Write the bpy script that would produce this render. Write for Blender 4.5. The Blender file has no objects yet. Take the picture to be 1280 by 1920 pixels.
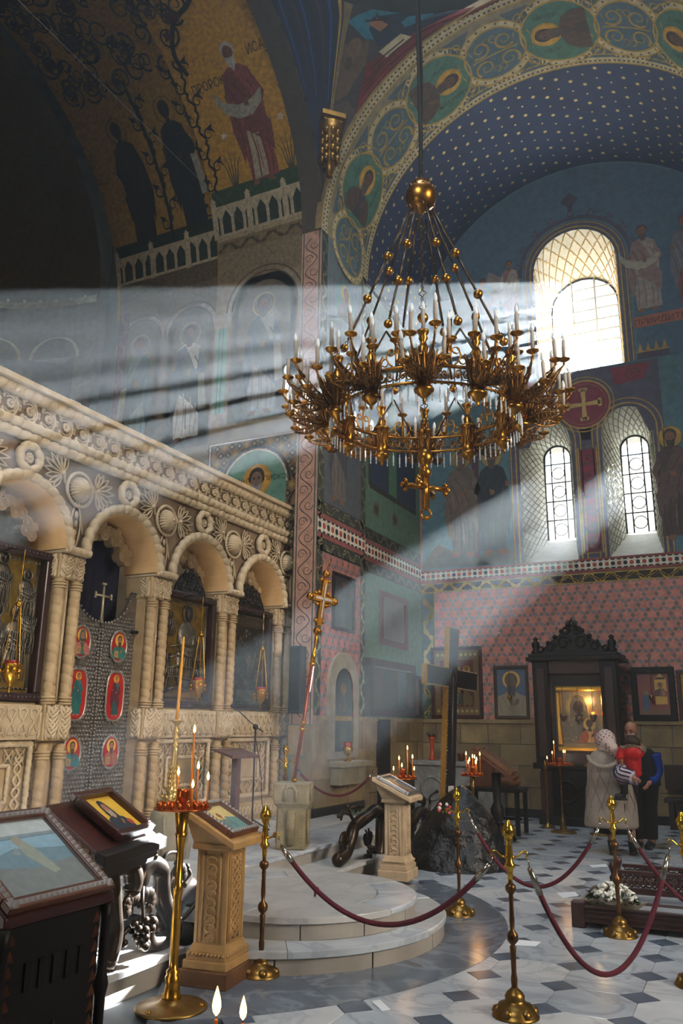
import bpy, bmesh, random
from math import *
from mathutils import Vector as V, Matrix, geometry
random.seed(7)
SC = bpy.context.scene
COL = SC.collection
# ---------------------------------------------------------------- camera
FPX, YAW, PIT, ROL, EYE = 1510.15, radians(26.458), radians(14.795), radians(0.652), 1.6
_f = V((-sin(YAW)*cos(PIT), cos(YAW)*cos(PIT), sin(PIT)))
_r = V((cos(YAW), sin(YAW), 0)); _u = _r.cross(_f)
CR = _r*cos(ROL)+_u*sin(ROL); CU = _u*cos(ROL)-_r*sin(ROL)
CAM = V((0, 0, EYE))
cd = bpy.data.cameras.new('camera'); cam = bpy.data.objects.new('camera', cd); COL.objects.link(cam)
cd.sensor_fit = 'VERTICAL'; cd.sensor_height = 36; cd.lens = FPX/1920*36; cd.clip_start = .05; cd.clip_end = 200
cam.matrix_world = Matrix(((CR.x, CU.x, -_f.x, 0), (CR.y, CU.y, -_f.y, 0), (CR.z, CU.z, -_f.z, EYE), (0, 0, 0, 1)))
SC.camera = cam
def ray(x, y): return _f*FPX+CR*(x-640)-CU*(y-960)
def Pz(x, y, z=0.): d = ray(x, y); return CAM+d*((z-EYE)/d.z)
def Px(x, y, X): d = ray(x, y); return CAM+d*(X/d.x)
def Py(x, y, Y): d = ray(x, y); return CAM+d*(Y/d.y)
# ---------------------------------------------------------------- sky, sun, window light, exposure
W = bpy.data.worlds.new('sky'); SC.world = W; W.use_nodes = True
bg = W.node_tree.nodes['Background']; bg.inputs[0].default_value = (.78, .89, 1, 1); bg.inputs[1].default_value = 14.0
SUN_DIR = ray(1640, 518).normalized()
sl = bpy.data.lights.new('sun', 'SUN'); sl.energy = 300; sl.angle = .004; sl.color = (.93, .97, 1)
so = bpy.data.objects.new('sun', sl); COL.objects.link(so); so.rotation_euler = SUN_DIR.to_track_quat('Z', 'Y').to_euler()
def area(name, loc, tgt, sx, sy, en, col, spread=180):
    l = bpy.data.lights.new(name, 'AREA'); l.shape = 'RECTANGLE'; l.size = sx; l.size_y = sy; l.energy = en; l.color = col; l.spread = radians(spread)
    o = bpy.data.objects.new(name, l); COL.objects.link(o); o.location = loc
    o.rotation_euler = (V(loc)-V(tgt)).to_track_quat('Z', 'Y').to_euler(); return o
area('nave_window_light', (8.4, 4.5, 6.2), (-6.5, 8.0, 1.4), 3.0, 4.5, 215, (1, .88, .74), 62)
area('north_window_light', (-2.38, -1.35, 9.6), (-4.2, 10, 6.0), 1.7, 2.6, 300, (.93, .96, 1), 125)
area('dome_window_light', (-2.4, 7.4, 18.6), (-2.6, 8.2, 0), 3.6, 3.6, 820, (.76, .87, 1))
HAZE = .0045                                       # scattering of the incense haze per metre
vs = SC.view_settings; vs.view_transform = 'Standard'; vs.look = 'None'; vs.gamma = 1; vs.use_curve_mapping = False; vs.exposure = 0.1
SC.display_settings.display_device = 'sRGB'
SC.cycles.max_bounces = 8; SC.cycles.transparent_max_bounces = 16; SC.cycles.volume_bounces = 1
SC.cycles.sample_clamp_indirect = 6
# ---------------------------------------------------------------- helpers
def hexc(h):
    h = h.lstrip('#'); return tuple((lambda c: c/12.92 if c <= .04045 else ((c+.055)/1.055)**2.4)(int(h[i:i+2], 16)/255) for i in (0, 2, 4))
MATS = {}
def mat(name, col='#808080', rough=.6, metal=0., var=0., vs=6., bump=0., bs=40., attr=False, emit=0., spec=.5, col2=None, vein=None, alpha=None, coat=0.):
    if name in MATS: return MATS[name]
    m = bpy.data.materials.new(name); m.use_nodes = True; nt = m.node_tree; N = nt.nodes; L = nt.links
    b = N['Principled BSDF']; b.inputs['Roughness'].default_value = rough; b.inputs['Metallic'].default_value = metal
    b.inputs['Specular IOR Level'].default_value = spec; b.inputs['Coat Weight'].default_value = coat
    geo = N.new('ShaderNodeNewGeometry')
    if attr:
        a = N.new('ShaderNodeAttribute'); a.attribute_name = 'Col'; src = a.outputs['Color']
    else:
        a = N.new('ShaderNodeRGB'); a.outputs[0].default_value = (*hexc(col), 1); src = a.outputs[0]
    def noise(scale, detail=4, dist=0.):
        n = N.new('ShaderNodeTexNoise'); n.inputs['Scale'].default_value = scale; n.inputs['Detail'].default_value = detail
        n.inputs['Distortion'].default_value = dist; L.new(geo.outputs['Position'], n.inputs['Vector']); return n
    if col2 or var:
        n = noise(vs, 6, .6 if vein else 0.)
        r = N.new('ShaderNodeMapRange'); r.inputs[1].default_value = .3; r.inputs[2].default_value = .7
        L.new(n.outputs[0], r.inputs[0])
        mx = N.new('ShaderNodeMix'); mx.data_type = 'RGBA'; L.new(src, mx.inputs[6])
        if col2:
            L.new(r.outputs[0], mx.inputs[0]); mx.inputs[7].default_value = (*hexc(col2), 1)
        else:
            r.inputs[3].default_value = 1-var; r.inputs[4].default_value = 1+var
            mx.blend_type = 'MULTIPLY'; mx.inputs[0].default_value = 1; L.new(r.outputs[0], mx.inputs[7])
        src = mx.outputs[2]
    if vein:
        n = noise(1.7, 8, 1.5)
        ab = N.new('ShaderNodeMath'); ab.operation = 'SUBTRACT'; ab.inputs[1].default_value = .5; L.new(n.outputs[0], ab.inputs[0])
        a2 = N.new('ShaderNodeMath'); a2.operation = 'ABSOLUTE'; L.new(ab.outputs[0], a2.inputs[0])
        r = N.new('ShaderNodeMapRange'); r.inputs[1].default_value = 0; r.inputs[2].default_value = .05; r.inputs[3].default_value = .55; r.inputs[4].default_value = 0
        L.new(a2.outputs[0], r.inputs[0]); mx = N.new('ShaderNodeMix'); mx.data_type = 'RGBA'
        L.new(r.outputs[0], mx.inputs[0]); L.new(src, mx.inputs[6]); mx.inputs[7].default_value = (*hexc(vein), 1); src = mx.outputs[2]
    L.new(src, b.inputs['Base Color'])
    if bump:
        n = noise(bs, 5); bp = N.new('ShaderNodeBump'); bp.inputs['Strength'].default_value = bump; bp.inputs['Distance'].default_value = .02
        L.new(n.outputs[0], bp.inputs['Height']); L.new(bp.outputs[0], b.inputs['Normal'])
    if emit:
        L.new(src, b.inputs['Emission Color']); b.inputs['Emission Strength'].default_value = emit
    if alpha is not None:
        t = N.new('ShaderNodeBsdfTransparent'); ms = N.new('ShaderNodeMixShader'); ms.inputs[0].default_value = alpha
        L.new(t.outputs[0], ms.inputs[1]); L.new(b.outputs[0], ms.inputs[2]); L.new(ms.outputs[0], N['Material Output'].inputs[0])
    MATS[name] = m; return m
class M:
    "collects faces; every face may carry a colour"
    def __init__(s): s.v = []; s.f = []; s.c = []; s.s = []
    def add(s, vs, fs, col=None, smooth=False, T=None):
        o = len(s.v); s.v += [T @ V(p) for p in vs] if T else [V(p) for p in vs]
        for f in fs: s.f.append([i+o for i in f]); s.c.append(col); s.s.append(smooth)
        return s
    def box(s, c, d, T=None, col=None, taper=1.):
        x, y, z = d[0]/2, d[1]/2, d[2]/2
        p = [(c[0]+a*x*(taper if e > 0 else 1), c[1]+b*y*(taper if e > 0 else 1), c[2]+e*z) for e in (-1, 1) for b in (-1, 1) for a in (-1, 1)]
        return s.add(p, [(0, 2, 3, 1), (4, 5, 7, 6), (0, 1, 5, 4), (1, 3, 7, 5), (3, 2, 6, 7), (2, 0, 4, 6)], col, False, T)
    def box2(s, a, b, T=None, col=None): return s.box([(i+j)/2 for i, j in zip(a, b)], [abs(j-i) for i, j in zip(a, b)], T, col)
    def lathe(s, prof, n=20, T=None, col=None, smooth=True, a0=0., a1=2*pi, sq=None):
        full = abs(a1-a0-2*pi) < 1e-6; k = n if full else n+1; vs = []
        for r, z in prof:
            for i in range(k):
                a = a0+(a1-a0)*i/n; vs.append((r*cos(a), r*sin(a), z))
        fs = []
        for j in range(len(prof)-1):
            for i in range(n):
                i2 = (i+1) % k; fs.append((j*k+i, j*k+i2, (j+1)*k+i2, (j+1)*k+i))
        if full:
            if prof[0][0] > 1e-4: fs.append(tuple(range(k-1, -1, -1)))
            if prof[-1][0] > 1e-4: fs.append(tuple((len(prof)-1)*k+i for i in range(k)))
        return s.add(vs, fs, col, smooth, T)
    def tube(s, path, r, n=8, closed=False, T=None, col=None, smooth=True, flat=1., mod=None, up=None):
        path = [V(p) for p in path]; m = len(path); R = r if isinstance(r, (list, tuple)) else [r]*m
        tg = []
        for i in range(m):
            a = path[(i-1) % m] if closed or i else path[0]; b = path[(i+1) % m] if closed or i < m-1 else path[-1]
            t = b-a; tg.append(t.normalized() if t.length > 1e-9 else V((0, 0, 1)))
        nn = V(up) if up else (V((0, 0, 1)) if abs(tg[0].z) < .9 else V((1, 0, 0)))
        vs = []; L = 0
        for i in range(m):
            if i: L += (path[i]-path[i-1]).length
            nn = (nn-tg[i]*nn.dot(tg[i]));
            if nn.length < 1e-6: nn = tg[i].orthogonal()
            nn.normalize(); bb = tg[i].cross(nn)
            for k in range(n):
                a = 2*pi*k/n; q = R[i]*(mod(L, a) if mod else 1)
                vs.append(path[i]+nn*(cos(a)*q*flat)+bb*(sin(a)*q))
        fs = [(i*n+k, i*n+(k+1) % n, ((i+1) % m)*n+(k+1) % n, ((i+1) % m)*n+k) for i in range(m if closed else m-1) for k in range(n)]
        if not closed: fs += [tuple(range(n-1, -1, -1)), tuple((m-1)*n+k for k in range(n))]
        return s.add(vs, fs, col, smooth, T)
    def rope(s, path, r, pitch, n=9, T=None, depth=.22, twist=1.):
        "moulding with slanting rolled bands"
        out = [V(path[0])]; st = pitch/9
        for a, b in zip(path[:-1], path[1:]):
            a, b = V(a), V(b); k = max(1, int((b-a).length/st+.5)); out += [a+(b-a)*i/k for i in range(1, k+1)]
        return s.tube(out, r, n, T=T, mod=lambda L, a: (lambda f: 1+.07*sin(pi*f)-depth*max(0., 1-min(f, 1-f)/.17))((L/pitch+twist*a/2/pi) % 1.))
    def sphere(s, c, r, n=12, sc=(1, 1, 1), T=None, col=None):
        m = max(4, n//2); vs = [(c[0], c[1], c[2]-r*sc[2])]
        for j in range(1, m):
            t = -pi/2+pi*j/m
            for i in range(n): a = 2*pi*i/n; vs.append((c[0]+r*sc[0]*cos(t)*cos(a), c[1]+r*sc[1]*cos(t)*sin(a), c[2]+r*sc[2]*sin(t)))
        vs.append((c[0], c[1], c[2]+r*sc[2])); e = len(vs)-1; fs = [(0, 1+(i+1) % n, 1+i) for i in range(n)]
        for j in range(m-2): fs += [(1+j*n+i, 1+j*n+(i+1) % n, 1+(j+1)*n+(i+1) % n, 1+(j+1)*n+i) for i in range(n)]
        fs += [(e, 1+(m-2)*n+i, 1+(m-2)*n+(i+1) % n) for i in range(n)]
        return s.add(vs, fs, col, True, T)
    def prism(s, poly, z0, z1, T=None, col=None, smooth=False):
        n = len(poly); vs = [(x, y, z0) for x, y in poly]+[(x, y, z1) for x, y in poly]
        fs = [(i, (i+1) % n, n+(i+1) % n, n+i) for i in range(n)]
        tr = geometry.tessellate_polygon([[V((x, y, 0)) for x, y in poly]])
        fs += [(a, b, c) for a, b, c in tr]+[(n+a, n+b, n+c) for a, b, c in tr]
        return s.add(vs, fs, col, smooth, T)
    def grid(s, fn, nu, nv, col=None, smooth=True, T=None, wrap=False):
        vs = [fn(i/nu, j/nv) for j in range(nv+1) for i in range(nu+1)]; k = nu+1
        return s.add(vs, [(j*k+i, j*k+i+1, (j+1)*k+i+1, (j+1)*k+i) for j in range(nv) for i in range(nu)], col, smooth, T)
    def holed(s, outer, holes, fn, col=None):
        "flat polygon with holes, mapped by fn(x,y)"
        loops = [outer]+holes; pts = [p for l in loops for p in l]
        tr = geometry.tessellate_polygon([[V((x, y, 0)) for x, y in l] for l in loops])
        return s.add([fn(*p) for p in pts], [tuple(t) for t in tr], col)
    def mesh(s, name, m):
        me = bpy.data.meshes.new(name); me.from_pydata([tuple(p) for p in s.v], [], s.f)
        me.polygons.foreach_set('use_smooth', s.s)
        if any(c is not None for c in s.c):
            at = me.color_attributes.new('Col', 'FLOAT_COLOR', 'CORNER'); data = []
            for c, f in zip(s.c, s.f): data += [*(hexc(c) if isinstance(c, str) else (c or (.5, .5, .5))), 1.]*len(f)
            at.data.foreach_set('color', data)
        me.materials.append(m); me.update(); return me
    def build(s, name, m, parent=None, loc=None, rot=None, bevel=0., kind=None, label=None, fixn=False):
        me = s.mesh(name, m)
        if fixn:
            b = bmesh.new(); b.from_mesh(me); bmesh.ops.recalc_face_normals(b, faces=b.faces); b.to_mesh(me); b.free()
        return put(name, me, parent, loc, rot, bevel, kind, label)
def put(name, me, parent=None, loc=None, rot=None, bevel=0., kind=None, label=None):
    o = bpy.data.objects.new(name, me); COL.objects.link(o)
    if parent:
        o.parent = parent
        if parent.get('world'): o.matrix_parent_inverse = parent.matrix_basis.inverted()
    if loc is not None: o.location = loc
    if rot is not None: o.rotation_euler = rot
    if bevel:
        md = o.modifiers.new('edge', 'BEVEL'); md.width = bevel; md.segments = 2; md.limit_method = 'ANGLE'; md.angle_limit = radians(40)
    if kind: o['kind'] = kind
    if label: o['label'] = label
    return o
def thing(name, label, cat, loc=(0, 0, 0), rz=0., group=None, rot=None):
    o = bpy.data.objects.new(name, None); COL.objects.link(o); o.empty_display_size = .1; o.location = loc
    o.rotation_euler = rot if rot else (0, 0, rz); return tag(o, label, cat, group)
def wthing(name, label, cat, loc, group=None):
    "a thing whose parts are given in church coordinates"
    o = thing(name, label, cat, loc, 0., group); o['world'] = 1; return o
def tag(o, label, cat, group=None, kind=None):
    o['label'] = label
    if cat: o['category'] = cat
    if group: o['group'] = group
    if kind: o['kind'] = kind
    return o
def dup(o, parent=None, loc=None, rz=None, label=None, group=None):
    c = o.copy(); COL.objects.link(c); c.parent = parent
    if loc is not None: c.location = loc
    if rz is not None: c.rotation_euler = (0, 0, rz)
    if label: c['label'] = label
    if group: c['group'] = group
    for ch in [x for x in COL.objects if x.parent == o]: dup(ch, c)
    return c
def Tm(loc=(0, 0, 0), rx=0., ry=0., rz=0., sc=1.):
    return Matrix.Translation(loc) @ Matrix.Rotation(rz, 4, 'Z') @ Matrix.Rotation(ry, 4, 'Y') @ Matrix.Rotation(rx, 4, 'X') @ Matrix.Scale(sc, 4)
def arc(cx, cy, r, a0, a1, n, ry=None): return [(cx+r*cos(radians(a0+(a1-a0)*i/n)), cy+(ry or r)*sin(radians(a0+(a1-a0)*i/n))) for i in range(n+1)]
def archpoly(x0, x1, z0, zs, n=14):
    c = (x0+x1)/2; r = (x1-x0)/2; return [(x0, z0), (x1, z0)]+arc(c, zs, r, 0, 180, n)
def smoothpath(pts, n=6, closed=False):
    pts = [V(p) for p in pts]; m = len(pts); out = []
    for i in range(m if closed else m-1):
        g = lambda k: pts[k % m] if closed else pts[min(max(k, 0), m-1)]
        p0, p1, p2, p3 = g(i-1), g(i), g(i+1), g(i+2)
        for j in range(n):
            t = j/n; out.append(.5*((2*p1)+(p2-p0)*t+(2*p0-5*p1+4*p2-p3)*t*t+(3*p1-p0-3*p2+p3)*t**3))
    if not closed: out.append(pts[-1])
    return out
# ---------------------------------------------------------------- flat painting: polygons laid on a wall, vault or icon board
class Paint:
    def __init__(s, fn, maxlen=None, h0=.004, dh=.0022): s.m = M(); s.fn = fn; s.ml = maxlen; s.h0 = h0; s.dh = dh
    def tri(s, a, b, c, h, col):
        if s.ml:
            e = [((a-b).length, a, b, c), ((b-c).length, b, c, a), ((c-a).length, c, a, b)]; l, p, q, r = max(e, key=lambda t: t[0])
            if l > s.ml:
                mid = (p+q)/2; s.tri(p, mid, r, h, col); s.tri(mid, q, r, h, col); return
        s.m.add([s.fn(p.x, p.y, h) for p in (a, b, c)], [(0, 1, 2)], col)
    def poly(s, pts, col, k=0):
        h = s.h0+k*s.dh; pts = [V((p[0], p[1], 0)) for p in pts]
        if s.ml is None and len(pts) <= 4: s.m.add([s.fn(p.x, p.y, h) for p in pts], [tuple(range(len(pts)))], col); return
        for a, b, c in geometry.tessellate_polygon([pts]): s.tri(pts[a], pts[b], pts[c], h, col)
    def rect(s, x0, y0, x1, y1, col, k=0): s.poly([(x0, y0), (x1, y0), (x1, y1), (x0, y1)], col, k)
    def circ(s, x, y, r, col, k=0, ry=None, n=22): s.poly(arc(x, y, r, 0, 360*(n-1)/n, n-1, ry), col, k)
    def ring(s, x, y, r, w, col, k=0, ry=None, a0=0, a1=360, n=28):
        ry = ry or r; A = arc(x, y, r, a0, a1, n, ry); B = arc(x, y, r-w, a0, a1, n, ry-w)
        for i in range(n): s.poly([A[i], A[i+1], B[i+1], B[i]], col, k)
    def line(s, pts, w, col, k=0, taper=False):
        n = len(pts); P = [V((p[0], p[1])) for p in pts]; L = []; R = []
        for i in range(n):
            t = P[min(i+1, n-1)]-P[max(i-1, 0)]
            if t.length < 1e-9: t = V((1, 0))
            t.normalize(); q = V((-t.y, t.x))*(w/2*((1-i/(n-1)*.8) if taper else 1)); L.append(P[i]+q); R.append(P[i]-q)
        for i in range(n-1): s.poly([L[i], R[i], R[i+1], L[i+1]], col, k)
    def spiral(s, x, y, r, a0, turns, w, col, k=0, dirn=1, n=18):
        s.line([(x+r*(1-.8*i/n)*cos(a0+dirn*turns*2*pi*i/n), y+r*(1-.8*i/n)*sin(a0+dirn*turns*2*pi*i/n)) for i in range(n+1)], w, col, k, True)
    def star(s, x, y, r, col, k=0, n=6, q=.5, a=0.):
        s.poly([(x+(r if i % 2 == 0 else r*q)*cos(a+pi*i/n), y+(r if i % 2 == 0 else r*q)*sin(a+pi*i/n)) for i in range(2*n)], col, k)
    def text(s, t, x, y, size, col, k=0, a=0., sx=1.):
        cu = bpy.data.curves.new('t', 'FONT'); cu.body = t; cu.size = size; cu.align_x = 'CENTER'; cu.resolution_u = 2
        o = bpy.data.objects.new('t', cu); me = o.to_mesh(); h = s.h0+k*s.dh; c, sn = cos(a), sin(a)
        if me:
            vs = [s.fn(x+v.co.x*c*sx-v.co.y*sn, y+v.co.x*sn*sx+v.co.y*c, h) for v in me.vertices]
            s.m.add(vs, [tuple(p.vertices) for p in me.polygons], col)
        o.to_mesh_clear(); bpy.data.objects.remove(o); bpy.data.curves.remove(cu)
    def build(s, name, parent=None, m=None, **kw): return s.m.build(name, m or mat('fresco', attr=True, rough=.75, var=.22, vs=9), parent, **kw)
    # figures ---------------------------------------------------------------
    def saint(s, x, y, h, robe, mantle, halo='#b98a3a', skin='#7c5236', hair='#3a2a1c', beard=None, k=2, flip=1, scroll=None, ring=False, feet=True, robe2=None):
        q = lambda pts: [(x+flip*a*h, y+b*h) for a, b in pts]
        dk = lambda c, f=.6: tuple(i*f for i in (hexc(c) if isinstance(c, str) else c))
        if halo:
            if ring: s.ring(x, y+.9*h, .1*h, .008*h, halo, k)
            else: s.circ(x, y+.9*h, .098*h, halo, k); s.ring(x, y+.9*h, .1*h, .007*h, dk(halo, .5), k+1)
        s.poly(q([(-.105, .78), (-.05, .815), (.05, .815), (.11, .77), (.14, .55), (.12, .3), (.13, .035), (-.1, .03), (-.12, .3), (-.13, .55)]), robe, k+1)
        if robe2: s.poly(q([(-.06, .38), (.03, .4), (.05, .05), (-.08, .04)]), robe2, k+2)
        s.poly(q([(-.11, .77), (-.04, .81), (.02, .7), (.1, .5), (.15, .4), (.17, .52), (.135, .2), (.05, .3), (-.07, .4), (-.13, .16), (-.17, .4), (-.15, .62)]), mantle, k+2)
        s.poly(q([(.1, .77), (.17, .6), (.12, .5), (.0, .53), (.01, .57), (.09, .59)]), mantle, k+3)
        for a, b, c, d in ((-.08, .36, -.09, .05), (-.03, .4, -.02, .05), (.04, .36, .05, .05), (.09, .3, .09, .06), (-.11, .7, -.03, .45), (-.06, .72, .06, .48), (.06, .7, .12, .55), (-.14, .55, -.1, .3)):
            s.line(q([(a, b), ((a+c)/2+.012, (b+d)/2), (c, d)]), .011*h, dk(robe if b < .5 else mantle), k+4)
        for a, b, c, d in ((-.1, .6, -.07, .42), (.1, .66, .13, .5), (.0, .3, .01, .1)):
            s.line(q([(a, b), (c, d)]), .009*h, tuple(min(1, i*1.7+.01) for i in (hexc(mantle) if isinstance(mantle, str) else mantle)), k+4)
        if scroll: s.poly(q([(-.24, .7), (-.17, .61), (-.06, .565), (.05, .575), (.15, .63), (.13, .54), (.03, .475), (-.08, .475), (-.18, .53), (-.235, .62)]) if scroll == 1 else q([(.1, .55), (.16, .54), (.19, .25), (.12, .24)]), '#a39b86', k+5)
        s.poly(q([(-.02, .58), (.03, .6), (.02, .54), (-.015, .545)]), skin, k+6)
        s.poly(q([(-.15, .65), (-.12, .66), (-.12, .61), (-.15, .6)]), skin, k+6)
        s.poly(q([(-.022, .84), (.022, .84), (.026, .79), (-.026, .79)]), dk(skin, .8), k+5)
        s.circ(x, y+.915*h, .054*h, hair, k+5, ry=.06*h); s.circ(x, y+.895*h, .042*h, skin, k+6, ry=.055*h)
        if beard: s.poly(q([(-.04, .885), (-.02, .87), (.02, .87), (.04, .885), (.03, .82), (0, .78), (-.03, .82)]), beard, k+7)
        for e in (-1, 1): s.circ(x+e*.017*h, y+.9*h, .006*h, '#1c120c', k+8, n=6)
        s.line([(x, y+.9*h), (x+.003*h, y+.878*h)], .006*h, dk(skin, .6), k+8)
        if feet:
            s.poly(q([(-.08, .04), (-.03, .04), (-.05, 0), (-.11, .0)]), skin, k+3); s.poly(q([(.02, .04), (.07, .04), (.1, 0), (.04, 0)]), skin, k+3)
    def bust(s, x, y, h, robe, mantle, halo='#b98a3a', skin='#8a5c3c', hair='#3a2a1c', beard=None, k=2, hood=None, book=None, child=False, a=0.):
        c0, s0 = cos(a), sin(a); q = lambda pts: [(x+h*(c0*u-s0*v), y+h*(s0*u+c0*v)) for u, v in pts]
        dk = lambda c, f=.6: tuple(i*f for i in (hexc(c) if isinstance(c, str) else c))
        el = lambda u, v, r, ry, n=20: q([(u+r*cos(2*pi*i/n), v+ry*sin(2*pi*i/n)) for i in range(n)])
        if halo: s.poly(el(0, .7, .25, .25), halo, k); s.poly(el(0, .7, .215, .215), tuple(min(1, i*1.25) for i in hexc(halo)), k+1)
        s.poly(q([(-.4, 0), (.4, 0), (.41, .2), (.3, .4), (.1, .47), (-.1, .47), (-.3, .4), (-.41, .2)]), robe, k+2)
        s.poly(q([(-.42, 0), (-.12, 0), (-.02, .25), (-.1, .46), (-.3, .4), (-.42, .2)]), mantle, k+3)
        s.poly(q([(.42, 0), (.16, 0), (.1, .3), (.12, .46), (.3, .4), (.42, .2)]), mantle, k+3)
        for u, v, u2, v2 in ((-.3, .35, -.2, .05), (-.2, .4, -.08, .15), (.25, .38, .22, .05), (.03, .4, .05, .05), (-.35, .25, -.3, .02), (.35, .25, .32, .02)):
            s.line(q([(u, v), (u2, v2)]), .018*h, dk(mantle), k+4)
        s.poly(q([(-.06, .55), (.06, .55), (.08, .42), (-.08, .42)]), dk(skin, .75), k+4)
        if hood: s.poly(q([(-.17, .42), (-.16, .75), (-.1, .9), (0, .94), (.1, .9), (.16, .75), (.2, .4), (.1, .5), (-.1, .5)]), hood, k+4)
        else: s.poly(el(0, .74, .135, .15), hair, k+5)
        s.poly(el(0, .69, .1, .135), skin, k+6)
        if beard: s.poly(q([(-.1, .66), (-.05, .62), (.05, .62), (.1, .66), (.09, .5), (0, .38), (-.09, .5)]), beard, k+7)
        for e in (-1, 1): s.poly(el(e*.04, .71, .016, .01, 6), '#1c120c', k+8); s.line(q([(e*.02, .735), (e*.065, .735)]), .012*h, dk(hair, .7), k+8)
        s.line(q([(0, .71), (.008, .645)]), .014*h, dk(skin, .65), k+8); s.line(q([(-.025, .61), (.025, .61)]), .012*h, '#5a2a20', k+8)
        s.poly(q([(.05, .2), (.14, .24), (.17, .33), (.12, .36), (.06, .28)]), skin, k+6)
        if book: s.poly(q([(-.28, .05), (-.06, .02), (-.04, .26), (-.26, .3)]), book, k+6); s.poly(q([(-.24, .09), (-.1, .07), (-.08, .22), (-.22, .25)]), dk(book, .6), k+7)
        if child: s.bust(x+.2*h, y+.02*h, h*.5, '#c9a86a', '#a8562e', halo, skin, hair, None, k+7)
# ================================================================ the church: shell, floor, walls, vaults
XC, YC, ZS, RA = -2.38, 7.36, 9.9, 3.42          # crossing centre, spring height and arch radius
YB, XE = 15.6, -5.8                               # inner face of the window wall, face of the pier
stone = mat('ashlar', '#a68e62', .8, var=.3, vs=3.5, bump=.35, bs=30, col2='#7d6a4b')
marble = mat('marble', '#c6cdd3', .2, var=0, col2='#a9b2bb', vs=2.5, vein='#8d97a2', spec=.5)
marble_d = mat('marble_dark', '#5d6c7e', .2, col2='#46525f', vs=4, spec=.5)
marble_w = mat('marble_step', '#c0c1c0', .28, col2='#adaeac', vs=3, vein='#979a9c')
plaster = mat('plaster', '#6b665c', .85, var=.2, vs=2)
fresco = mat('fresco', attr=True, rough=.75, var=.22, vs=9)
gilt = mat('gold_ground', attr=True, rough=.45, metal=.35, var=.3, vs=14, bump=.1, bs=60)
def struct(o, label): o['kind'] = 'structure'; o['label'] = label; return o
# outer shell ----------------------------------------------------------------
m = M(); m.box2((-17, -9.4, -.4), (9.4, 17.2, -.03)); floor = struct(m.build('floor', mat('grout', '#6d7378', .7)), 'grey joints of the patterned marble floor')
m = M(); m.box2((-17, -9.4, 19), (9.4, 17.2, 19.3)); struct(m.build('ceiling', plaster), 'dark plaster roof far above the crossing')
for nm, a, b in (('wall_north', (-17, -9.4, -.03), (9.4, -1.6, 19)), ('wall_west', (9, -9, -.03), (9.4, 16.9, 19)), ('wall_east', (-17, -9, -.03), (-16.6, 16.9, 19))):
    m = M(); m.box2(a, b); struct(m.build(nm, plaster), 'plain plastered '+nm.replace('wall_', '')+' wall of the church')
# floor tiles ----------------------------------------------------------------
P_, HD = .4925, .122
def ngon_mesh(pts, th, m, name):
    b = M(); n = len(pts); sh = .004
    b.add([(x, y, -th) for x, y in pts]+[(x, y, -sh) for x, y in pts]+[(x*.988, y*.988, 0) for x, y in pts],
          [tuple(range(2*n, 3*n))]+[(i+k*n, (i+1) % n+k*n, (i+1) % n+(k+1)*n, i+(k+1)*n) for k in (0, 1) for i in range(n)])
    return b.mesh(name, m)
hp = P_/2-.0015; g = HD
octm = [ngon_mesh([(hp, g-hp), (hp, hp-g), (hp-g, hp), (g-hp, hp), (-hp, hp-g), (-hp, g-hp), (g-hp, -hp), (hp-g, -hp)], .03, mm, 'octagon')
        for mm in (marble, mat('marble_b', '#bcc4cb', .17, col2='#9fa9b3', vs=2.2, vein='#7f8993'), mat('marble_c', '#cfd2d2', .24, col2='#b9bfc3', vs=3.3, vein='#9ba3ab'))]
sqm = ngon_mesh([(g-.002, 0), (0, g-.002), (.002-g, 0), (0, .002-g)], .03, marble_d, 'square')
RC, RR = V((-4.61, 6.37)), 2.74
def in_ring(x, y, pad=0.): return (V((x, y))-RC).length < RR+pad or (x < -3.75 and y < 10.9)
rnd = random.Random(3)
for i in range(-5, 14):
    for j in range(-6, 19):
        x, y = -1.29-P_*i+.012*0, 6.78+P_*j
        if not (-8 < x < 3 and y < 15.5): continue
        px = (V((x, y, 0))-CAM); dep = px.dot(_f)
        if dep < 2.6: continue
        sx = 640+FPX*px.dot(CR)/dep; sy = 960-FPX*px.dot(CU)/dep
        if sx < 300 or sx > 1420 or sy > 2050: continue
        if x < -5.6 or (y > 7.5 and x < -4.9 and y < 10.2): continue
        if not in_ring(x, y, -.1): put('floor_square', sqm, floor, (x, y, 0))
        cx, cy = x+P_/2, y+P_/2
        if not in_ring(cx, cy, -.32) and cy < 15.45: put('floor_octagon', octm[rnd.randrange(3)], floor, (cx, cy, -.0005*rnd.random()))
# dark marble apron round the ambo, laid in slabs
m = M()
def wedge(a0, a1, r0, r1, z0, z1, c, n=8, gap=.0035):
    b = M(); da = gap/r1/2; pts = arc(c[0], c[1], r1, degrees(a0+da), degrees(a1-da), n)+arc(c[0], c[1], r0, degrees(a1-da), degrees(a0+da), n)
    return b.prism(pts, z0, z1)
for k in range(5):
    a0 = -1.02+k*.41; wedge(a0, a0+.41, .9, RR, -.03, .003, RC, 10).build('floor_apron_slab', mat('marble_apron', '#66717d', .16, col2='#525c68', vs=3, vein='#8b939c'), floor)
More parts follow.
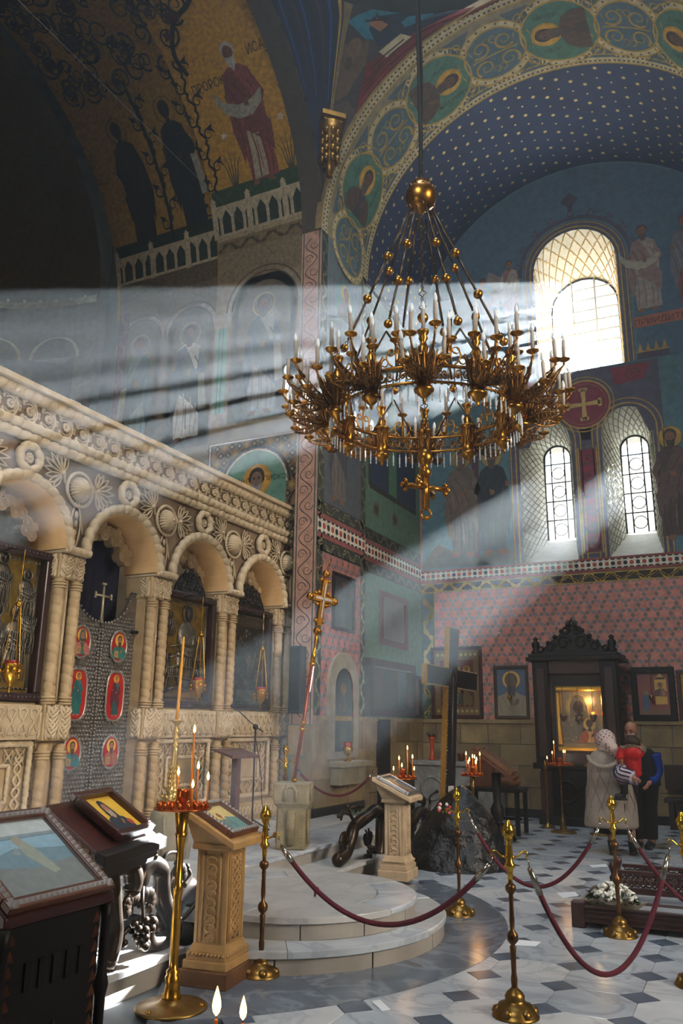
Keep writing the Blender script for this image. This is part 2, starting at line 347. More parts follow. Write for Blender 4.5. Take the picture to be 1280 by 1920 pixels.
# solea: two low levels and the round ambo -------------------------------------
def steps(name, label, slabs, parent=None):
    base = None
    for k, (pts, z0, z1) in enumerate(slabs):
        b = M(); b.prism(pts, z0, z1)
        if k == 0 and parent is None: base = struct(b.build(name, marble_w, bevel=.006), label); parent = base
        else: b.build('step_slab', marble_w, parent, bevel=.006)
    return parent
sol = []
y = 2.6
rnd = random.Random(5)
for y0, y1, xe in ((2.6, 4.0, -3.56), (4.0, 5.3, -3.56), (5.3, 6.6, -3.7), (6.6, 7.6, -3.85), (7.6, 8.7, -3.98), (8.7, 9.8, -3.98), (9.8, 10.75, -3.98)):
    sol.append(([(-4.47, y0+.002), (xe, y0+.002), (xe, y1-.002), (-4.47, y1-.002)], .115, .15))
m = M(); m.box2((-4.46, 2.6, -.03), (-3.585, 6.5, .114)); m.box2((-4.46, 6.5, -.03), (-4.01, 10.75, .114)); m.box2((-4.9, 5.3, -.03), (-3.72, 6.6, .12)); m.box2((-11, 2.6, -.03), (-4.45, 11.55, .264))
solea = struct(m.build('floor_solea', mat('marble_riser', '#a8a298', .4, col2='#8f8a82', vs=3), bevel=.004), 'raised two-level marble platform before the icon screen')
sol.append(([(-4.46, 4.95), (-3.3, 4.95), (-3.3, 7.5), (-4.46, 7.5)], .1, .145)); sol.append(([(-4.46, 5.3), (-3.5, 5.3), (-3.5, 7.1), (-4.46, 7.1)], .2, .293))
steps('x', '', sol, solea)
y0 = 2.6
while y0 < 11.4:
    y1 = min(y0+1.1, 11.55)
    for x0, x1 in ((-4.42, -5.2), (-5.2, -5.85), (-5.85, -6.6)):
        b = M(); b.box2((x1+.002, y0+.002, .264), (x0-.002, y1-.002, .3)); b.build('platform_slab', marble if rnd.random() < .6 else marble_w, solea, bevel=.003)
    y0 = y1
def disc(name, label, c, R, z0, z1, nseg, inner=None):
    b = M(); b.prism(arc(c[0], c[1], R-.045, 0, 354, 59), z0, z1-.05)
    o = struct(b.build(name, mat('marble_riser'), fixn=True), label)
    for k in range(7):                                        # riser stones
        a0 = -2.1+k*.52; pp = arc(c[0], c[1], R-.02, degrees(a0+.004), degrees(a0+.516), 8)+arc(c[0], c[1], R-.08, degrees(a0+.516), degrees(a0+.004), 8)
        b = M(); b.prism(pp, z0, z1-.045); b.build('riser_stone', mat('marble_riser'), o, bevel=.004, fixn=True)
    for k in range(nseg):
        a0 = -pi+k*2*pi/nseg+.35; wedge(a0, a0+2*pi/nseg, inner or .05, R, z1-.045, z1, c, 14).build('tread_slab', marble_w if k % 2 else marble, o, bevel=.014, fixn=True)
    if inner: b = M(); b.prism(arc(c[0], c[1], inner-.003, 0, 354, 59), z1-.045, z1-.001); b.build('centre_slab', marble_w, o, fixn=True)
    return o
disc('ambo_step', 'lower round marble step of the ambo', (-3.64, 6.25), 1.36, -.03, .15, 7, .6)
disc('ambo_top_step', 'upper round marble step of the ambo with an engraved circle', (-3.42, 6.2), .94, .15, .3, 5, .62)
# window wall -----------------------------------------------------------------
WIN = [  # inner x0,x1,z0,spring ; outer x0,x1,z0,spring
    ((-3.23, -1.53, 8.6, 10.97), (-3.12, -1.68, 8.95, 10.6)),
    ((-3.72, -2.66, 4.72, 7.12), (-3.47, -2.91, 5.42, 7.2)),
    ((-2.09, -1.13, 4.72, 7.2), (-1.89, -1.33, 5.42, 7.2))]
YO = 16.9
lun = [(XE-.1, 0), (1.14, 0), (1.14, ZS)]+arc(XC, ZS, RA+.06, 0, 180, 40)+[(XE-.1, ZS)]
m = M(); m.holed(lun, [archpoly(*w[0]) for w in WIN], lambda x, z: (x, YB, z), '#4b6f78')
wsouth = struct(m.build('wall_south', fresco), 'tall window wall with pink star pattern below and teal frescoes above')
m = M(); m.holed([(-17, -.1), (9.4, -.1), (9.4, 19), (-17, 19)], [archpoly(*w[1]) for w in WIN], lambda x, z: (x, YO, z)); m.build('outer_face', plaster, wsouth)
m = M(); m.box2((-4.3, YO+.01, 7.75), (-.5, YO+1.2, 7.95)); m.build('sun_block_ledge', plaster, wsouth)  # ledge added outside the panes to cut off the upper sun rays
iron = mat('iron', '#15161a', .5, .6)
glass = mat('pane_glass', '#eef6ff', .05, alpha=.12)
for k, (a, b) in enumerate(WIN):
    A = archpoly(*a, n=20); B = archpoly(*b, n=20); w = M(); n = len(A)
    w.add([(x, YB, z) for x, z in A]+[(x, YO, z) for x, z in B], [(i, (i+1) % n, n+(i+1) % n, n+i) for i in range(n)], smooth=False)
    wo = struct(w.build('window_%d' % (k+1), mat('reveal', '#c9c4b4', .7, var=.1)), ['large arched window high in the window wall', 'narrow arched window beside the painted cross panel', 'narrow arched window near the standing robed figures'][k])
    # tracery painted on the splays
    p = Paint(lambda u, v, h: (u, v, h), h0=0)
    def sp(i, t, h=0.):
        i0 = int(i) % n; i1 = (i0+1) % n; fr = i-int(i); q = lambda L, Y: V((L[i0][0]*(1-fr)+L[i1][0]*fr, Y, L[i0][1]*(1-fr)+L[i1][1]*fr))
        e = q(A, YB)*(1-t)+q(B, YO)*t; c = V(((a[0]+a[1])/2, e.y, min(e.z, a[3]) if i0 > 1 else e.z+1)); return e+(c-e).normalized()*(.006+h)
    w = M()
    lead = '#8f8a6d' if k else '#b08a3c'
    for i in range(2, n-1):
        for t in range(6):
            t0, t1 = t/6, (t+1)/6; s0, s1 = (i, i+1) if (i+t) % 2 else (i+1, i)
            pts = [sp(s0+(s1-s0)*q/4 if True else 0, t0+(t1-t0)*q/4) for q in range(5)]
            w.tube(pts, .011, 4, col=lead, flat=.5)
            if k == 0: c = sp(i+.5, (t0+t1)/2); w.tube([c+V((0, .04*cos(q), .04*sin(q))) for q in [x*1.05 for x in range(6)]], .008, 4, closed=True, col='#c79a48', flat=.5)
    for i0 in (1, n-1):                # the two jambs below the springing: net of lozenges
        zs = 14
        for r in range(zs):
            for t in range(4):
                for d in (0, 1):
                    pts = []
                    for q in range(4):
                        tt = (t+q/3)/4; rr = (r+(q/3 if d else 1-q/3))/zs
                        lo = V((a[1], YB, a[2])) if i0 == 1 else V((a[0], YB, a[2])); hi = V((lo.x, YB, a[3]))
                        lo2 = V((b[1], YO, b[2])) if i0 == 1 else V((b[0], YO, b[2])); hi2 = V((lo2.x, YO, b[3]))
                        e = (lo*(1-rr)+hi*rr)*(1-tt)+(lo2*(1-rr)+hi2*rr)*tt; e.x += -.006 if i0 == 1 else .006; pts.append(e)
                    w.tube(pts, .009, 4, col=lead, flat=.5)
    w.build('splay_tracery', mat('tracery', attr=True, rough=.6), wo)
    x0, x1, z0, zs = b; gl = M(); pp = archpoly(*b); gl.add([(x, YO-.04, z) for x, z in pp], [tuple(range(len(pp)))]); gl.build('pane', glass, wo)
    r = (x1-x0)/2; fr = M(); br = .016 if k else .03; iron_k = iron if k else mat('white_bar', '#d8d8d4', .6)
    fr.tube([(x, YO-.08, z) for x, z in pp], .026, 6, closed=True); fr.build('frame', iron, wo)
    bars = [x0+(x1-x0)*t for t in ((.25, .75) if k else (.33, .67))]
    for x in bars: q = M(); q.tube([(x, YO-.08, z0), (x, YO-.08, zs+sqrt(max(0, r*r-(x-(x0+x1)/2)**2)))], br, 6); q.build('bar', iron_k, wo)
    nz = 5 if k else 9
    for i in range(1, nz): z = z0+(zs+r-z0)*i/nz; q = M(); q.tube([(x0, YO-.08, z), (x1, YO-.08, z)], br if k else .034, 6); q.build('bar', iron_k, wo)
    if k:
        for i in range(4):
            z = z0+(zs+r-z0)*(i+.5)/nz; q = M(); q.tube([((x0+x1)/2+.13*cos(t*.4), YO-.08, z+.13*sin(t*.4)) for t in range(16)], .012, 5, closed=True); q.build('ring_bar', iron, wo)
# paintings on the window wall
BW = lambda u, v, h: (u, YB-h, v)
p = Paint(BW)
L0, R0 = XE-.1, 1.12
def star_field(p, x0, x1, z0, z1, bgc, sc, gc, bc, k=0, st=.215):
    p.rect(x0, z0, x1, z1, bgc, k); rh = st*.866; j = 0; z = z0+.02
    while z < z1-.08:
        x = x0+.06+(st/2 if j % 2 else 0)
        while x < x1-.05:
            p.star(x, z, .112, sc, k+1, 6, .62, pi/6); p.star(x+st/2, z, .04, gc, k+2, 4, .85)
            for e in (-1, 1): p.star(x+e*st/4, z+rh/2, .036, bc if e > 0 else gc, k+2, 3 if e > 0 else 4, .8)
            x += st
        z += rh; j += 1
star_field(p, L0+.31, R0, 1.72, 4.27, '#a3807a', '#c98474', '#7a716c', '#7d8890')
p.rect(L0, 1.72, L0+.3, 4.3, '#4c5a50', 1)
p.rect(L0, 4.26, R0, 4.44, '#241d12', 2); p.rect(L0, 4.25, R0, 4.27, '#b3913e', 3); p.rect(L0, 4.42, R0, 4.44, '#b3913e', 3)
def scroll_band(p, x0, x1, z, w, col, k, vert=False, step=None):
    step = step or w*1.25; n = int((x1-x0)/step)
    f = (lambda a, b: (b, a)) if vert else (lambda a, b: (a, b))
    for i in range(n):
        a = x0+(i+.5)*step; e = 1 if i % 2 else -1
        p.line([f(a-step/2+step*t/6, z+e*w*.34*cos(pi*t/6)) for t in range(7)], w*.18, col, k)
        p.poly([f(a+w*dx, z+e*w*dy) for dx, dy in ((-.12, -.05), (.1, -.42), (.5, -.44), (.62, -.25), (.36, -.08), (.12, .1))], col, k)
        p.poly([f(a+w*dx, z+e*w*dy) for dx, dy in ((-.6, .42), (-.3, .02), (-.08, .12), (-.05, .3), (-.2, .44))], col, k)
scroll_band(p, L0, R0, 4.345, .16, '#c9a24a', 3)
scroll_band(p, 1.75, 4.25, L0+.15, .24, '#b9a15c', 2, True)
p.rect(L0+.29, 1.72, L0+.31, 4.26, '#b3913e', 3)
def hex_band(p, x0, x1, z0, z1, k):
    p.rect(x0, z0, x1, z1, '#d8cdb6', k); w = z1-z0; st = w*.62; n = int((x1-x0)/st)+1; c = (z0+z1)/2
    for i in range(n):
        x = x0+(i+.5)*st
        if x > x1-st*.4: break
        p.poly(arc(x, c, w*.24, 30, 330, 5), '#a8412e' if i % 2 else '#1c2430', k+1)
        for e in (1, -1): p.poly([(x-st*.42, c+e*w*.5), (x+st*.42, c+e*w*.5), (x+st*.25, c+e*w*.36), (x-st*.25, c+e*w*.36)], '#1c2430', k+1)
        if i < n-1: p.poly([(x+st/2, c+w*.2), (x+st/2+.02, c), (x+st/2, c-w*.2), (x+st/2-.02, c)], '#e6dcc6', k+2)
p.rect(L0, 4.45, R0, 4.72, '#8a4238', 2); hex_band(p, L0, R0, 4.5, 4.68, 3)
# frames round the windows, red panel with roundel, border strips
def frame(p, pts, w, col, k): p.line(list(pts)+[pts[0]], w, col, k)
slate, gold, red = '#4d4a5c', '#b08b42', '#7d2132'
for w in WIN:
    a = w[0]; i_ = archpoly(a[0]-.001, a[1]+.001, a[2], a[3], 24); o_ = archpoly(a[0]-.2, a[1]+.2, a[2], a[3], 24)
    for j in range(1, len(i_)-0): p.poly([i_[j], i_[(j+1) % len(i_)], o_[(j+1) % len(i_)], o_[j]], slate, 1)
p.rect(-2.66, 4.74, -2.09, 8.0, slate, 0); p.rect(-3.92, 7.72, -.93, 8.58, slate, 0); p.poly([(-3.72-.2, 7.1), (-3.5, 7.1), (-3.3, 7.6), (-3.0, 7.72), (-3.92, 7.73)], slate, 0); p.poly([(-.93, 7.1), (-1.2, 7.1), (-1.4, 7.65), (-1.7, 7.72), (-.93, 7.73)], slate, 0)
p.poly([(-2.66, 7.1), (-2.09, 7.1), (-2.2, 7.73), (-2.8, 7.73)], slate, 0)
for w in WIN:
    a = w[0]; o = archpoly(a[0]-.07, a[1]+.07, a[2]-.0, a[3], 24); p.line(o[1:]+[o[0]], .03, gold, 2)
    o = archpoly(a[0]-.17, a[1]+.17, a[2]-.0, a[3], 24); p.line(o[1:]+[o[0]], .022, gold, 2)
p.rect(-2.52, 4.85, -2.23, 6.9, red, 2); frame(p, [(-2.55, 4.82), (-2.2, 4.82), (-2.2, 6.95), (-2.55, 6.95)], .025, gold, 3)
for i in range(6):
    z = 5.0+i*.34; p.spiral(-2.375, z, .13, i % 2*pi, 1.2, .03, '#2c3a44', 3, 1 if i % 2 else -1); p.star(-2.375, z, .04, '#34262c', 4, 4, .5)
p.circ(-2.375, 7.85, .5, red, 3); p.ring(-2.375, 7.85, .52, .035, gold, 4); p.ring(-2.375, 7.85, .59, .02, gold, 4); p.ring(-2.375, 7.85, .44, .012, '#8d6a50', 4)
for dx, dy in ((0, 1), (0, -1), (1, 0), (-1, 0)):
    p.poly([(-2.375+dx*.04-dy*.035, 7.85+dy*.04-dx*.035), (-2.375+dx*.04+dy*.035, 7.85+dy*.04+dx*.035), (-2.375+dx*.3+dy*.05, 7.85+dy*.3+dx*.05), (-2.375+dx*.3-dy*.05, 7.85+dy*.3-dx*.05)], '#c9a860', 5)
    for e in (-1, 0, 1): p.circ(-2.375+dx*.31+(dy*e*.05), 7.85+dy*.31+(dx*e*.05), .04, '#c9a860', 5, n=10)
p.rect(-2.41, 7.81, -2.34, 7.89, '#c9a860', 6)
for e in (-1, 1):
    p.poly([(-2.375+e*.62, 8.15), (-2.375+e*1.15, 8.2), (-2.375+e*1.3, 8.52), (-2.375+e*.55, 8.52)], red, 3); p.spiral(-2.375+e*.95, 8.32, .15, 0, 1.5, .03, '#34313f', 4, e)
# crest over the big window and crown
for i in range(9):
    x, z = arc(-2.38, 10.97, 1.2, 10, 170, 8)[i]; p.poly([(x-.1, z), (x, z+.16), (x+.1, z)], '#3d3c52', 2); p.circ(x, z+.05, .05, '#57536b', 3, n=8)
p.line(arc(-2.38, 10.97, 1.14, 0, 180, 24), .09, '#403e57', 1)
p.star(-2.38, 12.55, .2, '#3a3950', 2, 4, .72); p.rect(-2.43, 12.1, -2.33, 12.5, '#3a3950', 2)
for i in range(4): p.poly([(-1.28+i*.15, 8.75), (-1.28+i*.15+.05, 8.95), (-1.18+i*.15, 8.75)], gold, 3)
p.rect(-1.3, 8.6, -.7, 8.75, '#3f3b50', 3); p.rect(-1.3, 8.74, -.7, 8.77, gold, 4)
# figures
p.saint(-4.95, 4.95, 2.35, '#5d5448', '#6a5a4d', '#8f7a45', k=2, beard='#5c5148'); p.saint(-4.3, 4.95, 2.3, '#26313a', '#1f2a33', '#9a8348', k=2, beard='#463d36', flip=-1)
p.poly([(-4.72, 4.9), (-4.6, 4.9), (-4.58, 7.0), (-4.45, 7.5), (-4.55, 7.5), (-4.66, 7.2), (-4.8, 7.55), (-4.88, 7.5), (-4.73, 7.0)], '#4c3038', 2)
for x, zz, hh in ((-5.4, 4.75, .5), (-4.9, 4.75, .35), (-4.2, 4.75, .45)): p.poly([(x-.5, zz), (x+.5, zz), (x+.2, zz+hh*.7), (x-.1, zz+hh), (x-.35, zz+hh*.5)], '#54504a', 1)
p.saint(-.85, 4.95, 2.2, '#4a3a36', '#5a4642', '#b08b42', k=2, beard='#3a3029', flip=-1); p.saint(-.2, 4.95, 2.3, '#3d4a50', '#58503f', '#b08b42', k=2)
p.saint(-1.0, 9.6, 2.0, '#9a8d86', '#8a6f6a', None, k=2, beard='#55433a', scroll=1)
p.saint(-.2, 9.6, 2.0, '#7a4a44', '#6d6a74', None, k=2, hair='#5b3a2a'); p.saint(-3.75, 10.1, 1.4, '#8b6a62', '#a8978a', None, k=2, flip=-1); p.saint(-4.35, 9.7, 1.5, '#5e6c78', '#7b6660', None, k=2)
for x, z, e in ((-3.75, 10.95, -1), (-4.35, 10.6, 1)): p.poly([(x, z), (x+e*.45, z+.35), (x+e*.55, z+.1), (x+e*.35, z-.1), (x+e*.5, z-.25), (x+e*.15, z-.15)], '#8d8076', 1)
p.poly([(-1.3, 9.28), (1.1, 9.28), (1.1, 9.52), (-1.3, 9.52)], '#a5604a', 2); p.text('ПРИИДИТЕ БЛАГОСЛОВЕННIИ', 0.0, 9.33, .17, '#4a2a22', 3)
p.line([(L0+.02, 4.75), (L0+.02, 9.9)], .05, '#a06a58', 2)
p.build('wall_painting', wsouth)
# lunette blue ground
p = Paint(BW, h0=.002); p.poly([(-5.75, 9.0), (.98, 9.0), (.98, 9.9)]+arc(XC, ZS, RA-.02, 0, 180, 30)[1:-1]+[(-5.75, 9.9)], '#3f5f78', 0)
p.m = M(); p.m.holed([(-5.8, 8.59), (1.0, 8.59), (1.0, 9.9)]+arc(XC, ZS, RA-.01, 0, 180, 30)[1:-1]+[(-5.8, 9.9)], [archpoly(-3.5, -1.27, 8.6, 10.97)], lambda x, z: (x, YB-.0025, z), '#415f76'); p.build('lunette_ground', wsouth)
# stone blocks of the wainscot
def ashlar(parent, fn, u0, u1, z0, z1, course, lens, seed, gaps=()):
    r = random.Random(seed); z = z0; k = 0
    while z < z1-.05:
        zt = min(z+course, z1); u = u0-(r.random()*.4)
        while u < u1:
            w = r.uniform(*lens); a, b = max(u, u0), min(u+w, u1)
            if b-a > .06 and not any(g0 < (a+b)/2 < g1 and z < gz for g0, g1, gz in gaps):
                d = r.uniform(.02, .03); q = M(); e = .003
                q.add([fn(a+e, z+e, 0), fn(b-e, z+e, 0), fn(b-e, zt-e, 0), fn(a+e, zt-e, 0), fn(a+e*2, z+e*2, d), fn(b-e*2, z+e*2, d), fn(b-e*2, zt-e*2, d), fn(a+e*2, zt-e*2, d)],
                      [(4, 5, 6, 7), (0, 1, 5, 4), (1, 2, 6, 5), (2, 3, 7, 6), (3, 0, 4, 7)])
                q.build('stone_block', [stone, mat('ashlar_b', '#9a8560', .8, col2='#877350', vs=4, bump=.4, bs=25), mat('ashlar_c', '#8f7b58', .82, col2='#6f5f45', vs=3, bump=.4, bs=35)][r.randrange(3)], parent)
            u += w
        z = zt; k += 1
ashlar(wsouth, BW, L0, R0, .14, 1.66, .38, (.5, .95), 2)
q = M(); q.box2((L0, YB-.06, 1.66), (R0, YB, 1.73)); q.build('dado_rail', stone, wsouth)
q = M(); q.box2((L0, YB-.05, 0), (R0, YB-.001, .14)); struct(q.build('baseboard_south', mat('base_black', '#1b1a19', .4)), 'black skirting along the window wall')
# east wall of the arm and the pier ------------------------------------------------
m = M(); m.box2((XE-.6, 12.6, -.03), (XE-.1, YB+.1, ZS)); m.box2((-6.2, 10.78, -.03), (XE, 12.6, ZS)); m.box2((-6.5, 11.58, -.03), (XE-.1, 12.6, ZS))
wpier = struct(m.build('wall_pier', mat('pier_plaster', '#57705f', .8, var=.15, vs=3)), 'painted pier and green side wall beside the icon screen')
EP = lambda u, v, h: (XE+h, u, v); EG = lambda u, v, h: (XE-.1+h, u, v); FP = lambda u, v, h: (u, 10.78-h, v)
p = Paint(EP); Y0, Y1 = 10.79, 12.59
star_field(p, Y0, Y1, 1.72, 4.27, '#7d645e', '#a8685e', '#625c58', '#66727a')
for a, b in ((Y0, Y0+.2), (Y1-.2, Y1)):
    p.rect(a, 1.72, b, 9.9, '#31332a', 2); scroll_band(p, 1.75, 9.85, (a+b)/2, .17, '#8f8a66', 3, True)
for z in (4.24, 4.86): p.rect(Y0, z, Y1, z+.2, '#2a2a24', 2); scroll_band(p, Y0, Y1, z+.1, .17, '#8f8a66', 3)
p.rect(Y0, 4.45, Y1, 4.85, '#8a4a44', 3); hex_band(p, Y0, Y1, 4.53, 4.77, 4)
p.rect(Y0+.2, 5.06, Y1-.2, 7.6, '#4b4e52', 2); p.saint(11.5, 5.15, 2.2, '#6a6058', '#3d3a40', '#8f7a45', k=3, beard='#7a7066'); 
for i in range(9): p.line([(Y0+.3+i*.15, 7.7), (Y0+.3+i*.15, 9.7)], .03, '#5f6c70', 3)
p.rect(Y0+.2, 7.6, Y1-.2, 9.9, '#6b7478', 2); p.circ(11.7, 8.9, .42, '#5a7a78', 4); p.bust(11.7, 8.55, .75, '#4a4038', '#5d4c40', '#a8853f', k=5, beard='#5c5148')
p.rect(Y0, .3, Y1, 1.72, '#8a7756', 0); p.build('pier_painting', wpier)
p = Paint(FP); p.rect(-6.19, 1.6, -5.801, 9.9, '#a07a66')
for z in [1.7+i*.26 for i in range(31)]:
    e = 1 if int(z*100/26) % 2 else -1
    p.line([(-6.0+e*.11*sin(t*pi/6), z+.26*t/6) for t in range(7)], .014, '#2b221d', 1); p.spiral(-6.0-e*.05, z+.13, .085, 0, 1.3, .014, '#2b221d', 1, e)
for x in (-6.15, -5.84): p.line([(x, 1.6), (x, 9.9)], .02, '#33423c', 1)
p.build('strip_painting', wpier)
ashlar(wpier, FP, -6.2, -5.8, .3, 1.6, .43, (.4, .41), 4)
p = Paint(EG); p.rect(12.61, 1.72, 15.59, 9.9, '#56735f')
p.rect(12.61, 4.25, 15.59, 4.45, '#23241f', 1); p.rect(12.61, 4.45, 15.59, 4.85, '#7f4640', 1); hex_band(p, 12.61, 15.59, 4.53, 4.77, 2); p.rect(12.61, 4.86, 15.59, 5.06, '#23241f', 1)
scroll_band(p, 12.61, 15.59, 4.35, .17, '#6d6a50', 2); scroll_band(p, 12.61, 15.59, 4.96, .17, '#6d6a50', 2)
for yy in (13.3, 14.2): p.star(yy, 5.5, .16, '#5a4a2e', 1, 8, .7); p.star(yy, 5.5, .1, '#3a2f1e', 2, 8, .6)
p.rect(13.0, 5.9, 15.3, 8.2, '#23304a', 1); frame(p, [(13.0, 5.9), (15.3, 5.9), (15.3, 8.2), (13.0, 8.2)], .12, '#2d2a22', 2); p.rect(13.9, 5.95, 14.3, 8.1, '#4f7a5a', 2)
p.rect(12.61, 0, 15.59, 1.72, '#8a7756', 0); p.build('side_wall_painting', wpier)
ashlar(wpier, EP, Y0, Y1, .42, 1.66, .4, (.45, .8), 8); ashlar(wpier, EG, 12.61, 15.5, .1, 1.66, .4, (.45, .8), 9, gaps=((13.25, 13.75, 1.7),))
q = M(); q.box2((XE, Y0, .3), (XE+.02, Y1, .44)); q.box2((XE-.1, 12.61, 0), (XE-.06, YB, .14)); struct(q.build('baseboard_east', mat('base_black')), 'black skirting at the foot of the pier')
for a, b, x in ((Y0, Y1, XE), (12.61, YB, XE-.1)): q = M(); q.box2((x, a, 1.66), (x+.045, b, 1.73)); q.build('dado_rail', stone, wpier)
# right-hand wall of the arm (mostly out of sight) and vaults -----------------------
m = M(); m.box2((1.04, 10.78, -.03), (1.6, YB+.1, ZS)); struct(m.build('wall_west_arm', mat('pier_plaster')), 'green painted wall of the arm opposite the pier')
def cyl_y(u, v, h, R=RA): a = v/RA; return (XC-(R-h)*cos(a), u, ZS+(R-h)*sin(a))
m = M(); m.grid(lambda s, t: cyl_y(12.66+s*(YB+.05-12.66), t*pi*RA, 0, RA+.03), 6, 60, '#16305e')
vault = struct(m.build('ceiling_vault', mat('vault_blue', attr=True, rough=.7, var=.18, vs=2)), 'deep blue barrel vault scattered with gilt stars')
p = Paint(lambda u, v, h: cyl_y(u, v, h, RA+.03)); r = random.Random(4)
for i in range(11):
    for j in range(44):
        u, v = 12.82+i*.26+(.13 if j % 2 else 0), .12+j*.242
        if u < YB-.05: p.star(u, v, .05 if (i+j//2) % 2 else .028, '#d8bd7c', 0, 6, .48, r.random())
p.build('gilt_stars', vault, mat('star_gold', attr=True, rough=.5, metal=.25), kind='stuff')
# soffit arch with medallions
m = M(); m.grid(lambda s, t: cyl_y(10.74+s*1.93, t*pi*RA, 0), 4, 60, '#b09a72'); m.grid(lambda s, t: (XC-(RA+s*.12)*cos(t*pi), 10.74, ZS+(RA+s*.12)*sin(t*pi)), 1, 60, '#7a6440')
m.grid(lambda s, t: (XC-(RA+s*.12)*cos(t*pi), 12.67, ZS+(RA+s*.12)*sin(t*pi)), 1, 60, '#7a6440')
sof = struct(m.build('ceiling_arch', fresco), 'broad crossing arch painted with medallions of saints')
p = Paint(cyl_y, .16); c = 11.8; st = pi*RA/9.3
p.m.grid(lambda s, t: cyl_y(10.9+s*1.6, t*pi*RA, .002), 4, 60, '#9d8f72')
for i in range(62):
    v = i*pi*RA/62
    for u in (10.86, 12.55):
        p.rect(u-.1, v, u+.1, v+pi*RA/62, '#d6c79c', 0)
        for q in (-.05, .05):
            for w in (.06, .14): p.star(u+q, v+w, .038, '#4d2c22', 1, 4, .4, pi/4)
for u in (10.75, 10.965, 12.445, 12.66): p.line([(u, t*pi*RA/40) for t in range(41)], .028, '#c09a48', 2)
rob = ['#3a3a42', '#4a3a34', '#46322e', '#35424a', '#3f3a30', '#4a3a34']
nm = ['СОФОНIЯ', 'АВВАКУМЪ', 'МИХЕЙ', 'IОИЛЬ', 'НАУМЪ', 'АГГЕЙ']
for i in range(11):
    v = .22+i*st; big = i % 2 == 1
    if i > 9: break
    R = .67 if big else .55
    p.circ(c, v, R+.13, '#d6c79c', 2, n=30); p.ring(c, v, R+.135, .025, '#c09a48', 3); p.ring(c, v, R+.02, .035, '#c09a48', 4)
    for t in range(22):
        a = 2*pi*t/22; p.star(c+(R+.07)*cos(a), v+(R+.07)*sin(a), .036, '#4d2c22', 3, 4, .4)
    if big:
        p.circ(c, v, R, '#4c7a68', 3, n=30); s_ = 1
        ang = pi/2 if v > pi*RA/2 else -pi/2
        ang = 0. if v < pi*RA/2 else pi
        p.bust(c+.5*sin(ang), v-.5*cos(ang), 1.05, rob[i//2], '#5a4234', '#c99a3c', '#6a4632', k=5, beard='#54463a', a=ang)
        p.text(nm[i//2], c+.36*cos(ang)-.18*sin(ang), v+.36*sin(ang)+.18*cos(ang), .11, '#2a2a22', 6, ang-pi/2); p.text('СВ.ПР.', c-.4*cos(ang)-.18*sin(ang), v-.4*sin(ang)+.18*cos(ang), .1, '#2a2a22', 6, ang-pi/2)
    else:
        p.circ(c, v, R, '#4d6a78', 3, n=30)
        for e in (-1, 1):
            for f in (-1, 1): p.spiral(c+e*.22, v+f*.22, .19, pi/4*f, 1.35, .05, '#b5954e', 5, e*f); p.spiral(c+e*.33, v+f*.06, .09, 0, 1, .025, '#b5954e', 5, e)
        p.line([(c, v-.42), (c, v+.42)], .03, '#b5954e', 5)
    for e in (-1, 1):
        p.poly([(c+e*.72, v+st/2-.3), (c+e*.72, v+st/2+.3), (c+e*.3, v+st/2)], '#56646c', 2)
        p.spiral(c+e*.52, v+st/2, .13, 0, 1.2, .03, '#b09a5a', 3, e); p.spiral(c+e*.34, v+st/2, .07, 0, 1, .02, '#b09a5a', 3, -e)
p.build('arch_painting', sof)
# pendentive -----------------------------------------------------------------
RS = RA*sqrt(2)
def pend(s, t, h=0.):
    e = (.002+.998*t)*pi/4; r = (RS-h)*cos(e); tm = pi/4-acos(min(1, RA/(RS*cos(e)))); th = radians(135)+(1-2*s)*tm
    return (XC+r*cos(th), YC+r*sin(th)+.02, ZS+(RS-h)*sin(e))
m = M(); m.grid(lambda s, t: pend(1-s, t), 30, 24, '#3a3330')
pd = struct(m.build('ceiling_pendentive', fresco), 'curved pendentive painted with a seated writing evangelist')
p = Paint(lambda u, v, h: pend(min(max(u, 0.), 1.), min(max(v, 0.), 1.), h), .09)
p.rect(0, .3, .46, 1, '#1d2438'); p.rect(.5, .2, .98, 1, '#3d3a38', 0)
p.poly([(.5, .93), (.57, 1.), (.78, 1.), (.8, .9), (.63, .88)], '#2f7486', 1); p.poly([(.5, .84), (.65, .88), (.72, .78), (.66, .64), (.52, .6), (.49, .73)], '#5f4c3a', 2); p.circ(.58, .83, .05, '#6a543e', 3, n=12); p.circ(.57, .77, .03, '#4a3a2c', 4, n=10)
p.poly([(.6, .97), (.66, 1.), (.86, 1.), (.86, .9), (.72, .86), (.62, .92)], '#25303f', 3)
p.poly([(.84, 1.), (.985, 1.), (.985, .6), (.93, .56), (.8, .66), (.74, .76), (.8, .86), (.86, .93)], '#7c2a26', 4); p.poly([(.72, .78), (.8, .85), (.9, .7), (.84, .62)], '#6b2420', 5)
p.poly([(.755, .84), (.79, .92), (.865, .91), (.84, .82)], '#c2b48e', 6); p.poly([(.6, .94), (.68, .92), (.69, .95), (.62, .97)], '#9a6a48', 5); p.line([(.58, .95), (.66, .97)], .008, '#2a1c14', 6)
for a in ((.8, .7, .9, .98), (.86, .64, .95, .95), (.78, .76, .84, .9), (.92, .6, .97, .9), (.83, .68, .87, .84)): p.line([(a[0], a[1]), (a[2], a[3])], .012, '#451512', 7)
p.poly([(.5, .3), (.97, .3), (.93, .56), (.7, .62), (.5, .58)], '#54483e', 2); p.text('СВ.', .62, .5, .05, '#8f8676', 4, sx=1.6); p.text('МАРКЪ', .7, .43, .05, '#8f8676', 4, sx=1.6)
for i in range(7): p.line([(.04+i*.06, .6+.02*(i % 3)), (.08+i*.055, .99)], .014, ['#22407a', '#171c2a', '#3a2a34'][i % 3], 2)
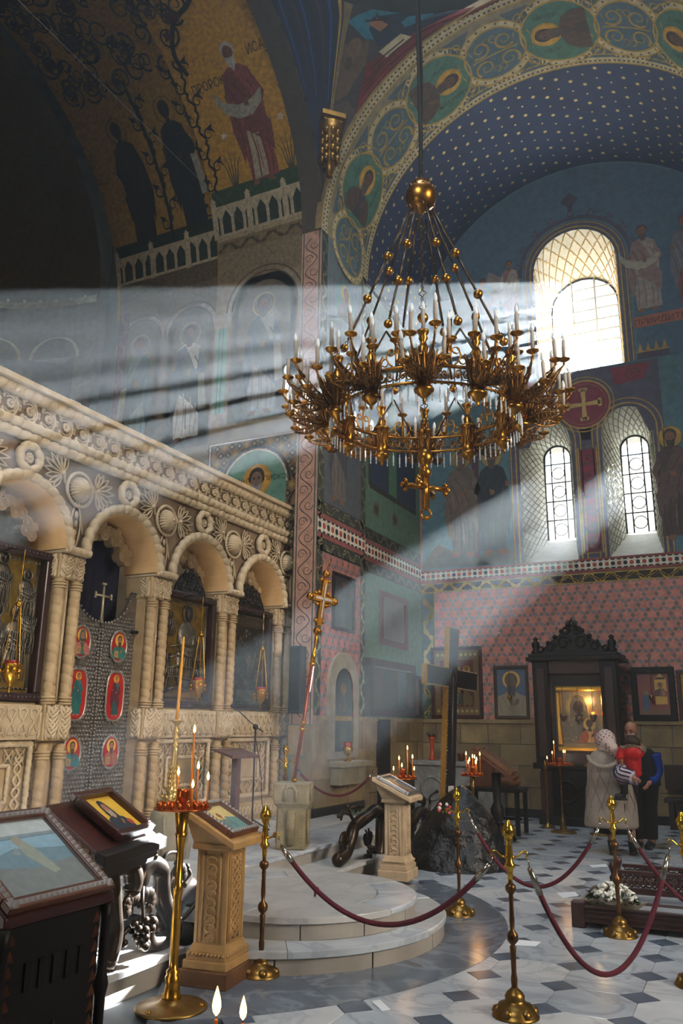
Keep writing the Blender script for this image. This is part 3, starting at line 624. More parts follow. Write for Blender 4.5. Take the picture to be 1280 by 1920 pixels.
p.line([(.48, .05), (.49, 1)], .03, '#7a6a4c', 3); p.line([(.455, .05), (.46, 1)], .012, '#b08b42', 4)
p.line([(.995, .02), (.995, .99)], .02, '#b9a877', 3)
p.build('pendentive_painting', pd)
# sanctuary: side wall, gilded vault, apse ---------------------------------------
YS, RV, ZV = 11.6, 4.13, 10.0; YCV = 7.47
m = M(); m.box2((-8.56, YS, -.03), (-6.2, YS+.5, 10.7)); wsan = struct(m.build('wall_sanctuary', mat('sanctuary_plaster', '#8f7c5e', .8, var=.2, vs=2.5)), 'tan sanctuary side wall with painted apostles behind the icon screen')
m = M(); m.box2((-11.4, 12.0, -.03), (-8.56, 12.5, 10.7)); wsan2 = struct(m.build('wall_sanctuary_recess', mat('sanctuary_plaster')), 'recessed sanctuary wall with paired painted arches')
SW = lambda u, v, h: (u, YS-h, v); SW2 = lambda u, v, h: (u, 12.0-h, v)
def arcade(p, xs, z0, zs, r, cols, gnd='#7d6c52'):
    for i, (x, c1, c2, fl) in enumerate(zip(xs, *cols)):
        p.poly(archpoly(x-r, x+r, z0, zs, 16), gnd, 0); p.line(arc(x, zs, r+.06, 0, 180, 20), .12, '#a3927a', 1); p.line(arc(x, zs, r+.0, 0, 180, 20), .03, '#5b4a36', 2); p.line(arc(x, zs, r+.12, 0, 180, 20), .03, '#5b4a36', 2)
        p.poly(archpoly(x-r*.8, x+r*.8, z0+1.2, zs-.05, 12), '#6a5c46', 1)
        p.saint(x, z0+.08, zs+r*.25-z0, c1, c2, '#b3a07a', '#7a5a42', k=3, beard='#5c5148', flip=fl, scroll=2, ring=True)
p = Paint(SW)
p.rect(-8.55, 6.9, -6.21, 10.6, '#9a8768'); arcade(p, [-7.45], 6.95, 9.25, .72, (['#8a8378'], ['#3f444c'], [1]))
for x in (-8.38, -6.5):
    p.rect(x-.14, 7.2, x+.14, 8.95, '#7fa08c', 2)
    for q in (-.06, .02): p.rect(x+q, 7.2, x+q+.025, 8.95, '#557a68', 3)
    p.poly([(x-.25, 9.25), (x+.25, 9.25), (x+.15, 8.95), (x-.15, 8.95)], '#a3927a', 3); p.rect(x-.2, 6.95, x+.2, 7.2, '#a3927a', 3)
p.line([(-6.25, 6.5), (-6.25, 10.6)], .05, '#8a2a28', 3); p.line([(-6.3, 6.5), (-6.3, 10.6)], .02, '#2a3a6a', 3)
p.rect(-8.55, 4.6, -6.21, 6.62, '#7a5f3a', 0)
for i in range(15):
    for j in range(13): p.star(-8.5+i*.16+(.08 if j % 2 else 0), 4.75+j*.145, .078, ['#3d2a20', '#2e3a34', '#9a7a46'][(i+j) % 3], 1, 2, .99, 0); p.star(-8.5+i*.16+(.08 if j % 2 else 0), 4.75+j*.145, .035, '#b08f56', 2, 2, .99)
frame(p, [(-8.5, 4.65), (-6.26, 4.65), (-6.26, 6.58), (-8.5, 6.58)], .035, '#cfc6b0', 3)
p.poly(archpoly(-8.15, -6.85, 4.7, 5.7, 18), '#6d9a80', 3); p.line(arc(-7.5, 5.7, .66, 0, 180, 20), .035, '#cfc6b0', 4); p.line(arc(-7.5, 5.7, .72, 0, 180, 20), .05, '#2f2a22', 4)
p.bust(-7.45, 4.95, 1.2, '#6a4038', '#7a4a40', '#c9953c', '#8a6a52', beard='#9a8f84', k=5); p.text('СВ. IОАННЪ', -7.92, 5.75, .13, '#2c3a2e', 6); p.text('ЕПИСКОПЪ', -7.02, 5.75, .13, '#2c3a2e', 6)
p.poly(archpoly(-6.75, -6.3, 4.7, 5.3, 12), '#8a6a3c', 3); p.line(arc(-6.52, 5.3, .25, 0, 180, 14), .04, '#2a241c', 4); p.rect(-6.95, 4.7, -6.3, 5.25, '#221d1a', 5)
p.build('apostle_painting', wsan)
p = Paint(SW2); p.rect(-11.3, 6.8, -8.57, 10.5, '#7d6c54'); arcade(p, [-9.45, -10.75], 6.85, 9.3, .56, (['#c9c0ae', '#6f7d76'], ['#3a3d44', '#3d4c50'], [1, -1])); p.circ(-10.1, 10.0, .22, '#6a5a42', 2); p.ring(-10.1, 10.0, .24, .03, '#4a3c2c', 3)
p.rect(-11.38, 4, -11.1, 10.6, '#5c3c3a', 2); scroll_band(p, 4, 10.6, -11.24, .22, '#7a5f58', 3, True)
for i in range(16):
    for j in range(10): p.star(-11+i*.16+(.08 if j % 2 else 0), 5.0+j*.145, .078, ['#3d2a20', '#2e3a34', '#9a7a46'][(i+j) % 3], 1, 2, .99, 0)
p.build('apostle_painting', wsan2)
# gilded barrel vault with prophets
VA = lambda u, v, h, R=RV: (u, YCV+(R-h)*cos(v/RV), ZV+(R-h)*sin(v/RV))
m = M(); m.grid(lambda s, t: VA(-6.12-s*2.44, t*pi*RV, 0), 4, 60, '#c89432'); gv = struct(m.build('ceiling_gilded_vault', gilt), 'gilded barrel vault over the sanctuary painted with prophets')
m = M(); m.grid(lambda s, t: VA(-8.56-s*2.9, t*pi*RV, 0, RV+.4), 4, 60, '#b08430'); m.grid(lambda s, t: VA(-8.56, t*pi*RV, 0, RV+s*.4), 1, 60, '#4a3a20'); gv2 = struct(m.build('ceiling_inner_vault', gilt), 'inner gilded vault with prophets painted in darkened, shaded colours')
def vinescroll(p, u0, u1, v0, v1, k, dark):
    r = random.Random(int(abs(u0)*100))
    for i in range(int((v1-v0)/.3)):
        v = v0+.15+i*.3; e = 1 if i % 2 else -1; u = (u0+u1)/2
        p.line([(u+e*.05*sin(t), v-.16+.32*t/6) for t in range(7)], .05, dark, k); p.spiral(u+e*.13, v, .12, 0, 1.3, .035, dark, k, e); p.poly([(u+e*.1, v+.1), (u+e*.26, v+.17), (u+e*.2, v+.03)], dark, k)
def balus(p, x0, x1, v0, h, n, k=2, col='#c4b391', posts=3):
    p.rect(x0, v0, x1, v0+h, '#2c3a2c', k); p.rect(x0, v0, x1, v0+h*.1, col, k+1); p.rect(x0, v0+h*.84, x1, v0+h, col, k+1)
    for i in range(n):
        x = x0+(x1-x0)*(i+.5)/n; w = (x1-x0)/n; p.rect(x-w*.13, v0, x+w*.13, v0+h*.85, col, k+2); p.poly([(x-w/2, v0+h*.86), (x+w/2, v0+h*.86), (x+w*.3, v0+h*.72), (x+w*.13, v0+h*.6), (x-w*.13, v0+h*.6), (x-w*.3, v0+h*.72)], col, k+2)
    for i in range(posts+1): x = x0+(x1-x0)*i/posts; p.rect(x-.06, v0-.02, x+.06, v0+h*1.12, col, k+3); p.star(x, v0+h*1.17, .07, col, k+3, 4, .7)
p = Paint(VA, .22)
x0, x1 = -8.54, -6.14
p.rect(x0, -.1, x1, .56, '#9a8768', 1); p.rect(x0, .55, x1, .86, '#8d7a58', 1); p.rect(x0, .82, x1, .9, '#b8a57f', 2); scroll_band(p, x0, x1, .68, .2, '#5b4a34', 2); balus(p, x0, x1, .9, .62, 9)
p.rect(x0, 1.5, x1, 1.82, '#2f4a2c', 1)
p.saint(-7.3, 1.7, 2.55, '#8e4a40', '#7a4038', '#c8952f', '#7c5236', '#b8b2a6', beard='#b9b3a7', k=3, scroll=1, robe2='#b0a184', ring=True)
p.text('ПРОРОКЪ', -7.85, 3.55, .22, '#3a260c', 3, sx=.8); p.text('ИСАIЯ', -6.68, 3.85, .22, '#3a260c', 3, sx=.8)
for x in (-7.95, -6.7):
    for e in (-.14, -.07, 0, .07, .14): p.line([(x+e*.3, 1.78), (x+e, 2.2), (x+e*1.9, 2.5-abs(e))], .03, '#4c4a24', 4, True)
    p.star(x, 2.72, .08, '#d8c8b0', 5, 5, .5)
dark = '#1c170f'
vinescroll(p, x0, x0+.3, 1.8, 4.4, 4, dark); vinescroll(p, x1-.35, x1-.03, 1.7, 4.6, 4, dark)
for e in (0, 1):
    a = [(x0+.3, 3.9), (x0+.22, 4.3), (x0+.5, 4.75), (x0+.95, 4.95), (-7.3, 5.2)]
    a = a if e == 0 else [(-14.62-u, v) for u, v in a]
    p.line(smoothpath([(u, v, 0) for u, v in a], 5), .09, dark, 5)
r = random.Random(9)
for i in range(120):
    u, v = r.uniform(x0+.1, x1-.1), r.uniform(4.5, 7.6)
    if v < 5.35-.9*abs(u+7.33): continue
    p.spiral(u, v, r.uniform(.14, .26), r.random()*6, 1.4, .05, dark, 4, r.choice((-1, 1))); 
    if r.random() < .5: p.star(u, v, .12, '#4a1c1c', 6, 5, .55)
p.build('prophet_painting', gv, gilt)
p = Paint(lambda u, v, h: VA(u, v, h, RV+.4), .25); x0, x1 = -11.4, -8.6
p.rect(x0, -.1, x1, .36, '#7d6c54', 1); p.rect(x0, .35, x1, .72, '#6d5d44', 1); balus(p, x0, x1, .72, .55, 10); p.rect(x0, 1.25, x1, 1.5, '#1f2f1e', 1)  # palette darkened against the front vault, shade put into the paint
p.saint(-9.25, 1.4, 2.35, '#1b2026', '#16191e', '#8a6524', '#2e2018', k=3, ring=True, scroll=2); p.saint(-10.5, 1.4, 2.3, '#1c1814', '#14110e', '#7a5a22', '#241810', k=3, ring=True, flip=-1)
vinescroll(p, -9.95, -9.75, 1.5, 4.0, 4, dark); vinescroll(p, -8.9, -8.65, 1.5, 4.2, 4, dark); p.line([(-9.86, 1.3), (-9.86, 4.2)], .07, dark, 5)
for i in range(120):
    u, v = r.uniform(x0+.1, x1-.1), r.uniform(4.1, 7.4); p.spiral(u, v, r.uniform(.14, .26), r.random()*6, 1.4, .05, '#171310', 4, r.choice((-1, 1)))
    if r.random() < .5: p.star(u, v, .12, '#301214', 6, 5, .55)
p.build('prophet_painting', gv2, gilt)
# apse
AX, RP = -11.45, 3.95
AP = lambda u, v, h: (AX-(RP-h)*sin(u), YCV+(RP-h)*cos(u), v)
m = M(); m.grid(lambda s, t: AP(s*pi, t*10.3, 0), 40, 4, '#5d5140'); m.grid(lambda s, t: (AX-RP*sin(s*pi)*cos(t*pi/2), YCV+RP*cos(s*pi)*cos(t*pi/2), 10.3+RP*sin(t*pi/2)), 40, 14, '#4a3a1c')
ap = struct(m.build('wall_apse', fresco), 'shadowy curved apse with a painted arcade and balustrade')
p = Paint(AP, .3)
for i in range(14):
    u = .1+i*.09; p.rect(u-.008, 10.35, u+.008, 10.9, '#8f8468', 2)
p.rect(.02, 10.9, 2, 11.0, '#8f8468', 2); p.rect(.02, 10.2, 2, 10.36, '#8f8468', 2)
for i in range(4):
    u = .25+i*.34; p.line(arc(u, 9.0, .14, 0, 180, 14, .5), .02, '#8f8468', 2); p.rect(u-.12, 6.9, u+.12, 9.0, '#4a4236', 1)
p.build('apse_painting', ap)
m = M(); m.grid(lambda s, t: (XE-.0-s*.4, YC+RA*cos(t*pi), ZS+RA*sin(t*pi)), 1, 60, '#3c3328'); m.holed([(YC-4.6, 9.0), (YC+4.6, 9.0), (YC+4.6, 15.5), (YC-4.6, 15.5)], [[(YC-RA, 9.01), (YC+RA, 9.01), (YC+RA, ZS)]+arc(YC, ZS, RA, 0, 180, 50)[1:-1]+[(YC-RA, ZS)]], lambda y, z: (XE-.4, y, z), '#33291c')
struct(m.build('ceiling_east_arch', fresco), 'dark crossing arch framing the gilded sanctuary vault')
# gilt capital at the foot of the pendentive
b = V(pend(.5, .35)); m = M(); T = Tm((b.x+.12, b.y-.12, b.z), rz=radians(-45)); m.box((0, 0, .62), (.42, .42, .09), T); m.box((0, 0, .54), (.34, .34, .07), T); m.lathe([(.06, -.5), (.09, -.3), (.12, 0), (.16, .35), (.22, .5)], 12, T)
for i in range(8):
    a = i*pi/4
    for j in range(4): m.sphere((.14*cos(a), .14*sin(a), -.2+j*.18), .05, 6, (1, 1, 1.6), T)
o = m.build('pier_capital', mat('gilt_old', '#8a6526', .4, .8, var=.4)); tag(o, 'gilded leafy capital at the foot of the pendentive', 'capital', None, 'structure'); 

# street side: barely seen pale house, added to keep the sun off the ambo
m = M(); m.box2((-12, 21, -.4), (8, 22, 8.35))
hs = tag(m.build('sun_block_house', mat('sun_block_white', '#d9d6cf', .8, var=.05)), 'pale house block added outside the windows to keep sun off the ambo', 'house')
for i in range(5): q = M(); q.box2((-10+i*3.6, 20.93, 3.2), (-9+i*3.6, 21, 5.0)); q.build('sun_block_shutter', mat('sun_block_shutter', '#9aa0a0', .6), hs)
# ================================================================ icon screen
XI = -6.45
sand = mat('carved_stone', '#b59a70', .62, col2='#9a7f5a', vs=5, bump=.25, bs=45)
sand_l = mat('carved_stone_pale', '#c8b390', .6, col2='#ad9674', vs=6, bump=.2, bs=50)
sand_d = mat('carved_stone_ground', '#8c755a', .75, col2='#77624a', vs=6)
scr = wthing('icon_screen', 'carved sand-coloured stone icon screen with four arches and rope mouldings', 'icon screen', (XI, 8, .3))
scr['kind'] = 'thing'
BP, B0 = 1.52, 5.62                     # bay pitch, first arch centre
BAYS = [B0+BP*k for k in range(-1, 4)]; PIERS = [B0+BP*(k+.5) for k in range(-1, 4)]
I = lambda y, z, d=0.: (XI+d, y, z)
YE = 11.34; YL = 4.2
# body behind the carving: spandrel wall with arched openings
RO = .57; ZA = 3.38
m = M(); out_ = [(YE, 4.45), (YL, 4.45), (YL, 3.35)]
for c in BAYS:
    if c-RO > YL: out_ += [(c-RO, 3.35)]+arc(c, ZA, RO, 180, 0, 20)+[(c+RO, 3.35)]
out_ += [(YE, 3.35)]
for d in (0., -.4): m.holed(out_, [], lambda y, z, d=d: I(y, z, d))
m.build('spandrel_wall', sand_d, scr)
m = M(); m.box2(I(YL, 4.42, -.4), I(YE, 4.9, .02)); m.build('frieze_ground', sand_d, scr)
m = M(); m.box2(I(YL, 4.93, -.45), I(YE+.05, 4.995, .16)); m.box2(I(YL, 4.9, -.42), I(YE+.02, 4.94, .1)); m.build('cornice', sand_l, scr, bevel=.008)
for z, d, r, p_ in ((4.875, .06, .06, .115), (4.545, .06, .052, .13), (4.44, .045, .05, .13)):
    q = M(); q.rope([I(YL, z, d), I(YE, z, d)], r*1.08, p_, 10, depth=.3); q.build('rope_moulding', sand_l, scr)
# frieze: one leafy scroll unit, repeated
u = M()
for e in (1, -1):
    pts = [(0, .108*cos(a), .118*sin(a)) for a in [e*(-2.6+.3*i) for i in range(17)]]
    u.tube(pts, .015, 6); u.tube([(.004, p_[1]*.7, p_[2]*.7) for p_ in pts[1:-2]], .011, 5)
    u.tube([(.003, p_[1]*.86+.012, p_[2]*.86) for p_ in pts[4:-4]], .007, 4)
for i in range(9): a = i*2*pi/9; u.sphere((.02, .036*cos(a), .036*sin(a)), .019, 6, (.8, 1, 1))
u.sphere((.03, 0, 0), .018, 8)
for e in (-1, 1):
    for t in (-1, 1):
        u.tube([(.003, e*(.06+.012*i), t*(.125-.035*sin(i*.8))) for i in range(7)], [.016, .015, .014, .013, .011, .009, .006], 5)
        u.sphere((.004, e*.078, t*.07), .02, 6, (.6, 1, 1.4)); u.sphere((.004, e*.115, t*.02), .016, 6, (.6, .8, 1.5))
fm = u.mesh('frieze_unit', sand_l); y = 4.3
while y < YE-.1: put('frieze_rosette', fm, scr, I(y, 4.71, .03)); y += .2545
# spandrel ornament: fluted shell with palmettes over each pier
u = M()
def flute(s, t):
    a = 2*pi*s; r = sin(t*pi/2); k = 1+.06*cos(a*22)*(.3+r); return (.12*cos(t*pi/2), .135*r*cos(a)*k, .135*r*sin(a)*k)
u.grid(flute, 88, 7); u.sphere((.12, 0, 0), .022, 8)
shell = u.mesh('shell', sand_l)
u = M(); u.tube([(.01, .19*cos(a), .19*sin(a)) for a in [i*2*pi/30 for i in range(30)]], .02, 6, closed=True); ringm = u.mesh('shell_ring', sand_l)
u = M()
for i in range(9):                                  # palmette: leaf fingers spreading from a stem
    a = -1.35+i*.3375; L = .19*(1-.35*abs(a)/1.4)+.02
    b = V((0, .03*cos(a), .03*sin(a))); d = V((0, cos(a), sin(a))); n_ = V((0, -d.z, d.y))
    lp = [b+d*(L*t)+n_*(.022*sin(pi*t)) for t in [k/6 for k in range(7)]]+[b+d*(L*t)-n_*(.022*sin(pi*t)) for t in [k/6 for k in range(6, -1, -1)]]
    u.tube(lp, .008, 5)
u.tube([(0, -.1+.02*i, .05*sin(i*.7)) for i in range(7)], .012, 5); u.sphere((.01, .02, 0), .022, 8)
palm = u.mesh('palmette', sand_l)
u = M()
for e in (-1, 1): u.tube([(0, e*(.02+.1*t), -.34*t+.02) for t in [i/6 for i in range(7)]], .011, 5); u.tube([(0, e*(.02+.05*sin(pi*t)), -.5*t) for t in [i/8 for i in range(9)]], .01, 5)
for i in range(4): u.sphere((.005, 0, -.12-.1*i), .03-.004*i, 8, (.5, 1, 1.5))
pend_m = u.mesh('leaf_pendant', sand_l)
u = M()
for i in range(10): a = i*pi/5; u.sphere((.01, .04*cos(a), .04*sin(a)), .021, 6)
u.sphere((.02, 0, 0), .022, 8)
ros = u.mesh('rosette', sand_l)
for yc in PIERS:
    if yc < 4.6: continue
    put('shell_boss', shell, scr, I(yc, 4.08, .03)); put('shell_ring', ringm, scr, I(yc, 4.08, .03)); put('leaf_pendant', pend_m, scr, I(yc, 3.92, .02))
    if yc < 10.9: o = put('palmette', palm, scr, I(yc+.25, 4.13, .03)); o.rotation_euler = (.1, 0, 0); o.scale = (1.5, 1.25, 1.25)
    o = put('palmette', palm, scr, I(yc-.25, 4.19, .03)); o.rotation_euler = (pi-.4, 0, 0); o.scale = (1.5, 1.25, 1.25)
# piers
cg = M(); cg.rope([(0, 0, 0), (0, 0, 1.32)], .062, .1, 12, depth=.11); cg.tube([(.052, 0, 0), (.052, 0, 1.32)], .012, 5); colon = cg.mesh('colonnette', sand)
cg = M(); cg.rope([(0, 0, 0), (0, 0, .82)], .062, .1, 12, depth=.11); colon2 = cg.mesh('colonnette_low', sand)
cg = M()
for z in (0, .03, .06): cg.tube([(.066*cos(i*.52), .066*sin(i*.52), z) for i in range(12)], .014, 6, closed=True)
cg.sphere((0, 0, .105), .06, 10, (1, 1, .7)); coll = cg.mesh('collar', sand)
kn = M()
for i in range(3):
    for e in (1, -1): kn.tube([(.012*cos(t*pi/2+i), .105*e*sin(t*pi/4+i*1.05), -.12+.24*t/8) for t in range(9)], .016, 6)
kn.tube([(0, .115*cos(i*.42), .11*sin(i*.42)) for i in range(15)], .012, 5, closed=True); knot = kn.mesh('interlace', sand_l)
for yc in PIERS:
    if yc < 4.4: continue
    m = M(); m.box2(I(yc-.17, .3, -.38), I(yc+.17, 3.34, -.06)); m.build('pilaster', sand, scr)
    m = M(); m.box2(I(yc-.19, .3, -.38), I(yc+.19, .52, .06)); m.build('pier_base', sand, scr, bevel=.012)
    for z, h in ((1.41, .36), (3.07, .27)):
        m = M(); m.box2(I(yc-.185, z, -.38), I(yc+.185, z+h, .04)); m.build('pier_block' if z < 2 else 'capital', sand, scr, bevel=.012)
        for e in (-.085, .085): o = put('interlace', knot, scr, I(yc+e, z+h/2, .05)); o.scale = (1, .72, h/.28)
        o = put('interlace', knot, scr, (XI-.06, yc-.195, z+h/2)); o.rotation_euler = (0, 0, -pi/2); o.scale = (1, .6, h/.28)
    for e in (-.115, .115):
        put('colonnette', colon, scr, I(yc+e, 1.77, -.005)); put('colonnette', colon2, scr, I(yc+e, .52, -.005))
        for z, f in ((1.78, 1), (2.98, 1), (.55, 1), (1.24, 1)): put('collar', coll, scr, I(yc+e, z, -.005))
    m = M(); m.tube([I(yc, 1.8, -.02), I(yc, 3.08, -.02)], .02, 6); m.build('rib', sand_l, scr)
    m = M(); m.box2(I(yc-.19, 3.34, -.4), I(yc+.19, 3.39, .12)); m.build('corbel_slab', sand_l, scr, bevel=.01)
    m = M(); m.rope([I(yc-.16, 3.38, .12), I(yc+.16, 3.38, .12)], .038, .1, 9); m.build('corbel_rope', sand_l, scr)
# arches
for yc in BAYS:
    if yc < 4.9: continue
    m = M(); n = 24
    A = [(yc+RO, 3.37)]+arc(yc, ZA, RO, 0, 180, n)+[(yc-RO, 3.37)]; Bq = [(yc+RO+.055, 3.37)]+arc(yc, ZA, RO+.055, 0, 180, n)+[(yc-RO-.055, 3.37)]
    for k in range(len(A)-1):
        a0, a1, b0, b1 = A[k], A[k+1], Bq[k], Bq[k+1]
        m.add([I(*a0, .1), I(*a1, .1), I(*a1, -.42), I(*a0, -.42), I(*b0, .1), I(*b1, .1), I(*b1, -.42), I(*b0, -.42)], [(0, 1, 2, 3), (4, 5, 1, 0), (5, 4, 7, 6)], smooth=True)
    m.build('arch_band', mat('carved_stone_smooth', '#c79f68', .6, col2='#b08a58', vs=3), scr)
    m = M(); m.rope([I(y_, z_, .09) for y_, z_ in [(yc+RO+.07, 3.37)]+arc(yc, ZA, RO+.07, 0, 180, n)+[(yc-RO-.07, 3.37)]], .056, .125, 10, depth=.28); m.build('arch_rope', sand_l, scr)
    m = M(); m.rope([I(yc+.13*cos(t), 4.22+.13*sin(t), .07) for t in [i*2*pi/24 for i in range(25)]], .045, .12, 9); m.build('crown_ring', sand_l, scr); put('rosette', ros, scr, I(yc, 4.22, .05))
    for i, a in enumerate((28, 62, 90, 118, 152)):      # foiled cusps
        m = M(); cy, cz = yc+.46*cos(radians(a)), ZA+.46*sin(radians(a))
        for j in range(3):
            t = radians(a+180+(j-1)*75); qy, qz = cy+.075*cos(t), cz+.075*sin(t)
            m.prism([(x_, z_) for x_, z_ in arc(qy, qz, .07, 0, 330, 11)], -.37, -.25, Matrix(((0, 0, 1, XI), (1, 0, 0, 0), (0, 1, 0, 0), (0, 0, 0, 1))))
            for rr in (.05, .03): m.tube([I(qy+rr*cos(w*.7), qz+rr*sin(w*.7), -.248) for w in range(9)], .006, 4, closed=True)
        m.box2(I(yc+.5*cos(radians(a))-.03, ZA+.5*sin(radians(a))-.03, -.36), I(yc+.55*cos(radians(a))+.03, ZA+.55*sin(radians(a))+.03, -.26))
        m.build('cusp', sand, scr)
# dado panels between the piers
for k, yc in enumerate(BAYS):
    if yc < 4.9 or abs(yc-7.14) < .1: continue
    a, b = yc-.57, yc+.57
    m = M(); m.box2(I(a, .3, -.35), I(b, 1.78, -.1)); m.build('dado_panel', sand_d if 0 else sand, scr)
    m = M(); m.box2(I(a, 1.42, -.1), I(b, 1.76, -.02)); m.build('belt', sand_l, scr, bevel=.006)
    q = M(); n = 8
    for i in range(n):
        y_ = a+(b-a)*(i+.5)/n
        for z_ in (1.52, 1.67): q.tube([I(y_+.052*cos(t*.6), z_+.052*sin(t*.6), -.015) for t in range(11)], .012, 5, closed=True)
        for e in (-1, 1): q.tube([I(y_+e*.07, 1.45, -.015), I(y_-e*.0, 1.595, -.008), I(y_-e*.07, 1.74, -.015)], .012, 5)
    q.build('belt_interlace', sand_l, scr)
    q = M(); q.rope([I(a+.04, .62, -.06), I(b-.04, .62, -.06), I(b-.04, 1.38, -.06), I(a+.04, 1.38, -.06), I(a+.04, .62, -.06)], .03, .07, 8); q.build('panel_rope', sand_l, scr)
    q = M(); r0 = .025
    for i in range(7):
        y_ = a+.14+(b-a-.28)*i/6
        for e in (-1, 1):
            for z_ in (.74, 1.26): q.tube([I(y_-e*.06, z_-.08, -.09), I(y_, z_, -.085), I(y_+e*.06, z_+.08, -.09)], .012, 5)
            q.tube([I(y_+.05*cos(t*.7), 1.26+.05*sin(t*.7), -.085) for t in range(9)], .01, 5, closed=True)
    for y_ in (a+.15, b-.15):
        for e in (-1, 1): q.tube([I(y_+e*.045*sin(t*.9), .76+.5*t/16, -.085+.006*cos(t*.9)) for t in range(17)], .014, 5)
    q.build('panel_interlace', sand_l, scr)
    q = M(); q.rope([I(yc-.3, .84, -.08), I(yc+.3, .84, -.08), I(yc+.3, 1.18, -.08), I(yc-.3, 1.18, -.08), I(yc-.3, .84, -.08)], .022, .06, 8); q.build('inner_frame', sand_l, scr)
    q = M(); q.box2(I(yc-.27, .87, -.1), I(yc+.27, 1.15, -.085)); q.build('smooth_field', sand, scr)
    m = M(); m.box2(I(a, .3, -.1), I(b, .55, .06)); m.build('plinth', sand, scr, bevel=.008)
    q = M()
    for i in range(12): y_ = a+(b-a)*(i+.5)/12; q.tube([I(y_+.04*cos(t*.8), .43+.06*sin(t*.8), .062) for t in range(8)], .01, 5, closed=True)
    q.build('plinth_interlace', sand_l, scr)
# end strip by the pier
m = M(); m.box2(I(11.06, .3, -.4), I(YE, 4.44, .06)); m.build('end_strip', sand, scr); m = M(); m.rope([I(11.24, .5, .06), I(11.24, 4.4, .06)], .04, .1, 8); m.build('end_rope', sand_l, scr)
# curtain hanging in the royal doorway
m = M(); m.grid(lambda s, t: (XI-.55+.03*sin(s*34), 6.5+s*1.25, .35+t*3.55), 70, 4, None)
tag(m.build('door_curtain', mat('curtain_navy', '#10142e', .85)), 'dark navy curtain behind the silver royal doors', 'curtain')
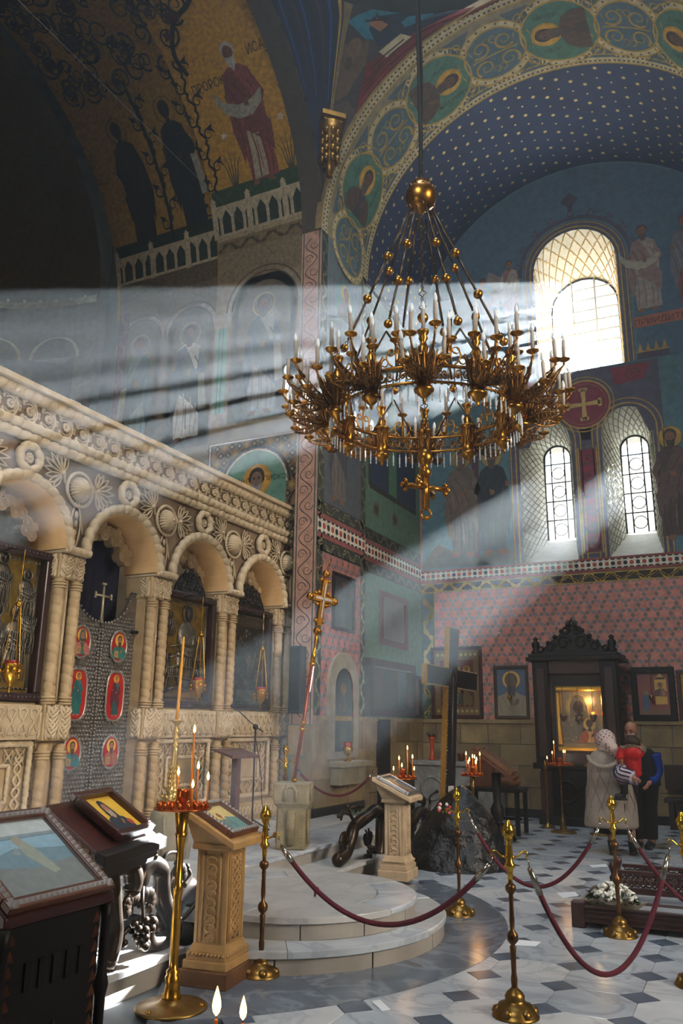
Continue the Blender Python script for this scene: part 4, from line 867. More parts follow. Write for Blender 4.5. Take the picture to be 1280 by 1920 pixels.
# royal doors
silver = mat('chased_silver', '#7d746a', .38, .75, var=.3, vs=20, bump=.3, bs=80); silver_l = mat('silver_bead', '#a39a8e', .35, .8)
DX = -6.65; YD = 7.14; pal = [('#2c6a64', '#b0685a', 'h'), ('#2f6b5e', '#2f6b5e', 0), ('#2c6e6a', '#1f5a58', 0), ('#2a5a58', '#5a2430', 0), ('#2a6c78', '#2a6c78', 0), ('#8a4a40', '#9a5a4a', 0)]
bead = M(); bead.sphere((0, 0, 0), .012, 6); 
studm = M()
for i in range(13):
    for j in range(56):
        y_ = -.27+i*.045+(.0225 if j % 2 else 0); z_ = .03+j*.045
        studm.add([(.004, y_-.02, z_), (.004, y_, z_-.02), (.004, y_+.02, z_), (.004, y_, z_+.02), (.02, y_, z_)], [(0, 1, 4), (1, 2, 4), (2, 3, 4), (3, 0, 4)])
for k, e in enumerate((-1, 1)):
    yc = YD+e*.305; zt = 3.14
    ins = -e                                                  # the dip lies on the meeting side
    d = thing('royal_door', 'silver royal door leaf, '+('nearer the large silver-clad icon with many faces' if e < 0 else 'beside the icon of the seated figure')+', with three red medallions', 'door', (DX, yc, .3)); d['kind'] = 'thing'
    prof = [(-.295, 0), (.295, 0)]; dip = [(.295*ins*1.0-ins*.0, 0)]
    top = []
    for i in range(13):
        t = i/12; y_ = -.295+.59*t; dist = abs(y_-ins*.295); z_ = 2.84 if dist > .46 else 2.84-sqrt(max(0, .46**2-dist**2))*.92
        top.append((y_, z_))
    prof += top[::-1]
    m = M(); m.prism(prof, -.03, .0, Matrix(((0, 0, 1, 0), (1, 0, 0, 0), (0, 1, 0, 0), (0, 0, 0, 1)))); m.build('leaf', silver, d)
    m = M()
    for f in range(0, len(studm.f), 4):
        c = studm.v[studm.f[f][2]]; y_, z_ = c.y, c.z
        lim = min(top, key=lambda q: abs(q[0]-y_))[1]
        if z_ > lim-.02: continue
        m.add([studm.v[i] for i in range(f//4*5, f//4*5+5)], [(0, 1, 4), (1, 2, 4), (2, 3, 4), (3, 0, 4)])
    m.build('stud_pattern', silver, d, kind='stuff')
    m = M()
    for j in range(66): 
        z_ = .04+j*.037
        if z_ < 2.36: m.sphere((.02, ins*.28, z_), .013, 6)
    for q in top: m.sphere((.02, q[0], q[1]), .015, 6)
    m.build('bead_edge', silver_l, d, kind='stuff')
    for j, z_ in enumerate((2.165, 1.59, .97)):
        rx, rz = (.125, .165) if j != 1 else (.135, .26)
        sup = 2 if j != 1 else 3.2
        el = [(rx*abs(cos(t))**(2/sup)*(1 if cos(t) > 0 else -1), rz*abs(sin(t))**(2/sup)*(1 if sin(t) > 0 else -1)) for t in [i*2*pi/28 for i in range(28)]]
        md = M(); md.prism(el, .0, .03, Matrix(((0, 0, 1, 0), (1, 0, 0, 0), (0, 1, 0, z_), (0, 0, 0, 1)))); mo = md.build('medallion', mat('enamel_red', '#a31d1c', .35), d)
        b = M(); b.tube([(.025, u*1.08, z_+v*1.06) for u, v in el], .014, 6, closed=True)
        for i in range(28): b.sphere((.03, el[i][0]*1.16, z_+el[i][1]*1.12), .011, 5)
        b.build('medallion_rim', silver_l, mo)
        p = Paint(lambda u, v, h: (.03+h, u, z_+v), h0=.002, dh=.0012); c = pal[j*2+k]
        if j == 1: p.saint(0, -.225, .47, c[0], c[1], '#d8a63c', '#a8745a', k=1, feet=True)
        else: p.bust(0, -.14, .3, c[0], c[1], '#d0a040', '#9a6a4a', k=1, beard=None if j == 0 and k == 0 else '#4a3426', hood='#4a5a5a' if c[2] else None, book='#b08a5a')
        p.build('medallion_painting', mo, mat('enamel', attr=True, rough=.35))
    for z_ in (2.36, .35): m = M(); m.tube([(.03, -e*-.2, z_), (.05, e*.3, z_)], .02, 6); m.build('hinge', iron, d)
    if e < 0:
        m = M(); T = Tm((.02, .29, 2.42)); m.tube([(0, 0, .0), (0, 0, .42)], [.022, .014], 6, T=T); m.tube([(0, -.12, .3), (0, .12, .3)], .014, 6, T=T)
        for yy, zz in ((-.13, .3), (.13, .3), (0, .44)):
            for s_ in (-1, 0, 1): m.sphere((0, yy+(s_*.0 if zz < .4 else s_*.022), zz+(s_*.022 if zz < .4 else 0)), .018, 6, T=T)
        m.build('door_cross', mat('pale_brass', '#b8a888', .4, .6), d)
# large icons in the bays
def relief_fold(m, pts, r): m.tube(pts, r, 6)
dark_wood = mat('frame_wood', '#2b1512', .4, var=.3, vs=12, coat=.2); riza = mat('riza', '#6d6456', .38, .85, var=.35, vs=14, bump=.25, bs=50); riza_g = mat('riza_gold', '#9a7c3a', .36, .8, var=.35, vs=10)
def big_icon(name, label, yc, w, z0, z1, style):
    X = -6.62; d = wthing(name, label, 'icon', (X, yc, z0))
    m = M(); f = .085
    for a, b, c, e in ((yc-w/2, z0, yc+w/2, z0+f), (yc-w/2, z1-f, yc+w/2, z1), (yc-w/2, z0+f, yc-w/2+f, z1-f), (yc+w/2-f, z0+f, yc+w/2, z1-f)): m.box2((X, a, b), (X+.13, c, e))
    fr = m.build('frame', dark_wood, d, bevel=.015)
    m = M(); n = int(w/.05)
    for i in range(n): m.sphere((X+.13, yc-w/2+(i+.5)*w/n, z0+f/2), .016, 6); m.sphere((X+.13, yc-w/2+(i+.5)*w/n, z1-f/2), .016, 6)
    m.build('carved_beads', dark_wood, fr, kind='stuff')
    m = M(); m.box2((X, yc-w/2+f, z0+f), (X+.03, yc+w/2-f, z1-f)); bd = m.build('panel', riza_g if style < 2 else riza, d)
    m = M(); q = lambda y, z, h=.03: (X+h, yc+y*w, z0+z*(z1-z0))
    m.tube([q(-.4, .08), q(.4, .08), q(.4, .92), q(-.4, .92)], .022, 6, closed=True)
    for i in range(18): m.sphere(q(-.4+.8*i/17, .08, .045), .014, 5); m.sphere(q(-.4+.8*i/17, .92, .045), .014, 5)
    m.build('riza_border', riza, bd)
    m = M()
    def fig(y, z, h, n=7):
        H = z1-z0; c = lambda a, b, d=.05: q(y+a*h*H/w, z+b*h, d)
        m.sphere(c(0, .28, .03), .3*h*H, 14, (.16, .62, 1.0)); m.sphere(c(0, .58, .035), .19*h*H, 14, (.26, .95, 1.05)); m.sphere(c(-.1, .5, .06), .1*h*H, 10, (.35, .6, 1.3)); m.sphere(c(.1, .52, .06), .1*h*H, 10, (.35, .6, 1.2))
        for i in range(n): o = (i/(n-1)-.5); m.tube([c(o*.34, .02, .055), c(o*.3+.02*sin(i*2), .22, .085), c(o*.2, .42, .095), c(o*.26+.03, .62, .085)], .0065, 5)
        for i in range(3): m.tube([c(-.14, .42+i*.06, .09), c(0, .36+i*.06, .11), c(.14, .44+i*.06, .09)], .007, 5)
        m.tube([c(.1*cos(t*.48), .86+.1*sin(t*.48), .05) for t in range(13)], .011, 5, closed=True); m.sphere(c(0, .86, .03), .095*h*H, 14, (.15, 1, 1))
    faces = []
    if style == 0:
        for y, z, h in ((-.25, .12, .5), (-.02, .1, .55), (.22, .12, .52), (.0, .55, .42), (-.28, .5, .35), (.28, .5, .38), (.32, .3, .4)): fig(y, z, h); faces.append((y, z+h*.86, h*.05))
    elif style == 1:
        fig(.02, .15, .78, 9); faces.append((.02, .15+.78*.86, .055))
        for y, z, h in ((-.3, .12, .35), (-.3, .6, .22), (.3, .15, .3)): fig(y, z, h, 4)
        m.box(q(.2, .5, .09), (.03, .18, .26)); 
        for i in range(5): m.tube([q(-.32, .15+i*.09, .07), q(-.2, .17+i*.09, .09), q(.05, .14+i*.1, .1), q(.3, .2+i*.08, .06)], .012, 5)
    else:
        m.box(q(.0, .5, .04), (.03, w*.55, (z1-z0)*.62)); 
        for i in range(10): m.box(q(-.33+.66*(i % 2), .15+.155*(i//2), .04), (.03, w*.12, (z1-z0)*.11))
        r = random.Random(2)
        for i in range(50): m.sphere(q(r.uniform(-.25, .25), r.uniform(.22, .78), .055), r.uniform(.012, .035), 6, (.5, 1, 1))
        m.tube([q(.16*cos(t*.4), .55+.12*sin(t*.4), .06) for t in range(16)], .012, 5, closed=True); fig(0, .3, .35, 4)
    m.build('riza_relief', riza if style < 2 else mat('riza_dark', '#4a453e', .36, .8, var=.3, vs=14), bd)
    if faces:
        m = M()
        for y, z, r in faces: m.sphere(q(y, z, .055), r*1.5, 10, (.4, .75, 1.1))
        m.build('painted_faces', mat('icon_face', '#241710', .6), bd)
    # carved crest standing on the frame
    m = M(); n_ = 18; TC = Matrix(((0, 0, 1, X+.07), (1, 0, 0, yc), (0, 1, 0, z1), (0, 0, 0, 1)))
    m.prism([(-.34, 0)]+[(.34*(2*i/n_-1), .03+.3*cos((2*i/n_-1)*pi/2)**.8*(1+.06*sin(i*2.2))) for i in range(n_+1)]+[(.34, 0)], -.015, .01, TC)
    for y_, z_, r_ in ((-.22, .08, .055), (.22, .08, .055), (-.1, .12, .07), (.1, .12, .07), (0, .22, .07), (-.14, .22, .045), (.14, .22, .045), (0, .08, .04)):
        m.tube([(X+.085, yc+y_+r_*(1-.04*t)*cos(t*.55), z1+z_+r_*(1-.04*t)*sin(t*.55)) for t in range(14)], .016, 6); m.sphere((X+.09, yc+y_, z1+z_), .02, 8)
    if style: m.build('crest', mat('black_lacquer', '#120d0c', .3, coat=.3), d)
    return d
big_icon('screen_icon', 'large silver-clad icon with many figures in a red-brown frame on the icon screen', BAYS[1], 1.14, 1.79, 3.33, 0)
big_icon('screen_icon', 'silver-clad icon of a seated figure holding a book on the icon screen', BAYS[3], 1.1, 1.79, 3.26, 1)
big_icon('screen_icon', 'dark silver icon with a central panel beside the end pier of the screen', BAYS[4], 1.06, 1.79, 3.26, 2)
# hanging oil lamps
brass = mat('brass', '#c08a2e', .25, .95, var=.2, vs=15); brass_o = mat('brass_old', '#8a6a34', .35, .9, var=.3, vs=10)
def oil_lamp(label, y, ztop, zl, lit, tall=.55):
    x = -6.12; d = thing('oil_lamp', label, 'oil lamp', (x, y, zl), 0, 'oil lamps hanging before the icon screen')
    m = M(); m.lathe([(.005, -.17), (.012, -.14), (.006, -.11), (.02, -.09), (.045, -.06), (.075, -.01), (.085, .05), (.08, .07), (.092, .085), (.092, .095)], 14); m.build('bowl', brass, d)
    m = M(); m.lathe([(.06, .09), (.066, .105), (.064, .125)], 12); m.build('glass_cup', mat('ruby_glass', '#7a1812', .15, emit=.15), d)
    m = M()
    for i in range(3): a = i*2.094; m.sphere((.1*cos(a), .1*sin(a), .03), .018, 6); m.tube([(.1*cos(a), .1*sin(a), .0), (.1*cos(a), .1*sin(a), -.05)], [.012, .003], 5)
    m.build('finial', brass, d)
    for i in range(3):
        a = i*2.094; m = M(); k = 26
        m.tube([(.09*cos(a)*(1-.7*t), .09*sin(a)*(1-.7*t), .09+t*tall) for t in [j/k for j in range(k+1)]], .006, 5, mod=lambda L, b: .7+.6*(int(L/.022) % 2)); m.build('chain', brass, d)
    m = M(); m.lathe([(.005, tall+.16), (.012, tall+.14), (.03, tall+.12), (.035, tall+.09), (.01, tall+.08)], 10); m.tube([(0, 0, tall+.14), (0, 0, ztop-zl)], .006, 5, mod=lambda L, b: .7+.6*(int(L/.022) % 2)); m.build('hanger', brass, d)
    m = M(); m.tube([(0, 0, ztop-zl), (-.2, 0, ztop-zl+.03), (-.34, 0, ztop-zl)], .009, 6); m.build('bracket', iron, d)
oil_lamp('gilded oil lamp on chains before the many-figured silver icon', 5.46, 3.2, 2.02, True)
oil_lamp('gilded oil lamp on chains before the icon of the seated figure', 8.37, 3.16, 2.02, True)
oil_lamp('gilded oil lamp on chains before the dark silver panelled icon', 9.84, 3.13, 1.97, False)
# floodlights on the cornice
for y_, lab in ((6.3, 'small silver floodlight on the cornice above the royal doorway pier'), (7.9, 'small silver floodlight on the cornice above the seated figure icon')):
    d = thing('floodlight', lab, 'floodlight', (-6.5, y_, 4.995)); m = M(); m.box((0, 0, .09), (.08, .2, .1), Tm(ry=-.6)); m.build('housing', mat('alu', '#8f979c', .35, .7), d, bevel=.008)
    m = M(); m.box((.045, 0, .09), (.012, .16, .07), Tm(ry=-.6)); m.build('lens', mat('lamp_lens', '#c9d6dc', .1), d); m = M(); m.tube([(0, -.11, .09), (0, -.11, .0), (0, .11, .0), (0, .11, .09)], .01, 6); m.build('bracket', iron, d)
    m = M(); 
    for i in range(6): m.box((-.05, -.08+i*.032, .12), (.05, .006, .1), Tm(ry=-.6))
    m.build('cooling_fin', mat('alu'), d)
# ================================================================ chandelier
CX, CY, HZ, HR = -2.5, 6.77, 4.4, .9
ch = thing('chandelier', 'large gilded ring chandelier with electric candles and crystal drops', 'chandelier', (CX, CY, 3.43))
gold_b = mat('chandelier_gilt', '#a8742a', .3, .95, var=.35, vs=18); gold_d = mat('chandelier_bronze', '#7a552a', .35, .9, var=.4, vs=14)
crystal = mat('crystal', '#dfe9f0', .06, spec=1., alpha=.7); sleeve = mat('candle_sleeve', '#a49a8c', .6, var=.15); bulb_m = mat('bulb', '#eef4f6', .06, spec=1., alpha=.8)
z0 = HZ-3.43
NC = 12; near = atan2(-CY, -CX)                                   # bearing towards the viewer: one canister stands here
def ringpt(a, r, z): return (r*cos(a), r*sin(a), z0+z)
# hoop: two rims and open scrollwork between
m = M()
for z, r in ((.0, .013), (.15, .016)): m.tube([ringpt(i*2*pi/96, HR, z) for i in range(96)], r, 7, closed=True)
m.build('hoop_rim', gold_b, ch)
sc_ = M(); w = 2*pi*HR/NC; 
for e in (-1, 1):
    for i in range(3):
        c = e*(.06+i*.07); sc_.tube([(0, c+.034*(1-.06*t)*cos(e*t*.62), .075+.05*(1-.06*t)*sin(e*t*.62)) for t in range(13)], .0075, 5)
        sc_.sphere((0, c, .075), .014, 6)
    sc_.tube([(0, e*.02*t, .03+.016*t*(t < 5)+.0) for t in range(8)], .006, 5)
for i in range(8): c = -.2+i*.057; sc_.sphere((0, c, -.015), .012, 6); sc_.tube([(0, c, .0), (0, c, .15)], .0045, 4)
scm = sc_.mesh('hoop_scroll', gold_d)
cr = M()                                                          # crest between canisters
for e in (-1, 1):
    cr.tube([(0, e*(.03+.055*sin(t*.45)), .16+.028*t) for t in range(7)], .008, 5); cr.tube([(0, e*(.1+.03*cos(t*.7)), .21+.035*sin(t*.7)) for t in range(9)], .007, 5); cr.tube([(0, e*(.045+.03*cos(t*.7)), .30+.03*sin(t*.7)) for t in range(9)], .007, 5)
    cr.tube([(0, e*(.16+.025*cos(t*.7)), .18+.025*sin(t*.7)) for t in range(9)], .006, 5)
cr.tube([(0, 0, .15), (0, 0, .37)], .009, 6); crm = cr.mesh('crest', gold_b)
# canister
cb = M(); cb.lathe([(.003, -.19), (.012, -.18), (.016, -.165), (.01, -.15), (.03, -.135), (.05, -.115), (.082, -.09), (.088, -.07), (.078, -.06), (.06, -.05), (.064, .0), (.064, .2), (.085, .215), (.09, .23), (.05, .24), (.04, .27), (.048, .31), (.035, .33), (.022, .37), (.04, .4), (.03, .43), (.05, .455), (.055, .47), (.03, .475)], 16)
canm = cb.mesh('canister', gold_b)
hb = M()
for k in range(8):
    for e in (-1, 1): hb.tube([(.066*cos(k*pi/4+e*t*.1), .066*sin(k*pi/4+e*t*.1), .01+t*.03) for t in range(7)], .005, 4)
hbm = hb.mesh('herringbone', gold_d)
# fan bracket: radiating openwork arms on the outside of each canister
fan = M(); TIPS = []
for da, rr, zt in ((-.62, .36, .2), (-.22, .46, .12), (.22, .46, .2), (.62, .36, .12), (-.42, .4, -.08), (.42, .4, -.06)):
    d = V((cos(da), sin(da), 0)); n_ = V((-sin(da), cos(da), 0))
    pts = [d*(.06+(rr-.06)*t)+V((0, 0, -.06+(zt+.06)*t**1.6-.05*sin(pi*t))) for t in [i/9 for i in range(10)]]
    fan.tube(pts, .009, 5); fan.tube([p_+V((0, 0, .07*sin(pi*i/9))) for i, p_ in enumerate(pts)], .007, 5)
    for i in range(1, 7):
        c = pts[i+1]+V((0, 0, .03)); r_ = .042-.003*i
        fan.tube([c+d*(r_*cos(t*.75))+V((0, 0, r_*sin(t*.75))) for t in range(9)], .0055, 4, closed=False); fan.tube([c+n_*(r_*.8*cos(t*.75))+V((0, 0, r_*.8*sin(t*.75))) for t in range(8)], .005, 4)
    for i in range(5): c = pts[2+i]; fan.sphere(c, .012, 5)
    TIPS.append((d*rr+V((0, 0, zt)), da))
for k in range(7):                                                # acanthus sheath below
    a = -1.2+k*.4; fan.tube([(.05*cos(a), .05*sin(a), -.08), (.1*cos(a), .1*sin(a), .02), (.13*cos(a), .13*sin(a), .13), (.17*cos(a), .17*sin(a), .18)], [.02, .026, .018, .006], 6)
fanm = fan.mesh('fan_bracket', gold_d)
pl = M(); pl.lathe([(.008, -.04), (.014, -.03), (.01, -.015), (.03, -.005), (.052, .008), (.055, .014), (.03, .012), (.02, .02), (.02, .025)], 14); plm = pl.mesh('drip_pan', gold_b)
cm = M(); cm.lathe([(.0165, .01), (.0165, .19), (.014, .195)], 10); canl = cm.mesh('candle', sleeve)
bm_ = M(); bm_.lathe([(.009, .195), (.017, .215), (.019, .235), (.014, .262), (.005, .28), (.001, .284)], 10); bulb = bm_.mesh('bulb', bulb_m)
bk = M(); bk.tube([(0, 0, .0), (.004, .004, .13)], .004, 5); bk.lathe([(.012, .13), (.012, .19)], 8); bare = bk.mesh('bare_holder', mat('black_plastic', '#16161a', .5))
rc = random.Random(12)
def candle(x, y, z, pan=True, nobulb=False):
    tl = (rc.uniform(-.06, .06), rc.uniform(-.06, .06), 0)
    if pan: put('drip_pan', plm, ch, (x, y, z))
    kind = rc.random(); c = put('candle', bare if kind < .09 else canl, ch, (x, y, z), tl)
    if kind < .95 and not nobulb: put('bulb', bulb, c)
for k in range(NC):
    a = near+k*2*pi/NC; px_, py_ = HR*cos(a), HR*sin(a)
    c = put('canister', canm, ch, (px_, py_, z0)); put('herringbone', hbm, c)
    candle(px_, py_, z0+.475, False)
    f = put('fan_bracket', fanm, ch, (px_, py_, z0+.06), (0, 0, a))
    for tp, da in TIPS:
        q = Matrix.Rotation(a, 4, 'Z') @ tp; candle(px_+q.x, py_+q.y, z0+.06+q.z+.035)
    b = a+pi/NC; bx, by = HR*cos(b), HR*sin(b)
    put('hoop_scroll', scm, ch, (bx, by, z0), (0, 0, b)); put('crest', crm, ch, (bx, by, z0), (0, 0, b)); candle(bx, by, z0+.4)
# crystal drops under the hoop
cy_ = M(); cy_.lathe([(.001, -.155), (.009, -.14), (.004, -.125), (.0085, -.11), (.0085, -.04), (.003, -.03), (.001, -.0)], 6, smooth=False); cy_.sphere((0, 0, -.015), .007, 5); crys = cy_.mesh('crystal_drop', crystal)
for k in range(NC):
    for i in range(6):
        a = near+(k+.14+i*.145)*2*pi/NC; put('crystal_drop', crys, ch, (HR*cos(a), HR*sin(a), z0-.02-.012*(i % 2)), (0, 0, rc.random()*3))
# hanging rods with balls, down from the great ball
ZB = 6.85-3.43
m = M(); m.lathe([(.01, -.2), (.03, -.18), (.05, -.16), (.075, -.14), (.13, -.1), (.16, -.02), (.155, .05), (.12, .11), (.09, .14), (.1, .155), (.05, .17), (.02, .22), (.015, .28)], 24, Tm((0, 0, ZB))); m.build('suspension_ball', gold_b, ch)
for k in range(12): m = M(); a = k*pi/6; m.tube([(.135*cos(a+.2*sin(t)), .135*sin(a+.2*sin(t)), ZB+.07+.03*cos(t*2)) for t in [i*.8 for i in range(8)]], .01, 5); m.build('ball_scroll', gold_d, ch)
for k in range(6): m = M(); a = k*pi/3; m.tube([(.1*cos(a), .1*sin(a), ZB-.12), (.15*cos(a), .15*sin(a), ZB-.15), (.12*cos(a), .12*sin(a), ZB-.19)], .012, 5); m.build('ball_lug', gold_d, ch)
NR = 8
for k in range(NR):
    a = near+(k+.5)*2*pi/NR; A = V((.11*cos(a), .11*sin(a), ZB-.15)); Bq = V((HR*.93*cos(a), HR*.93*sin(a), z0+.55)); d = Bq-A
    m = M()
    ts = (.0, .33, .36, .62, .65, .93, 1.)
    for t0, t1 in ((.02, .31), (.37, .6), (.66, .9)): m.tube([A+d*t0, A+d*t1], .0125, 6)
    for t in (.33, .36, .62, .65, .92, .95): c = A+d*t; m.tube([c+V((.014*cos(q), 0, .018*sin(q))) for q in [i*1.05 for i in range(6)]], .005, 4, closed=True)
    m.build('rod', mat('rod_bronze', '#4a3a26', .4, .85), ch)
    for t, r_ in ((.345, .045), (.635, .045), (.95, .04)): q = M(); q.sphere(A+d*t, r_, 14); q.build('rod_ball', gold_b, ch)
    q = M()
    for e in (-1, 1): b = a+e*.26; q.tube([Bq, V((HR*cos(b), HR*sin(b), z0+.16))], .009, 6)
    q.build('rod_fork', mat('rod_bronze'), ch)
# central chain of quatrefoil links and the cross below
m = M(); z = ZB-.2; k = 0
while z > .62:
    T = Tm((0, 0, z), rz=(k % 2)*pi/2)
    m.tube([(.028*cos(t)*(1+.35*cos(4*t)), 0, .034*sin(t)*(1+.35*cos(4*t))) for t in [i*2*pi/20 for i in range(20)]], .0055, 4, closed=True, T=T); z -= .075; k += 1
m.build('quatrefoil_chain', mat('rod_bronze'), ch)
q = M(); q.sphere((0, 0, 2.05), .055, 14); q.build('chain_ball', gold_b, ch)
m = M(); m.lathe([(.02, .68), (.06, .66), (.075, .6), (.06, .55), (.03, .52), (.05, .48), (.06, .44), (.03, .4)], 14)
m.tube([(0, 0, .5), (0, 0, .1)], .03, 4, flat=1.2); m.tube([(0, 0, .5), (0, 0, .1)], .036, 8, flat=.5)
for a in (near+pi/2+.5, near-.3):
    d = V((cos(a), sin(a), 0))
    for e in (-1, 1):
        m.tube([d*(.02*e)+V((0, 0, .31)), d*(.2*e)+V((0, 0, .31))], .026, 6); m.tube([d*(.02*e)+V((0, 0, .325)), d*(.2*e)+V((0, 0, .325))], .012, 6)
        for s_ in (-1, 0, 1): m.sphere(d*((.21+.03*(s_ == 0))*e)+V((0, 0, .31+s_*.04)), .026, 8)
m.tube([(0, 0, .12), (.04, 0, .08), (.05, 0, .05), (.02, 0, .0)], .012, 6); m.tube([(0, 0, .12), (-.04, 0, .08), (-.05, 0, .05), (-.02, 0, .0)], .012, 6)
for s_ in range(5): m.sphere((.02*cos(s_*1.26), .02*sin(s_*1.26), .015), .018, 6)
m.build('pendant_cross', gold_b, ch)
# suspension cable up to the dome
m = M(); m.tube([(.01*sin(i*.7), .01*cos(i*.9), ZB+.2+i*.4) for i in range(37)], .024, 6); m.tube([(.03*sin(i*.5), -.02*cos(i*.7), ZB+.2+i*.4) for i in range(37)], .012, 5); m.build('cable', mat('cable_black', '#141414', .7), ch)
# ================================================================ furnishings on the floor
gold_p = mat('polished_brass', '#d2a53a', .2, .95, var=.12, vs=20); brass_d = mat('brown_brass', '#6a4a2a', .33, .85, var=.35, vs=14)
velvet = mat('burgundy_velvet', '#5a1626', .85, var=.25, vs=60, bump=.5, bs=220); chrome = mat('chrome', '#b8b0a4', .2, .95)
wax = mat('beeswax', '#d07a1e', .45); wick_m = mat('wick', '#1a1410', .9)
flame_m = mat('flame', '#ffb45a', .5, emit=14.); flame_c = mat('flame_core', '#ffe9b8', .5, emit=26.)
# ---- stanchions
S_BASE = M(); S_BASE.lathe([(.135, 0), (.135, .008), (.125, .014), (.12, .03), (.095, .062), (.06, .075), (.056, .09), (.058, .105), (.045, .125), (.026, .14), (.018, .15)], 24)
for k in range(6): a = k*pi/3; S_BASE.sphere((.1*cos(a), .1*sin(a), .028), .035, 8, (1, 1, .9))
S_BASE = S_BASE.mesh('base', brass_o)
S_POLE = M(); S_POLE.lathe([(.016, .14), (.02, .19), (.014, .22), (.017, .33), (.02, .36), (.012, .37), (.03, .39), (.034, .41), (.03, .43), (.012, .45), (.016, .5), (.013, .58), (.015, .63), (.012, .64), (.03, .66), (.033, .675), (.03, .69), (.013, .705)], 16); S_POLE = S_POLE.mesh('pole', brass_d)
S_UP = M(); S_UP.lathe([(.013, .7), (.017, .76), (.02, .78), (.032, .79), (.034, .805), (.02, .82), (.022, .86), (.019, .9), (.014, .93), (.019, .94), (.015, .95)], 16); S_UP = S_UP.mesh('upper_pole', gold_p)
S_FIN = M(); S_FIN.grid(lambda s, t: ((.009+.029*sin(pi*min(1, (t*.95+.08))**.75))*(1+.07*cos(2*pi*s*9+t*14)*cos(2*pi*s*9-t*14))*cos(2*pi*s), (.009+.029*sin(pi*min(1, (t*.95+.08))**.75))*(1+.07*cos(2*pi*s*9+t*14)*cos(2*pi*s*9-t*14))*sin(2*pi*s), .955+.1*t), 36, 14); S_FIN.lathe([(.024, .945), (.026, .955), (.02, .965)], 14); S_FIN = S_FIN.mesh('finial', gold_p)
S_HOOK = M(); S_HOOK.tube([(.02, 0, .845), (.05, 0, .85), (.075, 0, .875), (.1, 0, .88), (.108, 0, .86), (.095, 0, .845)], .006, 6); S_HOOK.sphere((.02, 0, .845), .012, 8); S_HOOK = S_HOOK.mesh('hook', gold_p)
ST = {}
def stanchion(key, label, x, y, rz, z=0.):
    d = thing('rope_stanchion', label, 'stanchion', (x, y, z), rz, 'brass rope stanchions'); put('base', S_BASE, d); put('pole', S_POLE, d); put('upper_pole', S_UP, d); put('finial', S_FIN, d)
    put('hook', S_HOOK, d); put('hook', S_HOOK, d, rot=(0, 0, pi)); ST[key] = (V((x, y, z)), rz)
def hook(key, e):
    p, rz = ST[key]; return p+V((cos(rz)*.1*e, sin(rz)*.1*e, .845))
stanchion('L', 'brass stanchion standing before the ambo steps beside the stone lectern', -3.08, 5.07, .15)
stanchion('F', 'brass stanchion standing alone on the octagon tiles with two ropes', -1.39, 5.1, .35)
stanchion('M', 'brass stanchion between the ambo steps and the black rock', -2.48, 7.4, .2)
stanchion('R', 'brass stanchion beside the white flowers on the low wooden bier', -1.12, 7.32, .25)
stanchion('E', 'brass stanchion by the end of the low wooden bier', -.5, 6.2, .5)
stanchion('P', 'brass stanchion beside the processional cross near the pier', -5.15, 8.9, .3, .3)
def rope(label, A, B, sag, knotty=False):
    A, B = V(A), V(B); n = 28; d = wthing('velvet_rope', label, 'rope', (A+B)/2-V((0, 0, sag)), 'burgundy velvet ropes between the stanchions')
    f = lambda t: A.lerp(B, t)-V((0, 0, sag*4*t*(1-t)+.02))
    pts = [f(.06+.88*i/n) for i in range(n+1)]; m = M(); m.tube(pts, .0165, 10); m.build('rope', velvet, d)
    for t0, t1 in ((.015, .075), (.985, .925)):
        q = M(); q.tube([f(t0), f((t0+t1)/2), f(t1)], [.014, .019, .019], 10); q.build('ferrule', chrome, d)
        q = M(); e = A if t0 < .5 else B; q.tube([e+V((0, 0, -.0)), (e+f(t0))/2+V((.006, 0, 0)), f(t0)], .0045, 5); q.build('link', chrome, d)
    if knotty: q = M(); q.sphere(f(.2), .022, 8); q.tube([f(.2), f(.2)+V((0, -.02, -.035))], .008, 5); q.build('thread_knot', velvet, d)
rope('burgundy velvet rope hanging across the front of the ambo steps', hook('L', 1), hook('F', -1), .43, True)
rope('burgundy velvet rope hanging from the stanchion by the rock to the one by the flowers', hook('M', 1), hook('R', -1), .53)
rope('burgundy velvet rope swinging low over the white octagon tiles', hook('F', 1), hook('E', -1), .68)
rope('burgundy velvet rope hanging over the low wooden bier', hook('R', 1), hook('E', 1)+V((.6, .9, 0)), .58)
rope('faded burgundy rope strung along the stone base of the pier', hook('P', 1), (-5.0, 11.2, .98), .35)
# ---- candles and candle stands
FL = M(); FL.lathe([(.001, 0), (.006, .006), (.0085, .016), (.007, .028), (.003, .042), (.0005, .05)], 10); FL = FL.mesh('flame', flame_m)
FC = M(); FC.lathe([(.001, .004), (.0035, .01), (.004, .018), (.002, .028), (.0004, .034)], 8); FC = FC.mesh('flame_core', flame_c)
CANM = {}
def wax_candle(label, group, x, y, z, h, r=.004, lit=True, lean=(0, 0), fs=1.):
    d = thing('candle', label, 'candle', (x, y, z), 0, group, (lean[0], lean[1], 0)); k = (round(h, 3), r)
    if k not in CANM: m = M(); m.lathe([(r*1.05, 0), (r, h*.5), (r*.85, h-.004), (r*.5, h)], 8); CANM[k] = m.mesh('wax', wax)
    put('wax', CANM[k], d)
    q = M(); q.tube([(0, 0, h), (.001, 0, h+.012)], .0012, 4); q.build('wick', wick_m, d)
    if lit: f = put('flame', FL, d, (0, 0, h+.006)); f.scale = (fs, fs, fs); put('flame_core', FC, f)
    return d
copper = mat('copper_cup', '#b8622c', .28, .9, var=.25, vs=30)
CUP = M(); CUP.lathe([(.006, 0), (.008, .01), (.014, .02), (.012, .032), (.009, .036)], 8); CUP = CUP.mesh('cup', copper)
